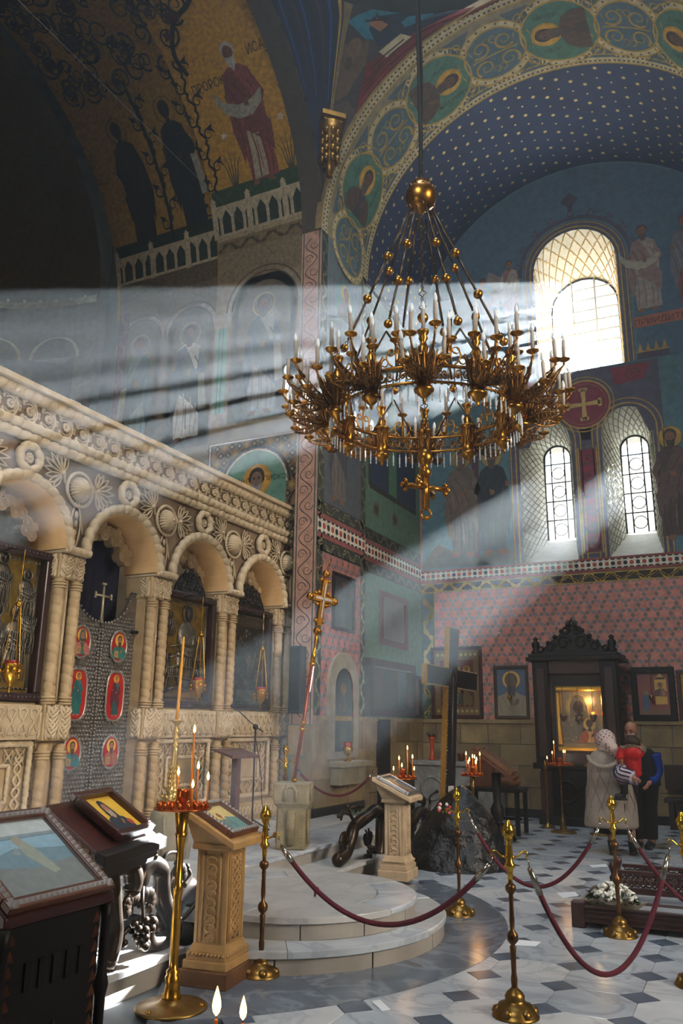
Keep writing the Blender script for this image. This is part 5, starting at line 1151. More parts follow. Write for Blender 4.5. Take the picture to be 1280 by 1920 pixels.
def candle_stand(label, where, x, y, h, R, base_r, stem, cand, z=0., cups=(14, 8), knobs=True):
    d = thing('candle_stand', label, 'candle stand', (x, y, z), 0, 'brass candle stands')
    m = M(); m.lathe([(base_r, 0), (base_r, .012), (base_r*.96, .018), (.1, .03), (.075, .04), (.06, .055)], 28); m.build('base', brass_o, d)
    if knobs:
        for k in range(3): q = M(); a = k*2.1+.4; q.sphere((base_r*.85*cos(a), base_r*.85*sin(a), .022), .014, 8); q.build('foot_screw', brass, d)
    m = M(); m.lathe([(.06, .05), (.05, .07), (.042, .13), (.045, .17), (.036, .18), (.04, .2), (.026, .21), (.024, .25), (stem*1.25, h*.42), (stem, h*.55), (stem*1.2, h*.555), (stem*1.2, h*.62), (stem, h*.625), (stem*.95, h*.8), (stem*1.4, h*.86), (stem*1.7, h*.88), (stem*1.3, h*.885), (stem*1.9, h*.985), (stem*2, h)], 18); m.build('stem', brass if h > 1 else brass_o, d)
    m = M(); m.lathe([(.02, h), (R, h+.006), (R+.006, h+.012), (R+.006, h+.018), (R-.004, h+.013), (.02, h+.012)], 32); m.build('tray', copper, d)
    for n, rr in zip(cups, (R*.86, R*.55)):
        for i in range(n): a = 2*pi*i/n; put('candle_cup', CUP, d, (rr*cos(a), rr*sin(a), h+.013))
    m = M(); m.lathe([(.012, h+.01), (.018, h+.03), (.012, h+.045), (.035, h+.06), (.042, h+.09), (.038, h+.11), (.042, h+.125)], 14); m.build('oil_cup', copper, d)
    srt = sorted({c[2] for c in cand}, reverse=True); nmz = ['tallest', 'second tallest', 'third tallest', 'fourth tallest', 'fifth tallest', 'shortest']
    gl_ = bpy.data.lights.new('candle_glow', 'POINT'); gl_.energy = 1.6; gl_.color = (1, .55, .22); gl_.shadow_soft_size = .06; go_ = bpy.data.objects.new('candle_glow', gl_); COL.objects.link(go_); go_.location = (x, y, z+h+.3)
    for i, (a, rr, L, lit, r) in enumerate(cand):
        wax_candle(('shortest' if L == srt[-1] else nmz[srt.index(L)])+' lit beeswax candle on the brass stand '+where, 'beeswax candles on the brass stands', x+rr*R*cos(a), y+rr*R*sin(a), z+h+.035, L, r, lit)
candle_stand('tall brass candle stand with a wide round base beside the stone lectern', 'beside the carved stone lectern', -3.19, 4.27, 1.08, .17, .21, .023,
             [(2.6, .6, .16, 1, .0045), (.9, .5, .2, 1, .0045), (-.2, .4, .42, 1, .0075), (-.5, .75, .1, 1, .005), (.3, .9, .14, 1, .004)], cups=(18, 11))
candle_stand('brass candle stand behind the pale lectern near the black rock', 'behind the pale lectern', -3.78, 9.3, .98, .17, .15, .017,
             [(3.1, .7, .06, 1, .0045), (2.9, .3, .18, 1, .0045), (.2, .35, .3, 1, .0065), (.5, .7, .2, 1, .0045), (2.5, .1, .1, 1, .004), (-.2, .95, .07, 1, .004)])
candle_stand('brass candle stand beside the tall black cross', 'beside the tall black cross', -3.38, 10.75, .96, .15, .16, .017,
             [(k*.9, .35+.12*(k % 4), .12+.035*(k*5 % 4), 1, .0045) for k in range(9)])
candle_stand('slim brass candle stand before the glazed icon case', 'before the glazed icon case', -2.85, 13.7, 1.0, .22, .2, .013,
             [(3.3, .5, .14, 1, .005), (2.9, .4, .3, 1, .006), (0.3, .3, .16, 1, .005), (.8, .5, .16, 1, .005), (3.2, .9, .06, 1, .005)])
candle_stand('slim brass candle stand half hidden behind the woman in beige', 'hidden by the woman in beige', -2.26, 13.75, 1.0, .22, .2, .013,
             [(3.0, .1, .17, 1, .005), (2.8, .5, .08, 1, .005), (.6, .4, .16, 1, .005)])
# two candles burning just in front of the camera, on a stand mostly below the frame
for px_, py_, r in ((405, 1888, 1.), (455, 1896, .8)):
    b = Pz(px_, py_+22, .93); wax_candle('beeswax candle near the gilded lectern base, only its '+('larger' if r > .9 else 'smaller')+' flame rising into view', 'candles on the unseen front stand', b.x, b.y, .63, .3, .005, True, fs=1.25*r)
fs_ = Pz(430, 1990, .62); d = thing('candle_tray', 'round brass candle tray below the two front flames', 'candle tray', (fs_.x, fs_.y, 0)); m = M(); m.lathe([(.16, 0), (.16, .01), (.03, .03), (.02, .06), (.018, .58), (.03, .6), (.17, .61), (.175, .63), (.165, .618), (.02, .615)], 24); m.build('stand', brass_o, d)
# ---- lecterns
wood_r = mat('red_wood', '#3a1a14', .35, var=.3, vs=10, coat=.25); wood_k = mat('ebony_wood', '#120d0b', .5, var=.3, vs=10, spec=.3); wood_b = mat('brown_wood', '#5a3420', .4, var=.3, vs=12)
gstone = mat('gilded_stone', '#b48d56', .5, col2='#9a7848', vs=8, bump=.2, bs=60); pstone = mat('pale_stone', '#c9b190', .55, col2='#b39a7a', vs=8, bump=.2, bs=60)
pane = mat('icon_glass', '#e8f0f4', .04, alpha=.07)
def slab(m, xl, xh, zl, zh, w, th): m.add([(xl, -w/2, zl), (xl, w/2, zl), (xh, w/2, zh), (xh, -w/2, zh), (xl, -w/2, zl-th), (xl, w/2, zl-th), (xh, w/2, zh-th), (xh, -w/2, zh-th)], [(0, 1, 2, 3), (7, 6, 5, 4), (0, 4, 5, 1), (1, 5, 6, 2), (2, 6, 7, 3), (3, 7, 4, 0)])
def lying_icon(label, loc, rz, t, w, h, fw, fmat, painter, deep=.035, chip=None, gl=True, bg_='#c9a040'):
    d = thing('framed_icon', label, 'icon', loc, 0, 'icons laid on the lecterns', (0, t, rz))
    for nm, a, b in (('frame_rail', (h/2-fw, -w/2), (h/2, w/2)), ('frame_rail', (-h/2, -w/2), (-h/2+fw, w/2)), ('frame_rail', (-h/2+fw, -w/2), (h/2-fw, -w/2+fw)), ('frame_rail', (-h/2+fw, w/2-fw), (h/2-fw, w/2))):
        m = M(); m.box2((a[0], a[1], 0), (b[0], b[1], deep)); m.build(nm, fmat, d, bevel=.005)
    m = M(); m.box2((-h/2+fw, -w/2+fw, .0), (h/2-fw, w/2-fw, .01)); m.build('board', fmat, d)
    p = Paint(lambda u, v, hh: (-v, u, .01+hh), h0=.001, dh=.0005); a, b = w/2-fw, h/2-fw; p.rect(-a, -b, a, b, bg_); painter(p, a, b); p.build('painting', d, mat('icon_paint', attr=True, rough=.45, var=.1, vs=30))
    if gl: m = M(); m.add([(-h/2+fw, -w/2+fw, deep-.006), (h/2-fw, -w/2+fw, deep-.006), (h/2-fw, w/2-fw, deep-.006), (-h/2+fw, w/2-fw, deep-.006)], [(0, 1, 2, 3)]); m.build('glass', pane, d)
    if chip:
        q = M(); n = int(w/.028); nh = int(h/.028)
        tri = lambda x, y, s: q.add([(x-s, y-s, deep), (x+s, y-s, deep), (x+s, y+s, deep), (x-s, y+s, deep), (x, y, deep+.014)], [(0, 1, 4), (1, 2, 4), (2, 3, 4), (3, 0, 4)])
        for i in range(n):
            for x in (h/2-fw*.5, -h/2+fw*.5): tri(x, -w/2+w*(i+.5)/n, .013)
        for i in range(nh):
            for y in (w/2-fw*.5, -w/2+fw*.5): tri(-h/2+h*(i+.5)/nh, y, .013)
        q.build('chip_carving', chip, d, kind='stuff')
    return d
# ---- glass-topped carved case in the near corner
L1 = thing('icon_lectern', 'dark chip-carved lectern holding the glazed pale blue icon', 'lectern', (-2.74, 2.64, 0))
m = M(); m.box2((-.2, -.25, .1), (.19, .25, .86)); m.build('body', wood_k, L1, bevel=.01)
m = M(); m.add([(.22, -.29, .86), (.22, .29, .86), (-.23, .29, .86), (-.23, -.29, .86), (.22, -.29, .9), (.22, .29, .9), (-.23, .29, 1.2), (-.23, -.29, 1.2)], [(3, 2, 1, 0), (4, 5, 6, 7), (0, 1, 5, 4), (1, 2, 6, 5), (2, 3, 7, 6), (3, 0, 4, 7)]); m.build('desk', wood_r, L1, bevel=.008)
m = M()
for i in range(5): m.box2((.19, -.15+i*.07, .62), (.2, -.12+i*.07, .72))
m.build('painted_slot', mat('slot_shade', '#050404', .9), L1)  # black blocks on the face, the dark of open slots put in colour
m = M()
for i in range(13):
    for y_ in (-.225, .225): m.add([(.19, y_-.022, .13+i*.055), (.19, y_+.022, .13+i*.055), (.19, y_, .175+i*.055), (.207, y_, .15+i*.055)], [(0, 1, 3), (1, 2, 3), (2, 0, 3)])
for i in range(7):
    for j in range(13): m.add([(-.19+i*.058, -.25, .12+j*.056), (-.14+i*.058, -.25, .12+j*.056), (-.165+i*.058, -.25, .17+j*.056), (-.165+i*.058, -.265, .135+j*.056)], [(0, 1, 3), (1, 2, 3), (2, 0, 3)])
m.build('chip_carving', wood_b, L1, kind='stuff')
for x_, y_ in ((.2, .27), (.2, -.27), (-.2, .27), (-.2, -.27)):
    q = M(); q.lathe([(.03, 0), (.035, .03), (.02, .06), (.034, .1), (.036, .14), (.02, .17), (.022, .5), (.032, .55), (.02, .6), (.022, .8), (.03, .86)], 12, Tm((x_, y_, 0))); q.build('turned_post', wood_k, L1)
q = M(); q.tube([(.21, -.08, .2), (.215, 0, .32), (.21, .08, .2)], .02, 6); q.tube([(.21, -.05, .3), (.215, 0, .48), (.21, .05, .3)], .016, 6); q.sphere((.21, 0, .26), .03, 8); q.build('carved_ornament', wood_k, L1)
def p_robe(p, a, b):
    p.rect(-a, b*.62, a, b, '#c2ccca', 1); p.rect(-a, -b, a, b*.55, '#6f8f9c', 1); p.poly([(-a, .0), (-a*.2, b*.25), (a, b*.1), (a, b*.5), (-a, b*.5)], '#8fb6c8', 2); p.poly([(-a, -b), (a, -b), (a, -b*.2), (0, -b*.35), (-a, -b*.15)], '#7c8280', 2)
    p.poly([(-.02, b*.4), (.03, b*.42), (.06, b*.2), (.1, -b*.5), (.06, -b*.55), (-.01, -b*.0)], '#9aa292', 3); p.circ(.0, b*.45, .026, '#a39a86', 4); p.poly([(-.03, b*.3), (-.07, b*.1), (-.03, b*.05)], '#8f9a94', 3)
lying_icon('glazed pale blue icon of a robed figure in a chip-carved frame', (-2.745, 2.64, 1.052), 0, .587, .56, .53, .055, wood_b, p_robe, .03, mat('chip_wood', '#8f8884', .35), bg_='#8a9a9e')
# ---- dark lectern with the hooded monk
L2 = thing('icon_lectern', 'dark red wooden lectern holding the icon of a hooded monk', 'lectern', (-3.72, 4.2, .15), radians(15))
m = M(); slab(m, .2, -.2, .7, .97, .84, .05); m.build('desk', wood_r, L2, bevel=.006)
m = M(); slab(m, .23, .17, .71, .735, .88, .07); m.build('lower_ledge', wood_k, L2, bevel=.008)
m = M(); slab(m, .19, -.19, .65, .91, .76, .08); m.build('apron', wood_k, L2, bevel=.006)
q = M()
for i in range(9): t = i/8; q.tube([(.19-.38*t+.02*cos(a*.8), -.425, .67+.25*t+.03*sin(a*.8)-.02) for a in range(8)], .009, 5)
q.build('scroll_carving', mat('carved_brown', '#4a3428', .4, var=.3), L2)
m = M(); m.lathe([(.16, 0), (.16, .03), (.1, .06), (.05, .1), (.04, .2), (.07, .26), (.075, .32), (.045, .38), (.04, .5), (.07, .58), (.09, .66)], 16, Tm((-.1, -.2, 0))); m.build('turned_column', wood_k, L2)
for a in (0, 2.1, 4.2): q = M(); q.tube([(-.1+.03*cos(a), -.2+.03*sin(a), .2), (-.1+.14*cos(a), -.2+.14*sin(a), .16), (-.1+.19*cos(a), -.2+.19*sin(a), .05), (-.1+.23*cos(a), -.2+.23*sin(a), .03)], [.03, .035, .03, .035], 8); q.build('foot', wood_k, L2)
def p_monk(p, a, b): p.bust(0, -b, 2*b*.98, '#26343f', '#2c3c48', '#caa23c', '#a8765a', k=1, hood='#22282e', beard='#b9aa98'); p.circ(a*.55, -b*.55, .03, '#a5362c', 8)
lying_icon('framed icon of a hooded bearded monk on yellow ground', (-3.72-.02, 4.26, .15+.87), radians(15), .593, .5, .42, .045, wood_r, p_monk, .05, gl=False, bg_='#d8b23e')
# ---- carved stone lecterns
def stone_lectern(label, where, x, y, z, rz, hp, w, dp, mt, painter, fmat, dark_base=True, ibg='#c9a04a', iw=.34, ih=.3, bevel_frame=None):
    d = thing('stone_lectern', label, 'lectern', (x, y, z), rz)
    m = M(); m.box((0, 0, .05), (.34, .4, .1)); m.build('plinth', mat('base_bronze', '#6a4a32', .4, .3, var=.3) if dark_base else mt, d, bevel=.008)
    m = M(); m.box((0, 0, .125), (.31, .36, .05)); m.box((0, 0, .17), (.28, .33, .05)); m.box((0, 0, .215), (.27, .31, .05), taper=.86); m.build('moulded_base', mt, d, bevel=.006)
    q = M()
    for i in range(10): q.sphere((.142, -.145+i*.032, .185), .013, 6); q.sphere((-.12+i*.027, -.168, .185), .012, 6)
    q.build('bead_row', mt, d, kind='stuff')
    m = M(); m.box2((-.105, -.125, .23), (.105, .125, hp)); m.build('shaft', mt, d, bevel=.006)
    m = M()
    for e in (-1, 1):
        for f in (-1, 1): m.box2((.1*e-.012, .118*f-.012, .23), (.1*e+.012, .118*f+.012, hp))
    m.build('corner_bead', mt, d, bevel=.004)
    q = M(); n = int((hp-.3)/.05); L = hp-.3
    for k in range(3):
        for e in (-1, 1): q.tube([(.108, e*.075*sin(t*pi/3+k*2.09), .26+L*t/(n*1.0)) for t in range(n+1)], .0085, 5)
    q.tube([(.108, -.088, .25), (.108, .088, .25), (.108, .088, hp-.03), (.108, -.088, hp-.03)], .007, 5, closed=True); q.build('lattice_carving', mt, d)
    q = M()
    for i in range(n): q.tube([(.035*cos(t*.8)*(1 if i % 2 else -1), -.128, .28+i*.05+.028*sin(t*.8)) for t in range(7)], .007, 5)
    for e in (-1, 1): q.tube([(.06*e, -.128, .25), (.06*e, -.128, hp-.02)], .006, 5)
    q.build('scroll_carving', mt, d)
    m = M(); m.box2((-.14, -.16, hp), (.14, .16, hp+.035)); m.build('neck', mt, d, bevel=.006)
    zl, zh = hp+.06, hp+.27; m = M(); slab(m, dp/2, -dp/2, zl, zh, w, .045); m.build('desk', mt, d, bevel=.006)
    m = M(); m.add([(dp/2-.05, -w/2+.03, zl-.03), (dp/2-.05, w/2-.03, zl-.03), (-dp/2+.02, w/2-.03, zh-.06), (-dp/2+.02, -w/2+.03, zh-.06), (.13, -.15, hp+.03), (.13, .15, hp+.03), (-.13, .15, hp+.03), (-.13, -.15, hp+.03)], [(0, 1, 2, 3), (0, 4, 5, 1), (1, 5, 6, 2), (2, 6, 7, 3), (3, 7, 4, 0), (7, 6, 5, 4)]); m.build('desk_support', mt, d)
    t = atan2(zh-zl, dp); c, s_ = cos(rz), sin(rz); zc = (zl+zh)/2
    return lying_icon(where, (x, y, z+zc+.002), rz, t, iw, ih, .035, fmat, painter, .04, bevel_frame, bg_=ibg)
def p_land(p, a, b): p.poly([(-a, -b), (a, -b), (a, b*.0), (0, b*.2), (-a, -b*.1)], '#5a8a86', 1); p.bust(-.02, -b*.7, b*1.3, '#6a8a7a', '#4a7a82', '#d8b454', k=2)
stone_lectern('gilded carved stone lectern with a lattice shaft and dark base', 'small icon with a silvery carved frame on the gilded stone lectern', -3.27, 4.84, 0, .12, .8, .46, .4, gstone, p_land, wood_b, True, '#cdb873', .4, .36, mat('silver_chip', '#8f8a84', .35, .6))
def p_vir(p, a, b): p.bust(0, -b, b*1.9, '#5a3a34', '#3a3434', '#a88a4a', k=1, child=True)
stone_lectern('pale carved stone lectern standing beyond the ambo steps', 'silver-framed icon on the pale stone lectern beyond the ambo', -3.62, 8.75, 0, .1, .78, .5, .44, pstone, p_vir, mat('silver_frame', '#8a8a8c', .3, .7), False, '#6a6a6a', .44, .4)
# ---- bronze vine railings
bronze = mat('bronze', '#33281e', .3, .7, var=.35, vs=6)
def vine(label, path, rad, Y0_, leafs, grapes, tend, X0):
    # path in (y, z) in the plane of the rail
    b = V((X0, path[0][0], path[0][1])); d = wthing('vine_railing', label, 'railing', (X0, sum(p_[0] for p_ in path)/len(path), Y0_))
    pts = smoothpath([(X0+(p_[2] if len(p_) > 2 else 0), p_[0], p_[1]) for p_ in path], 10); n = len(pts)
    rr = [rad*(1+.05*sin(i*.35)) for i in range(n)]; rr[0] *= .8; rr[-1] *= .5
    m = M(); m.tube(pts, rr, 14); m.sphere(pts[0], rad*1.05, 12); m.sphere(pts[-1], rad*.8, 10); m.build('stem', bronze, d)
    for y_, z_, a, s_ in leafs:
        m = M()
        for k in range(6): t = -1.3+k*.52; m.sphere((X0+.03, y_+.05*s_*cos(a+t), z_+.05*s_*sin(a+t)), .045*s_, 8, (.45, 1, 1))
        m.tube([(X0+.03, y_, z_), (X0, y_-.06*cos(a), z_-.06*sin(a))], .012, 5); m.build('leaf', bronze, d)
    g = M(); g.sphere((0, 0, 0), .028, 10); gm = g.mesh('grape', bronze)
    for y_, z_ in grapes:
        r = random.Random(int(y_*100))
        for i in range(16):
            lv = i//4; put('grape', gm, d, (X0+.05+r.uniform(-.04, .04), y_+(i % 4-1.5)*.04*(1-lv*.22), z_-lv*.045+r.uniform(-.008, .008)))
        m = M(); m.tube([(X0+.03, y_, z_+.2), (X0+.05, y_-.02, z_+.1), (X0+.05, y_, z_)], .014, 6); m.build('stalk', bronze, d)
    for t in tend:
        m = M(); m.tube(smoothpath([(X0+.02, y_, z_) for y_, z_ in t], 5), [.022-.012*i/(5*(len(t)-1)) for i in range(5*(len(t)-1)+1)], 7); m.sphere((X0+.02, *t[-1]), .026, 8); m.build('tendril', bronze, d)
def vpx(X0, *pts): return [(lambda q: (q.y, q.z))(Px(x, y, X0)) for x, y in pts]
X0 = -3.66
vine('thick bronze vine railing with a grape bunch beside the hooded monk lectern', vpx(X0, (200, 1806), (213, 1746), (209, 1691), (207, 1640), (222, 1622), (244, 1626), (250, 1650), (246, 1672)), .062, .15,
     [(*vpx(X0, (240, 1700))[0], 2.2, 1.1), (*vpx(X0, (268, 1690))[0], .5, 1.)], vpx(X0, (256, 1725)), [vpx(X0, (250, 1640), (268, 1612), (285, 1605)), vpx(X0, (236, 1740), (226, 1752), (228, 1768))], X0)
X0 = -3.7
vine('bronze vine loop coiling down beside the gilded stone lectern', vpx(X0, (259, 1662), (268, 1636), (285, 1622), (302, 1634), (304, 1682), (318, 1718), (326, 1745), (305, 1766), (283, 1772), (273, 1756), (274, 1738), (284, 1732)), .06, .15,
     [(*vpx(X0, (330, 1640))[0], 1.2, .9)], [], [vpx(X0, (322, 1726), (342, 1718), (362, 1694), (378, 1670)), vpx(X0, (340, 1660), (352, 1640), (345, 1625)), vpx(X0, (296, 1622), (310, 1600), (330, 1598))], X0)
vine('bronze vine stump coiling against the ambo steps', [(5.02, .2), (5.1, .34), (5.24, .42), (5.36, .36), (5.42, .2)], .085, .15, [(5.1, .46, 1.5, .8)], [], [[(5.1, .36), (5.02, .5), (5.1, .62)]], -3.85)
X0 = -4.08
vine('dark bronze vine railing with drooping leaves behind the ambo steps', vpx(X0, (634, 1612), (648, 1600), (657, 1575), (663, 1552), (675, 1540), (690, 1530), (704, 1520), (714, 1534), (714, 1570), (711, 1604)), .07, .15,
     [(*vpx(X0, (640, 1578))[0], 2.2, 1.2), (*vpx(X0, (685, 1566))[0], -1.5, 1.3), (*vpx(X0, (637, 1528))[0], 2, .6), (*vpx(X0, (668, 1515))[0], .8, .6)], vpx(X0, (686, 1588)), [vpx(X0, (664, 1550), (655, 1530), (642, 1524), (632, 1530)), vpx(X0, (660, 1540), (652, 1520), (662, 1512), (674, 1512)), vpx(X0, (655, 1530), (648, 1512))], X0)
X0 = -4.02
vine('bronze vine railing with buds rising between the pale lectern and the boulder', vpx(X0, (760, 1590), (765, 1560), (774, 1538), (786, 1522), (798, 1528), (802, 1560)), .07, .15,
     [(*vpx(X0, (790, 1505))[0], 1.2, .8), (*vpx(X0, (772, 1560))[0], 2.5, 1.)], [], [vpx(X0, (798, 1540), (803, 1510), (803, 1494), (816, 1484)), vpx(X0, (790, 1522), (790, 1508), (782, 1502)), vpx(X0, (800, 1560), (812, 1530), (824, 1524))], X0)
# ---- stone block with the processional cross
d = thing('stone_post', 'weathered carved stone post with arched niches holding the processional cross', 'stone post', (-4.62, 8.18, .3), .35)
m = M(); m.add([(.16*a, .16*b, z_) for a, b, z_ in [(-1, -1, 0), (1, -1, 0), (1, 1, 0), (-1, 1, 0)]]+[(.15*a, .15*b, .42) for a, b in ((-1, -1), (1, -1), (1, 1), (-1, 1))]+[(.19*a, .19*b, .47) for a, b in ((-1, -1), (1, -1), (1, 1), (-1, 1))]+[(.2*a, .2*b, .68) for a, b in ((-1, -1), (1, -1), (1, 1), (-1, 1))],
      [(3, 2, 1, 0)]+[(k*4+i, k*4+(i+1) % 4, k*4+4+(i+1) % 4, k*4+4+i) for k in range(3) for i in range(4)]+[(12, 13, 14, 15)]); oldst = mat('weathered_stone', '#8d8264', .8, col2='#75694e', vs=7, bump=.5, bs=30); m.build('block', oldst, d, bevel=.015)
for rz_ in (0, pi/2, -pi/2, pi):
    q = M(); T = Tm(rz=rz_); q.tube([(.2, -.06, .5), (.2, -.06, .6), (.2, -.03, .645), (.2, .03, .645), (.2, .06, .6), (.2, .06, .5)], .018, 6, T=T); q.tube([(.165, 0, .05), (.16, 0, .4)], .05, 8, T=T, flat=.5)
    q.build('carved_niche', oldst, d)
pc = thing('processional_cross', 'gilded processional cross on a long red-brown pole set in the stone post', 'cross', (-4.62, 8.18, .98), 0, None, (radians(-3.5), radians(7.0), 0))
m = M(); m.tube([(0, 0, 0), (0, 0, 1.3)], .022, 10); m.build('pole', mat('copper_pole', '#7a3a26', .35, .5, var=.2), pc)
for z_ in (.0, .55, .62, 1.28): m = M(); m.lathe([(.024, z_), (.03, z_+.01), (.03, z_+.03), (.024, z_+.04)], 12); m.build('pole_ring', brass, pc)
m = M(); m.lathe([(.026, 1.3), (.026, 1.42), (.02, 1.43), (.012, 1.5), (.02, 1.6), (.01, 1.66)], 10); m.build('collar', brass, pc)
m = M(); T = Tm((0, 0, 1.66), rz=radians(60))
m.lathe([(.02, -.02), (.05, .0), (.055, .04), (.02, .07)], 12, T); m.box((0, 0, .36), (.075, .05, .56), T); m.box((0, 0, .4), (.3, .05, .085), T); m.build('cross_body', gold_b, pc, bevel=.012)
kn_ = [(-.17, .4, .048), (.17, .4, .048), (0, .7, .05)]+[(e*x, z, r) for e in (-1, 1) for x, z, r in ((.06, .47, .028), (.06, .33, .028), (.1, .455, .022), (.1, .345, .022), (.05, .62, .03), (.05, .14, .028))]
for x_, z_, r_ in kn_: m = M(); m.sphere((x_, 0, z_), r_, 10, T=T); m.build('knob', gold_b, pc)
m = M(); m.tube([(0, 0, .74), (0, 0, .86)], .007, 6, T=T); m.tube([(-.03, 0, .82), (.03, 0, .82)], .006, 6, T=T); m.build('top_cross', gold_b, pc)
m = M(); m.box((0, -.03, .4), (.22, .012, .03), T); m.box((0, -.03, .38), (.02, .012, .4), T); m.build('silver_inlay', silver_l, pc)
# ---- black rock and the great cross
from mathutils import noise as _n
rk = M()
def rock(s, t):
    a = 2*pi*s; z_ = t; r = (1-t**1.5)**.75
    x_, y_, zz = .62*r*cos(a), .6*r*sin(a), .9*t
    f = 1+.16*_n.noise(V((x_*2.2, y_*2.2, zz*2.2)))+.06*_n.noise(V((x_*7, y_*7, zz*7)))+.025*_n.noise(V((x_*18, y_*18, zz*18)))
    return (x_*f, y_*f, max(0, zz*(1+.06*_n.noise(V((x_*4, y_*4, 3))))))
rk.grid(rock, 96, 44)
for v in rk.v: pass
RKX, RKY = -3.28, 9.9
ro = rk.build('black_rock', mat('black_boulder', '#0c0d10', .3, var=.5, vs=9, bump=.9, bs=24), None, (RKX, RKY, 0)); tag(ro, 'large glossy black rough boulder at the foot of the tall cross', 'rock')
CB = Py(838, 1492, 9.95)
cr_ = thing('great_cross', 'tall black cross edged with gilded nailed sides rising from the black boulder', 'cross', (CB.x, CB.y, CB.z-.06), 0, None, (radians(-2.0), radians(2.2), radians(-10)))
blackp = mat('black_panel', '#0e0d10', .45); goldside = mat('gold_side', '#a8853f', .45, .6, col2='#8a6a30', vs=40, bump=.5, bs=90)
H_, AW, BW_, TH = 2.12, .66, .125, .035
def crossprism(g, x0, x1): return [(-BW_+g, 0), (BW_-g, 0), (BW_-g, 1.36+g), (AW-g, 1.36+g), (AW-g, 1.6-g), (BW_-g, 1.6-g), (BW_-g, H_-g), (-BW_+g, H_-g), (-BW_+g, 1.6-g), (-AW+g, 1.6-g), (-AW+g, 1.36+g), (-BW_+g, 1.36+g)]
TX = Matrix(((0, 0, 1, 0), (1, 0, 0, 0), (0, 1, 0, 0), (0, 0, 0, 1)))
m = M(); m.prism(crossprism(0, 0, 0), -TH, TH, TX); m.build('core', goldside, cr_)
m = M(); m.prism(crossprism(.012, 0, 0), TH, TH+.008, TX); m.build('front_panel', blackp, cr_)
nail = M(); nail.sphere((0, 0, 0), .008, 5); nm_ = nail.mesh('nail', chrome); cp = crossprism(.006, 0, 0)
q = M()
for i in range(len(cp)):
    a, b = V(cp[i]), V(cp[(i+1) % len(cp)]); n = max(1, int((b-a).length/.045))
    for j in range(n): c = a.lerp(b, j/n); q.sphere((TH+.008, c.x, c.y), .007, 5)
q.build('nail_row', chrome, cr_, kind='stuff')
m = M(); m.tube([(TH+.012, .07*cos(t), 1.5+.12*sin(t)) for t in [i*2*pi/20 for i in range(20)]], .006, 5, closed=True); m.tube([(TH+.01, 0, .3), (TH+.01, 0, 1.5)], .02, 6, flat=.4); m.build('inlaid_emblem', mat('emblem', '#2a201c', .4), cr_)
m = M(); m.add([(TH+.012, -.07, .08), (TH+.012, .07, .08), (TH+.012, .07, .18), (TH+.012, -.07, .18)], [(0, 1, 2, 3)]); m.build('paper_note', mat('paper', '#b4b2ac', .8), cr_)
fl = M(); r = random.Random(1)
for i in range(14): fl.sphere((RKX-.1+r.uniform(-.1, .1), RKY-.3+r.uniform(-.05, .05), .66+r.uniform(-.05, .05)), .022, 6, col=['#b02a2a', '#d8d0c4', '#c95a5a', '#3a5a34'][i % 4])
tag(fl.build('flower_posy', mat('petals', attr=True, rough=.7)), 'small posy of red and white flowers lying on the black boulder', 'flowers')
# ---- tall brass candlestick on a stone drum
bp = Px(316, 1600, -5.5); bp = V((-5.35, 6.98, .3))
d = thing('stone_drum', 'broken grey stone column drum standing on the platform', 'stone drum', bp); m = M(); m.lathe([(.2, 0), (.21, .1), (.19, .3), (.2, .44), (.17, .46)], 18); m.build('drum', oldst, d)
m = M(); 
for k in range(5): a = k*1.25; m.tube([(.2*cos(a), .2*sin(a), .04), (.21*cos(a+.1), .21*sin(a+.1), .25), (.19*cos(a), .19*sin(a), .42)], .015, 5)
m.build('carved_rib', oldst, d)
d = thing('tall_candlestick', 'tall ornate gilded candlestick standing on the stone drum', 'candlestick', (bp.x, bp.y, bp.z+.46))
m = M(); m.lathe([(.15, 0), (.155, .02), (.13, .05), (.12, .08), (.09, .1), (.085, .13), (.06, .15), (.075, .17), (.075, .19), (.05, .21), (.05, .24), (.042, .3), (.04, .36), (.03, .56), (.033, .58), (.018, .6), (.045, .62), (.02, .64), (.018, .67), (.05, .69), (.02, .71), (.022, .74), (.04, .76), (.016, .78), (.02, .82), (.04, .84), (.075, .86), (.08, .868), (.03, .872)], 18); m.build('stem', mat('pale_gilt', '#c9a860', .3, .85, var=.2, vs=15), d)
q = M()
for k in range(8):
    a = k*pi/4
    for j in range(5): q.sphere(((.06-.004*j)*cos(a), (.06-.004*j)*sin(a), .22+j*.045), .014, 6, (1, 1, 1.6))
    q.sphere((.13*cos(a), .13*sin(a), .05), .03, 8); q.sphere((.1*cos(a), .1*sin(a), .12), .022, 8)
q.build('leaf_ornament', mat('pale_gilt'), d)
c = thing('tall_candle', 'tall thin unlit yellow candle in the ornate gilded candlestick', 'candle', (bp.x, bp.y, bp.z+.46+.868), 0, None, (0, radians(1.5), 0)); m = M(); m.lathe([(.018, 0), (.016, .4), (.013, .82), (.006, .86)], 10); m.build('wax', mat('wax_yellow', '#d8962e', .5, var=.1), c); q = M(); q.tube([(0, 0, .86), (.002, 0, .88)], .003, 4); q.build('wick', wick_m, c)
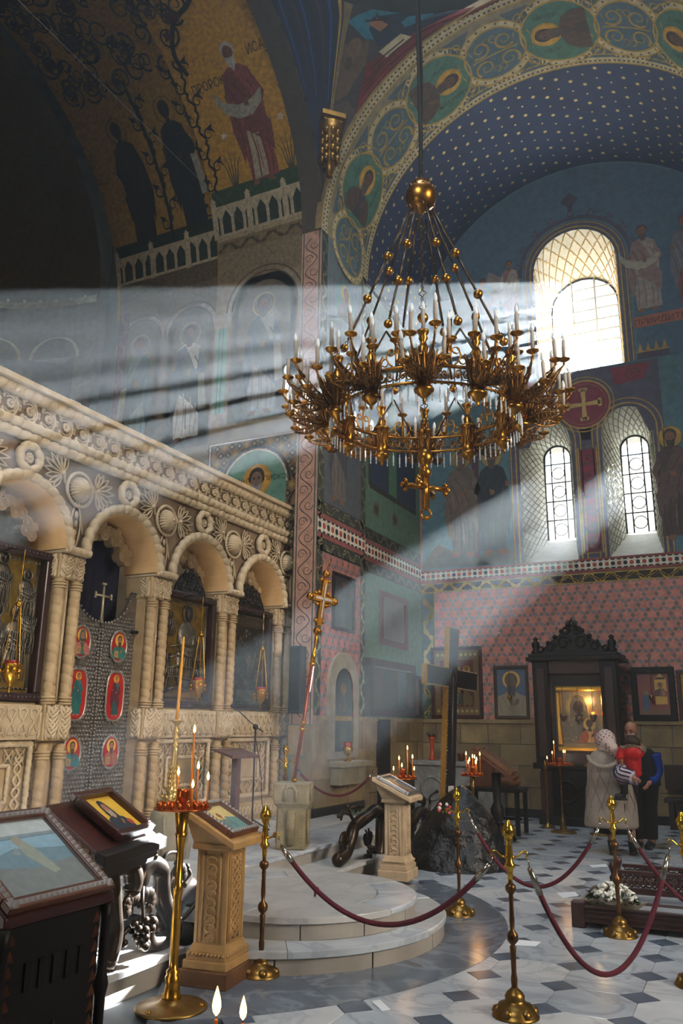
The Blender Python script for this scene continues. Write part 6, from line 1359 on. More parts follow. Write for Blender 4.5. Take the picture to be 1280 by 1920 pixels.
# ---- microphone stand and small lectern before the screen
d = thing('reading_stand', 'slim brown wooden reading stand before the icon screen', 'lectern', (-5.75, 8.73, .3), -.15)
m = M(); slab(m, .16, -.16, .92, 1.0, .5, .03); m.build('top', mat('dull_wood', '#5a3d36', .5, var=.2), d, bevel=.005); m = M(); m.box2((-.04, -.04, .05), (.04, .04, .92)); m.build('post', mat('dull_wood'), d); m = M(); m.box2((-.16, -.16, 0), (.16, .16, .05)); m.build('foot', mat('dull_wood'), d)
d = thing('microphone_stand', 'thin black boom microphone stand before the icon screen', 'microphone stand', (-5.85, 9.3, .3))
blk = mat('black_plastic')
m = M(); m.tube([(0, 0, .02), (0, 0, 1.26)], .011, 8); m.build('pole', blk, d); m = M(); m.tube([(.02, .15, 1.2), (0, 0, 1.26), (-.06, -.42, 1.5)], .008, 6); m.build('boom', blk, d); m = M(); m.sphere((-.065, -.45, 1.515), .03, 10, (1, 1.5, 1)); m.build('microphone', blk, d); m = M(); m.sphere((0, 0, 1.26), .04, 8); m.build('clamp', blk, d)
for k in range(3): a = k*2.1; q = M(); q.tube([(0, 0, .12), (.26*cos(a), .26*sin(a), .01)], .01, 6); q.build('leg', blk, d)
q = M(); q.tube(smoothpath([(0, -.02, 1.2), (.04, .1, .7), (.03, .18, .3), (.08, .3, .01)], 6), .006, 5); q.build('cable', blk, d)
# ---- loudspeaker on the pier
d = thing('column_speaker', 'narrow black column loudspeaker mounted on the pier corner', 'speaker', (-5.98, 10.62, 1.75)); m = M(); m.box2((-.11, -.08, 0), (.09, .1, .98)); m.build('cabinet', mat('speaker_black', '#1c262c', .5), d, bevel=.012); m = M(); m.box2((-.09, -.09, .04), (.07, -.08, .94)); m.build('grille', mat('grille', '#10161a', .8, bump=.5, bs=300), d); m = M(); m.box2((-.03, .1, .45), (.03, .155, .55)); m.build('bracket', iron, d)
# ---- things along the side wall: niche with icon lamp shelf, doors, pictures
nb = thing('stone_niche', 'arched stone niche with a shelf in the pier wall', 'niche', (XE, 11.72, 1.0)); nb['world'] = 1
m = M(); m.holed([(11.2, 1.1), (12.24, 1.1), (12.24, 2.2)]+arc(11.72, 2.2, .52, 0, 180, 16)[1:-1]+[(11.2, 2.2)], [[(11.4, 1.2), (12.04, 1.2), (12.04, 2.15)]+arc(11.72, 2.15, .32, 0, 180, 14)[1:-1]+[(11.4, 2.15)]], lambda y_, z_: (XE+.06, y_, z_))
o_ = [(11.2, 1.1), (12.24, 1.1), (12.24, 2.2)]+arc(11.72, 2.2, .52, 0, 180, 16)[1:-1]+[(11.2, 2.2)]; m.add([(XE+.06, *p_) for p_ in o_]+[(XE, *p_) for p_ in o_], [(i, (i+1) % len(o_), len(o_)+(i+1) % len(o_), len(o_)+i) for i in range(len(o_))]); m.build('surround', mat('niche_stone', '#8f8674', .7, var=.2), nb)
p = Paint(EP, h0=.035); p.poly(archpoly(11.4, 12.04, 1.2, 2.15), '#14181a', 0); p.saint(11.72, 1.25, 1.0, '#3a3a34', '#2c2a2a', '#6a5a34', k=1); p.build('niche_icon', nb)
m = M(); m.box2((XE+.03, 11.25, .98), (XE+.3, 12.3, 1.06)); m.build('shelf', mat('niche_stone'), nb, bevel=.006); m = M(); m.box2((XE+.03, 11.3, .72), (XE+.22, 12.2, .98)); m.build('shelf_block', mat('niche_stone'), nb, bevel=.01)
d = thing('icon_lamp', 'small gilded standing lamp with a red cup on the niche shelf', 'lamp', (XE+.17, 11.62, 1.06)); m = M(); m.lathe([(.06, 0), (.06, .01), (.02, .03), (.015, .08), (.05, .1), (.075, .14), (.08, .2), (.06, .22)], 14); m.build('stand', brass, d); m = M(); m.lathe([(.05, .2), (.06, .24), (.055, .28), (.01, .29)], 12); m.build('glass_cup', mat('ruby_glass', emit=.6), d)
def wall_pic(label, fn, u0, u1, z0_, z1_, fw, fmat, bgc, painter=None, cat='picture', th=.05, name='framed_picture', group=None, glassy=False):
    c = V(fn((u0+u1)/2, z0_, 0)); d = wthing(name, label, cat, c, group); 
    for a, b, c_, e in ((u0, z0_, u1, z0_+fw), (u0, z1_-fw, u1, z1_), (u0, z0_+fw, u0+fw, z1_-fw), (u1-fw, z0_+fw, u1, z1_-fw)):
        P0, P1 = V(fn(a, b, .005)), V(fn(c_, e, th)); m = M(); m.box2([min(i, j) for i, j in zip(P0, P1)], [max(i, j) for i, j in zip(P0, P1)]); m.build('frame_rail', fmat, d, bevel=.008)
    p = Paint(fn, h0=.012); p.rect(u0+fw, z0_+fw, u1-fw, z1_-fw, bgc)
    if painter: painter(p, (u0+u1)/2, z0_+fw, (u1-u0)/2-fw, z1_-z0_-2*fw)
    p.build('painting', d, mat('icon_paint'))
    if glassy:
        m = M(); m.add([fn(u0+fw, z0_+fw, th-.01), fn(u1-fw, z0_+fw, th-.01), fn(u1-fw, z1_-fw, th-.01), fn(u0+fw, z1_-fw, th-.01)], [(0, 1, 2, 3)]); m.build('glass', pane, d)
    return d
wall_pic('dark framed picture hanging high on the pink pier wall', EP, 11.32, 12.12, 3.06, 3.98, .05, wood_k, '#2c3034', lambda p, c, z_, a, h_: p.saint(c, z_+.02, h_*.95, '#3a4048', '#30363c', None, k=1))
wall_pic('red-framed grey picture hanging on the green side wall', EG, 13.42, 14.75, 3.0, 4.0, .12, mat('frame_red', '#4a2a28', .5), '#5f5a56', lambda p, c, z_, a, h_: p.saint(c, z_+.02, h_*.95, '#6a625c', '#5a5452', None, k=1))
def p_door(p, c, z_, a, h_): p.rect(c-a, z_, c+a, z_+h_, '#3a1c1a', 1); p.poly(archpoly(c-a*.3, c+a*.5, z_, z_+h_*.5), '#151c1c', 2); p.rect(c+a*.55, z_, c+a*.95, z_+h_, '#2c3a48', 2)
wall_pic('large dark cupboard-like icon case with an arched picture on the side wall', EG, 12.75, 14.85, 1.75, 2.72, .13, mat('case_brown', '#2c1b17', .5), '#3a211c', p_door, 'icon case', .16, 'icon_case')
wall_pic('arched dark icon hanging in the corner by the window wall', EG, 14.95, 15.45, 1.75, 2.55, .06, wood_k, '#4a2620', lambda p, c, z_, a, h_: p.saint(c, z_+.03, h_*.9, '#6a4a3a', '#4a3a30', '#8a6a30', k=1), 'icon', .06, 'hung_icon')
m = M(); m.box2((XE-.1, 13.3, 0), (XE-.02, 13.75, 1.7)); dr = tag(m.build('door_1', mat('doorway_shade', '#0d0c0c', .8)), 'narrow doorway in the side wall, its darkness painted on a slab', None, None, 'structure')  # near-black slab stands for the dark inside the doorway
# ---- icons on the window wall
XL = lambda px_, py_=1300: Py(px_, py_, YB).x
def p_feast(p, c, z_, a, h_):
    p.rect(c-a*.96, z_+h_*.02, c+a*.96, z_+h_*.98, '#6f5a38', 1); p.rect(c-a*.75, z_+h_*.12, c+a*.75, z_+h_*.85, '#5a2a22', 2)
    for i in range(9): x_ = c-a*.85+i*a*.2125; p.circ(x_, z_+h_*.93, a*.07, '#a8925a', 3, n=8); p.circ(x_, z_+h_*.06, a*.07, '#a8925a', 3, n=8)
    for i in range(3): p.saint(c+(i-1)*a*.45, z_+h_*.14, h_*.62, ['#6a3a2e', '#3a4a3a', '#6a5a2e'][i], ['#3a3038', '#7a5a34', '#4a2a28'][i], '#b08b42', k=3)
wall_pic('large ornate brown icon partly hidden by the great cross', BW, XL(810), XL(906), 1.74, 3.13, .07, wood_r, '#7a5a38', p_feast, 'icon', .06, 'hung_icon')
wall_pic('icon of a bearded saint with a wide gold halo on blue ground', BW, XL(927), XL(992), 1.74, 2.74, .06, mat('frame_dark_gold', '#3a2c1e', .4), '#3f5a78', lambda p, c, z_, a, h_: (p.poly([(c-a, z_), (c+a, z_), (c+a*.8, z_+h_*.4), (c, z_+h_*.6), (c-a*.8, z_+h_*.4)], '#8a7a5c', 1), p.ring(c, z_+h_*.76, a*.62, a*.2, '#e0a83a', 2), p.bust(c, z_, h_*1.02, '#8f8262', '#9a8c6a', None, '#6a4a34', '#4a3a2a', '#4a4034', k=3)), 'icon', .05, 'hung_icon', None, True)
wall_pic('red and gold icon of a kneeling figure in a black carved frame', BW, XL(1184), XL(1267), 1.72, 2.66, .11, wood_k, '#8a3420', lambda p, c, z_, a, h_: (p.rect(c+a*.1, z_+h_*.25, c+a*.85, z_+h_*.9, '#d8a63a', 1), p.poly([(c+a*.1, z_+h_*.85), (c+a*.85, z_+h_*.85), (c+a*.48, z_+h_*1.0)], '#d8a63a', 1), p.bust(c+a*.45, z_+h_*.45, h_*.36, '#5a3a2a', '#6a2a22', '#b8862e', k=2, child=True), p.saint(c-a*.5, z_+h_*.08, h_*.5, '#2f5a80', '#2a4a6c', '#c9a04a', k=2), p.rect(c-a, z_, c+a, z_+h_*.14, '#7a4a28', 1)), 'icon', .07, 'hung_icon', None, True)
wall_pic('gold icon in a brown frame next to the red and gold icon', BW, XL(1270), XL(1270)+.6, 1.72, 2.6, .07, wood_r, '#a8782e', lambda p, c, z_, a, h_: p.bust(c, z_, h_*.95, '#6a3a2a', '#4a3a34', '#d8a63a', k=1), 'icon', .05, 'hung_icon')
for px_ in (960, 1223):
    x_ = XL(px_); d = thing('icon_lamp', 'tiny hanging oil lamp in front of the '+('saint with the wide halo' if px_ < 1000 else 'kneeling figure icon'), 'oil lamp', (x_, YB-.2, 2.12), 0, 'small lamps before the wall icons')
    m = M(); m.lathe([(.005, -.05), (.03, -.03), (.045, .02), (.04, .04)], 12); m.build('bowl', brass, d); m = M(); m.tube([(0, 0, .04), (0, .0, .68), (0, .19, .7)], .005, 5); m.build('chain', brass_d, d)
# ---- glazed icon case against the window wall
KY = 14.55
kx = lambda px_, py_=1400: Py(px_, py_, KY).x
kz = lambda py_, px_=1085: Py(px_, py_, KY).z
K0, K1 = kx(1004), kx(1166); KC = (K0+K1)/2; KW = K1-K0
d = wthing('icon_kiosk', 'tall black carved wooden icon case with a crested pediment against the window wall', 'icon case', (KC, KY+.5, 0))
zb, zg0, zg1, zc = kz(1432), kz(1420), kz(1262), kz(1238)
m = M(); m.box2((K0, KY, 0), (K1, KY+.95, .14)); m.box2((K0+.06, KY+.05, .14), (K1-.06, KY+.95, zb-.08)); m.build('base_cabinet', wood_k, d, bevel=.01)
m = M(); m.box2((K0-.05, KY-.06, zb-.1), (K1+.05, KY+.95, zb)); m.build('ledge', wood_k, d, bevel=.015)
for x_ in (K0+.14, K1-.14):
    m = M(); m.box2((x_-.14, KY, zb), (x_+.14, KY+.3, zc)); m.build('pilaster', wood_k, d, bevel=.015); m = M(); m.box2((x_-.07, KY-.015, zb+.1), (x_+.07, KY, zc-.12)); m.build('pilaster_panel', mat('red_black', '#2a1412', .4), d, bevel=.006)
    m = M(); m.box2((x_-.1, KY-.0+.04, .16), (x_+.1, KY+.06, zb-.14)); m.build('cabinet_panel', wood_r, d)
m = M(); m.box2((K0-.09, KY-.09, zc), (K1+.09, KY+.95, zc+.07)); m.box2((K0-.05, KY-.05, zc+.07), (K1+.05, KY+.95, zc+.13)); m.build('cornice', wood_k, d, bevel=.012)
m = M(); m.box2((K0+.2, KY+.6, zb), (K1-.2, KY+.65, zc)); m.build('back', mat('case_red', '#3a1a1a', .7), d)
m = M(); m.box2((K0+.2, KY+.05, zg1), (K1-.2, KY+.1, zc)); m.build('header', wood_r, d)
q = M()
for a in (-.22, .22): q.tube([(KC+a+.17*cos(t), KY-.01, .55+.17*sin(t)) for t in [i*2*pi/18 for i in range(18)]], .025, 7, closed=True); q.tube([(KC+a+.09*cos(t), KY-.015, .55+.09*sin(t)) for t in [i*2*pi/14 for i in range(14)]], .016, 6, closed=True)
q.build('carved_rings', wood_k, d)
q = M(); n = 22; zc2 = zc+.12                                        # pediment
base_ = [(KC-KW*.42, zc2)]+[(KC+KW*.42*(2*i/n-1), zc2+.06+.36*(cos((2*i/n-1)*pi/2)**1.3)) for i in range(n+1)]+[(KC+KW*.42, zc2)]
q.prism(base_, -.03, .05, Matrix(((1, 0, 0, 0), (0, 0, 1, KY+.1), (0, 1, 0, 0), (0, 0, 0, 1)))); q.build('pediment', wood_k, d)
q = M()
for e in (-1, 1):
    for x_, z_, r_ in ((.16, .2, .13), (.4, .13, .09), (.58, .08, .06), (.1, .4, .08)):
        q.tube([(KC+e*x_*KW/1.5+r_*(1-.05*t)*cos(t*.55), KY+.06, zc2+z_+r_*(1-.05*t)*sin(t*.55)) for t in range(14)], .02, 6)
    for k in range(4): q.sphere((KC+e*(.06+.12*k), KY+.06, zc2+.5-.1*k), .045, 8)
q.tube([(KC-.1, KY+.07, zc2+.42), (KC, KY+.07, zc2+.6), (KC+.1, KY+.07, zc2+.42)], .035, 7); q.build('pediment_carving', wood_k, d)
q = M(); zx = kz(1172)
for k in range(4): a = pi/4+k*pi/2; q.add([(KC+.02*cos(a+1.57), KY+.08, zx+.02*sin(a+1.57)), (KC+.02*cos(a-1.57), KY+.08, zx+.02*sin(a-1.57)), (KC+.13*cos(a-.3), KY+.08, zx+.13*sin(a-.3)), (KC+.13*cos(a+.3), KY+.08, zx+.13*sin(a+.3)), (KC+.02*cos(a+1.57), KY+.12, zx+.02*sin(a+1.57)), (KC+.02*cos(a-1.57), KY+.12, zx+.02*sin(a-1.57)), (KC+.13*cos(a-.3), KY+.12, zx+.13*sin(a-.3)), (KC+.13*cos(a+.3), KY+.12, zx+.13*sin(a+.3))], [(0, 1, 2, 3), (7, 6, 5, 4), (0, 4, 5, 1), (1, 5, 6, 2), (2, 6, 7, 3), (3, 7, 4, 0)])
q.tube([(KC, KY+.1, zx-.12), (KC, KY+.1, zx)], .02, 6); q.build('finial_cross', wood_r, d)
for x_ in (K0+.06, K1-.06): q = M(); q.lathe([(.07, 0), (.09, .04), (.05, .09), (.075, .15), (.07, .2), (.03, .24), (.05, .27), (.01, .31)], 12, Tm((x_, KY+.12, zc+.13))); q.build('corner_finial', wood_k, d)
q = M(); q.add([(K0+.28, KY+.12, zb), (K1-.28, KY+.12, zb), (K1-.28, KY+.12, zg1), (K0+.28, KY+.12, zg1)], [(0, 1, 2, 3)]); q.build('glass', pane, d)
gx0, gx1, gz0, gz1 = kx(1037), kx(1137), kz(1412), kz(1284)
icn = wthing('gilded_icon', 'gold-framed icon of mother and child behind the glass of the black case', 'icon', ((gx0+gx1)/2, KY+.4, zb)); gold_f = mat('gold_frame', '#d8a83c', .28, .9)
for a, b, c, e in ((gx0, gz0, gx1, gz0+.1), (gx0, gz1-.1, gx1, gz1), (gx0, gz0+.1, gx0+.1, gz1-.1), (gx1-.1, gz0+.1, gx1, gz1-.1)): m = M(); m.box2((a, KY+.32, b), (c, KY+.42, e)); m.build('frame_rail', gold_f, icn, bevel=.03)
p = Paint(lambda u, v, h: (u, KY+.38-h, v)); gc = (gx0+gx1)/2; p.rect(gx0, gz0, gx1, gz1, '#a89468'); p.rect(gx0+.1, gz0+.1, gx1-.1, gz1-.1, '#9a8a68', 1); p.bust(gc-.05, gz0+.15, (gz1-gz0)*.78, '#6a6454', '#7a7058', '#b89a52', '#3a2a1e', k=2, hood='#75694e', child=True)
for i in range(40): r_ = random.Random(i); p.star(r_.uniform(gx0+.12, gx1-.12), r_.uniform(gz0+.12, gz1-.12), .02, '#c9b27a', 6, 4, .5)
p.build('painting', icn, mat('icon_gilt', attr=True, rough=.35, metal=.35)); m = M(); m.box2((gx0, KY+.385, zb), (gx1, KY+.45, gz1)); m.build('backing', wood_r, icn)
for k, (px_, py_) in enumerate(((1056, 1345), (1085, 1350), (1112, 1346))):
    q_ = Py(px_, py_, KY+.25); d = thing('case_lamp', ('lit' if k == 2 else 'unlit')+' dark hanging oil lamp inside the glazed icon case', 'oil lamp', q_, 0, 'oil lamps inside the glazed icon case'); m = M(); m.lathe([(.005, -.08), (.03, -.05), (.06, .0), (.065, .05), (.04, .06)], 12); m.build('bowl', brass_d, d)
    m = M(); m.tube([(0, 0, .05), (0, 0, .55)], .005, 5); m.build('chain', brass_d, d); 
    if k == 2:
        lg = bpy.data.lights.new('case_lamp_glow', 'POINT'); lg.energy = 3.5; lg.color = (1, .66, .34); lg.shadow_soft_size = .05; lo = bpy.data.objects.new('case_lamp_glow', lg); COL.objects.link(lo); lo.location = q_+V((-.1, -.08, .3))
        m = M(); m.lathe([(.02, .05), (.03, .08), (.02, .1)], 8); m.build('flame_cup', mat('ruby_lit', '#ff6a1e', .4, emit=6), d)
# ---- back lectern with chair, grey chest, table, benches
LB = V((-3.42, 12.0, 0)); d = thing('icon_lectern', 'dark turned-leg wooden lectern with a steep icon beside the black boulder', 'lectern', LB, .1)
m = M(); slab(m, .28, -.3, .9, 1.3, .5, .05); m.build('desk', wood_b, d, bevel=.006); m = M(); m.lathe([(.06, .12), (.05, .25), (.09, .35), (.1, .45), (.05, .55), (.06, .7), (.07, .95)], 14); m.build('turned_column', wood_k, d)
for k in range(4): a = k*pi/2+.4; q = M(); q.tube([(.03*cos(a), .03*sin(a), .25), (.16*cos(a), .16*sin(a), .2), (.24*cos(a), .24*sin(a), .03)], [.035, .04, .03], 8); q.build('foot', wood_k, d)
lying_icon('thick framed icon on the steep dark lectern by the boulder', (LB.x-.01, LB.y, 1.105), .1, .604, .48, .62, .07, mat('icon_wood', '#6a4a34', .4), lambda p, a, b: p.bust(0, -b, b*1.8, '#4a4a4a', '#3a3a40', '#a8905a', k=1), .07, bg_='#7a7468')
d = thing('wooden_table', 'small dark wooden table behind the steep lectern', 'table', (-3.75, 13.1, 0))
m = M(); m.box2((-.45, -.3, .62), (.45, .3, .68)); m.build('top', wood_k, d, bevel=.006)
for a in (-.4, .4):
    for b in (-.25, .25): m = M(); m.box2((a-.03, b-.03, 0), (a+.03, b+.03, .62)); m.build('leg', wood_k, d)
m = M(); m.box2((-.4, -.02, .2), (.4, .02, .24)); m.build('stretcher', wood_k, d)
d = thing('icon_box', 'brown wooden box standing on the small dark table', 'box', (-3.95, 13.1, .68)); m = M(); m.box2((-.18, -.12, 0), (.18, .12, .38)); m.build('body', wood_b, d, bevel=.008); m = M(); m.box2((-.2, -.14, .38), (.2, .14, .42)); m.build('lid', wood_b, d, bevel=.006)
d = thing('basket', 'rounded brown basket on the small dark table', 'basket', (-3.5, 13.05, .68)); m = M(); m.lathe([(.1, 0), (.16, .06), (.18, .14), (.16, .15), (.14, .06), (.08, .02)], 18); m.build('bowl', mat('wicker', '#7a5238', .7, bump=.5, bs=120), d); m = M(); m.tube([(.17*cos(t), 0, .14+.12*sin(t)) for t in [i*pi/10 for i in range(11)]], .01, 6); m.build('handle', mat('wicker'), d)
d = thing('brass_post', 'short brass post standing beside the small dark table', 'post', (-3.2, 14.2, 0)); m = M(); m.lathe([(.12, 0), (.12, .02), (.03, .06), (.02, .1), (.022, .9), (.035, .93), (.03, 1.0), (.01, 1.06)], 14); m.build('shaft', brass_o, d)
tx = Py(845, 1440, 14.9)
d = thing('marble_chest', 'grey marble altar chest against the window wall behind the cross', 'chest', (tx.x+.14, 14.95, 0)); m = M(); m.box2((-.75, -.35, 0), (.75, .35, .9)); m.build('body', mat('grey_marble', '#9a9a96', .6, col2='#7d7d78', vs=3, vein='#5f5f5c'), d, bevel=.01); m = M(); m.box2((-.8, -.4, .9), (.8, .38, .98)); m.build('top', mat('grey_marble'), d, bevel=.01)
for x_ in (-.4, .4): m = M(); m.tube([(x_+.2*cos(t), -.36, .5+.2*sin(t)) for t in [i*2*pi/16 for i in range(16)]], .02, 6, closed=True); m.build('carved_roundel', mat('grey_marble'), d)
vz = Py(795, 1412, 14.8)
d = thing('red_vase', 'slender orange-red vase on the grey marble chest', 'vase', (vz.x+.12, 14.9, .98)); m = M(); m.lathe([(.07, 0), (.07, .02), (.04, .06), (.035, .2), (.05, .38), (.07, .42)], 14); m.build('body', mat('red_glass', '#b8401e', .25), d); m = M()
for k in range(8): a = k*.78; m.tube([(.05*cos(a), .05*sin(a), .42), (.1*cos(a), .1*sin(a), .5)], .018, 5)
m.build('rim_flowers', mat('dry_flower', '#5a4a3a', .8), d)
d = thing('small_pot', 'small dark red pot on the grey marble chest', 'pot', (vz.x+.72, 14.8, .98)); m = M(); m.lathe([(.05, 0), (.07, .06), (.06, .12), (.065, .14)], 12); m.build('body', mat('dark_red', '#5a2018', .4), d); m = M(); m.tube([(.07*cos(t), .07*sin(t), .1) for t in [i*.6 for i in range(11)]], .006, 5, closed=True); m.build('band', brass_d, d)
for nm, x_, y_, lab in (('wooden_bench', -.75, 15.2, 'dark wooden bench against the window wall behind the man'),):
    d = thing(nm, lab, 'bench', (x_, y_, 0)); m = M(); m.box2((-.7, -.25, .42), (.9, .25, .48)); m.build('seat', mat('bench_wood', '#2e1e17', .5), d, bevel=.008); m = M(); m.box2((-.7, .2, .6), (.9, .25, 1.0)); m.build('backrest', mat('bench_wood'), d, bevel=.008)
    for a in (-.6, .8): m = M(); m.box2((a-.04, -.22, 0), (a+.04, .22, .42)); m.build('leg', mat('bench_wood'), d)
# ---- low wooden bier with flowers, papers on the floor
A_ = Pz(1083, 1737, 0); d = thing('wooden_bier', 'low dark wooden bier with pierced rails and turned posts on the tiles', 'bier', (A_.x, A_.y, 0), radians(2)); bw = mat('bier_wood', '#3a2420', .4, var=.3, vs=10)
def rail(y_, z0_, z1_, th=.05): m = M(); m.box2((.05, y_-th/2, z0_), (2.0, y_+th/2, z1_)); return m
m = rail(0, .05, .17, .06); m.build('front_rail', bw, d, bevel=.01); 
for z_ in (.06, .1, .14, .17): q = M(); q.box2((.05, -.045, z_-.012), (2.0, -.03, z_)); q.build('rail_moulding', bw, d)
m = M(); m.box2((-.04, -.05, 0), (.07, .06, .2)); m.build('corner_block', bw, d, bevel=.01)
m = rail(1.0, .05, .17); m.build('back_rail', bw, d, bevel=.01); m = M(); m.box2((0, 0, .06), (.05, 1.0, .16)); m.build('end_rail', bw, d, bevel=.008)
m = rail(.52, .02, .13); m.build('middle_rail', bw, d, bevel=.008)
for yy in (.62, 1.0):
    for z_ in (.2, .34): q = M(); q.box2((.28, yy-.02, z_), (1.9, yy+.02, z_+.03)); q.build('lattice_rail', bw, d)
    q = M(); n = 16
    for i in range(n):
        x_ = .34+i*.096; q.tube([(x_+.042*cos(t), yy, .285+.042*sin(t)) for t in [j*.7 for j in range(9)]], .009, 5, closed=True)
        for e in (-1, 1): q.tube([(x_-.048, yy, .285-e*.05), (x_+.048, yy, .285+e*.05)], .008, 5)
    q.build('pierced_lattice', bw, d)
    q = M(); q.lathe([(.035, .0), (.04, .2), (.028, .26), (.04, .3), (.02, .33), (.03, .36), (.04, .39), (.03, .425), (.005, .435)], 12, Tm((.24, yy, 0))); q.build('turned_post', bw, d)
    q = M(); q.box2((1.0, yy-.03, .15), (1.1, yy+.03, .38)); q.build('lattice_block', bw, d)
m = M(); m.box2((.05, .03, .1), (1.98, .98, .115)); m.build('bed', mat('bier_cloth', '#8f9499', .7), d)
fb = V((A_.x+.28, A_.y+.14, .12)); d = thing('flower_bouquet', 'white flower bouquet with green leaves in pale wrapping on the bier', 'flowers', fb)
d.scale = (.72, .72, .8)
r = random.Random(6); m = M(); m.grid(lambda s, t: ((.16+.12*t+.03*sin(s*26))*cos(2*pi*s)*1.25, (.09+.09*t)*sin(2*pi*s), .0+.1*t+.015*sin(s*40)), 48, 4); m.build('wrapping', mat('wrap', '#a89c8a', .7), d)
bl = M()
for k in range(7): a = k*.9; bl.sphere((.016*cos(a), .016*sin(a), .008), .014, 6, (1, 1, .7))
bl.sphere((0, 0, .014), .009, 6); blm = bl.mesh('blossom', mat('white_petal', '#e6e6dc', .6))
for i in range(70):
    a = r.uniform(0, 2*pi); q_ = sqrt(r.random()); o = put('blossom', blm, d, (.24*q_*cos(a), .14*q_*sin(a), .12+.14*(1-q_*q_)+r.uniform(-.01, .02)), (r.uniform(-.6, .6), r.uniform(-.6, .6), r.random()*6)); s_ = r.uniform(.9, 1.6); o.scale = (s_, s_, s_)
lf = M(); lf.add([(0, 0, 0), (.03, .016, .01), (.08, 0, 0), (.03, -.016, .01)], [(0, 1, 2, 3)]); lfm = lf.mesh('leaf', mat('leaf_green', '#24401f', .5))
for i in range(60): a = r.uniform(0, 2*pi); o = put('leaf', lfm, d, (.24*cos(a)*r.uniform(.8, 1.05), .15*sin(a)*r.uniform(.8, 1.05), .1+r.uniform(-.02, .06)), (r.uniform(-.4, .4), r.uniform(-.5, .3), a+r.uniform(-.5, .5))); o.scale = (1.2,)*3
for k, (pp, lab) in enumerate((([(965, 1772), (973, 1762), (1014, 1766), (1004, 1774)], 'white paper sheet lying on the tiles behind the lone stanchion'), ([(1043, 1674), (1078, 1672), (1085, 1680), (1055, 1684)], 'white paper sheet lying on the tiles beside the bier'), ([(695, 1877), (712, 1874), (732, 1893), (716, 1896), (708, 1888)], 'torn white paper scrap stuck on the dark apron edge'), ([(1104, 1622), (1135, 1620), (1140, 1625), (1110, 1626)], 'white paper sheet on the tiles behind the bier post'))):
    q = M(); g_ = [Pz(*c, .004) for c in pp]; c0 = sum(g_, V())/len(g_); q.prism([(a.x-c0.x, a.y-c0.y) for a in g_], 0, .002); tag(q.build('paper_sheet', mat('white_paper', '#dfe4e8', .7), None, (c0.x, c0.y, .0025), fixn=True), lab, 'paper', 'papers on the floor')
# ================================================================ people before the icon case
skin_m = mat('skin', '#b27a62', .55, var=.06)
def fused(m, name, mt, parent=None, loc=None, rot=None, vox=.013, it=4, kind=None):
    "overlapping shapes fused into one continuous surface"
    o = m.build(name, mt, parent, loc, rot); a = o.modifiers.new('fuse', 'REMESH'); a.mode = 'VOXEL'; a.voxel_size = vox; a.use_smooth_shade = True
    s_ = o.modifiers.new('soft', 'SMOOTH'); s_.iterations = it; s_.factor = .6; return o
def loft(rings, n=28, fold=None, cap=True):
    m = M(); vs = []
    for k, (cx, cy, cz, rx, ry) in enumerate(rings):
        for i in range(n):
            a = 2*pi*i/n; f = 1+(fold(k/(len(rings)-1), a) if fold else 0); vs.append((cx+rx*f*cos(a), cy+ry*f*sin(a), cz))
    fs = [(k*n+i, k*n+(i+1) % n, (k+1)*n+(i+1) % n, (k+1)*n+i) for k in range(len(rings)-1) for i in range(n)]
    if cap: fs += [tuple(range(n-1, -1, -1)), tuple((len(rings)-1)*n+i for i in range(n))]
    return m.add(vs, fs, None, True)
def hand(m, T, curl=.6, sc=1.):
    m.sphere((0, 0, -.03*sc), .034*sc, 10, (.55, .9, 1.2), T)
    for i, (y_, L) in enumerate(((-.027, .055), (-.009, .066), (.009, .062), (.026, .05))):
        m.tube([(0, y_*sc, -.06*sc), (.012*sc*curl, y_*sc, -(.06+L*.5)*sc), (.035*sc*curl, y_*sc, -(.06+L*.9)*sc)], [.0085*sc, .008*sc, .006*sc], 7, T=T)
    m.tube([(0, -.03*sc, -.02*sc), (.02*sc, -.05*sc, -.045*sc), (.03*sc, -.048*sc, -.07*sc)], [.011*sc, .0095*sc, .007*sc], 7, T=T)
def head_shape(m, c, s_, T=None, nose=True):
    "skull, jaw, nose and ears; faces +x in local space"
    q = lambda x, y, z: (c[0]+x*s_, c[1]+y*s_, c[2]+z*s_)
    m.sphere(q(-.01, 0, .03), .1*s_, 18, (1.02, .82, 1.05), T); m.sphere(q(.025, 0, -.045), .075*s_, 14, (.95, .85, 1.0), T); m.sphere(q(.06, 0, -.09), .035*s_, 10, (1, 1.1, .8), T)
    m.tube([q(.085, 0, .03), q(.115, 0, -.02), q(.09, 0, -.03)], [.01*s_, .018*s_, .012*s_], 8, T=T)
    for e in (-1, 1): m.sphere(q(-.005, e*.085, -.01), .026*s_, 8, (.7, .35, 1.1), T)
    m.tube([q(.0, 0, -.08), q(-.02, 0, -.19)], [.055*s_, .06*s_], 10, T=T)
def face(parent, c, s_, T):
    q = lambda x, y, z: (c[0]+x*s_, c[1]+y*s_, c[2]+z*s_)
    m = M()
    for e in (-1, 1): m.sphere(q(.083, e*.035, .015), .011*s_, 8, (.6, 1.2, .7), T)
    m.build('eyes', mat('eye_dark', '#1c1410', .3), parent)
    m = M()
    for e in (-1, 1): m.tube([q(.088, e*.018, .04), q(.092, e*.036, .046), q(.082, e*.055, .038)], .005*s_, 5, T=T)
    m.build('eyebrows', mat('brow', '#3a2a20', .8), parent)
    m = M(); m.tube([q(.088, -.024, -.062), q(.096, 0, -.06), q(.088, .024, -.062)], .006*s_, 6, T=T); m.build('mouth', mat('lip', '#8a4a40', .5), parent)
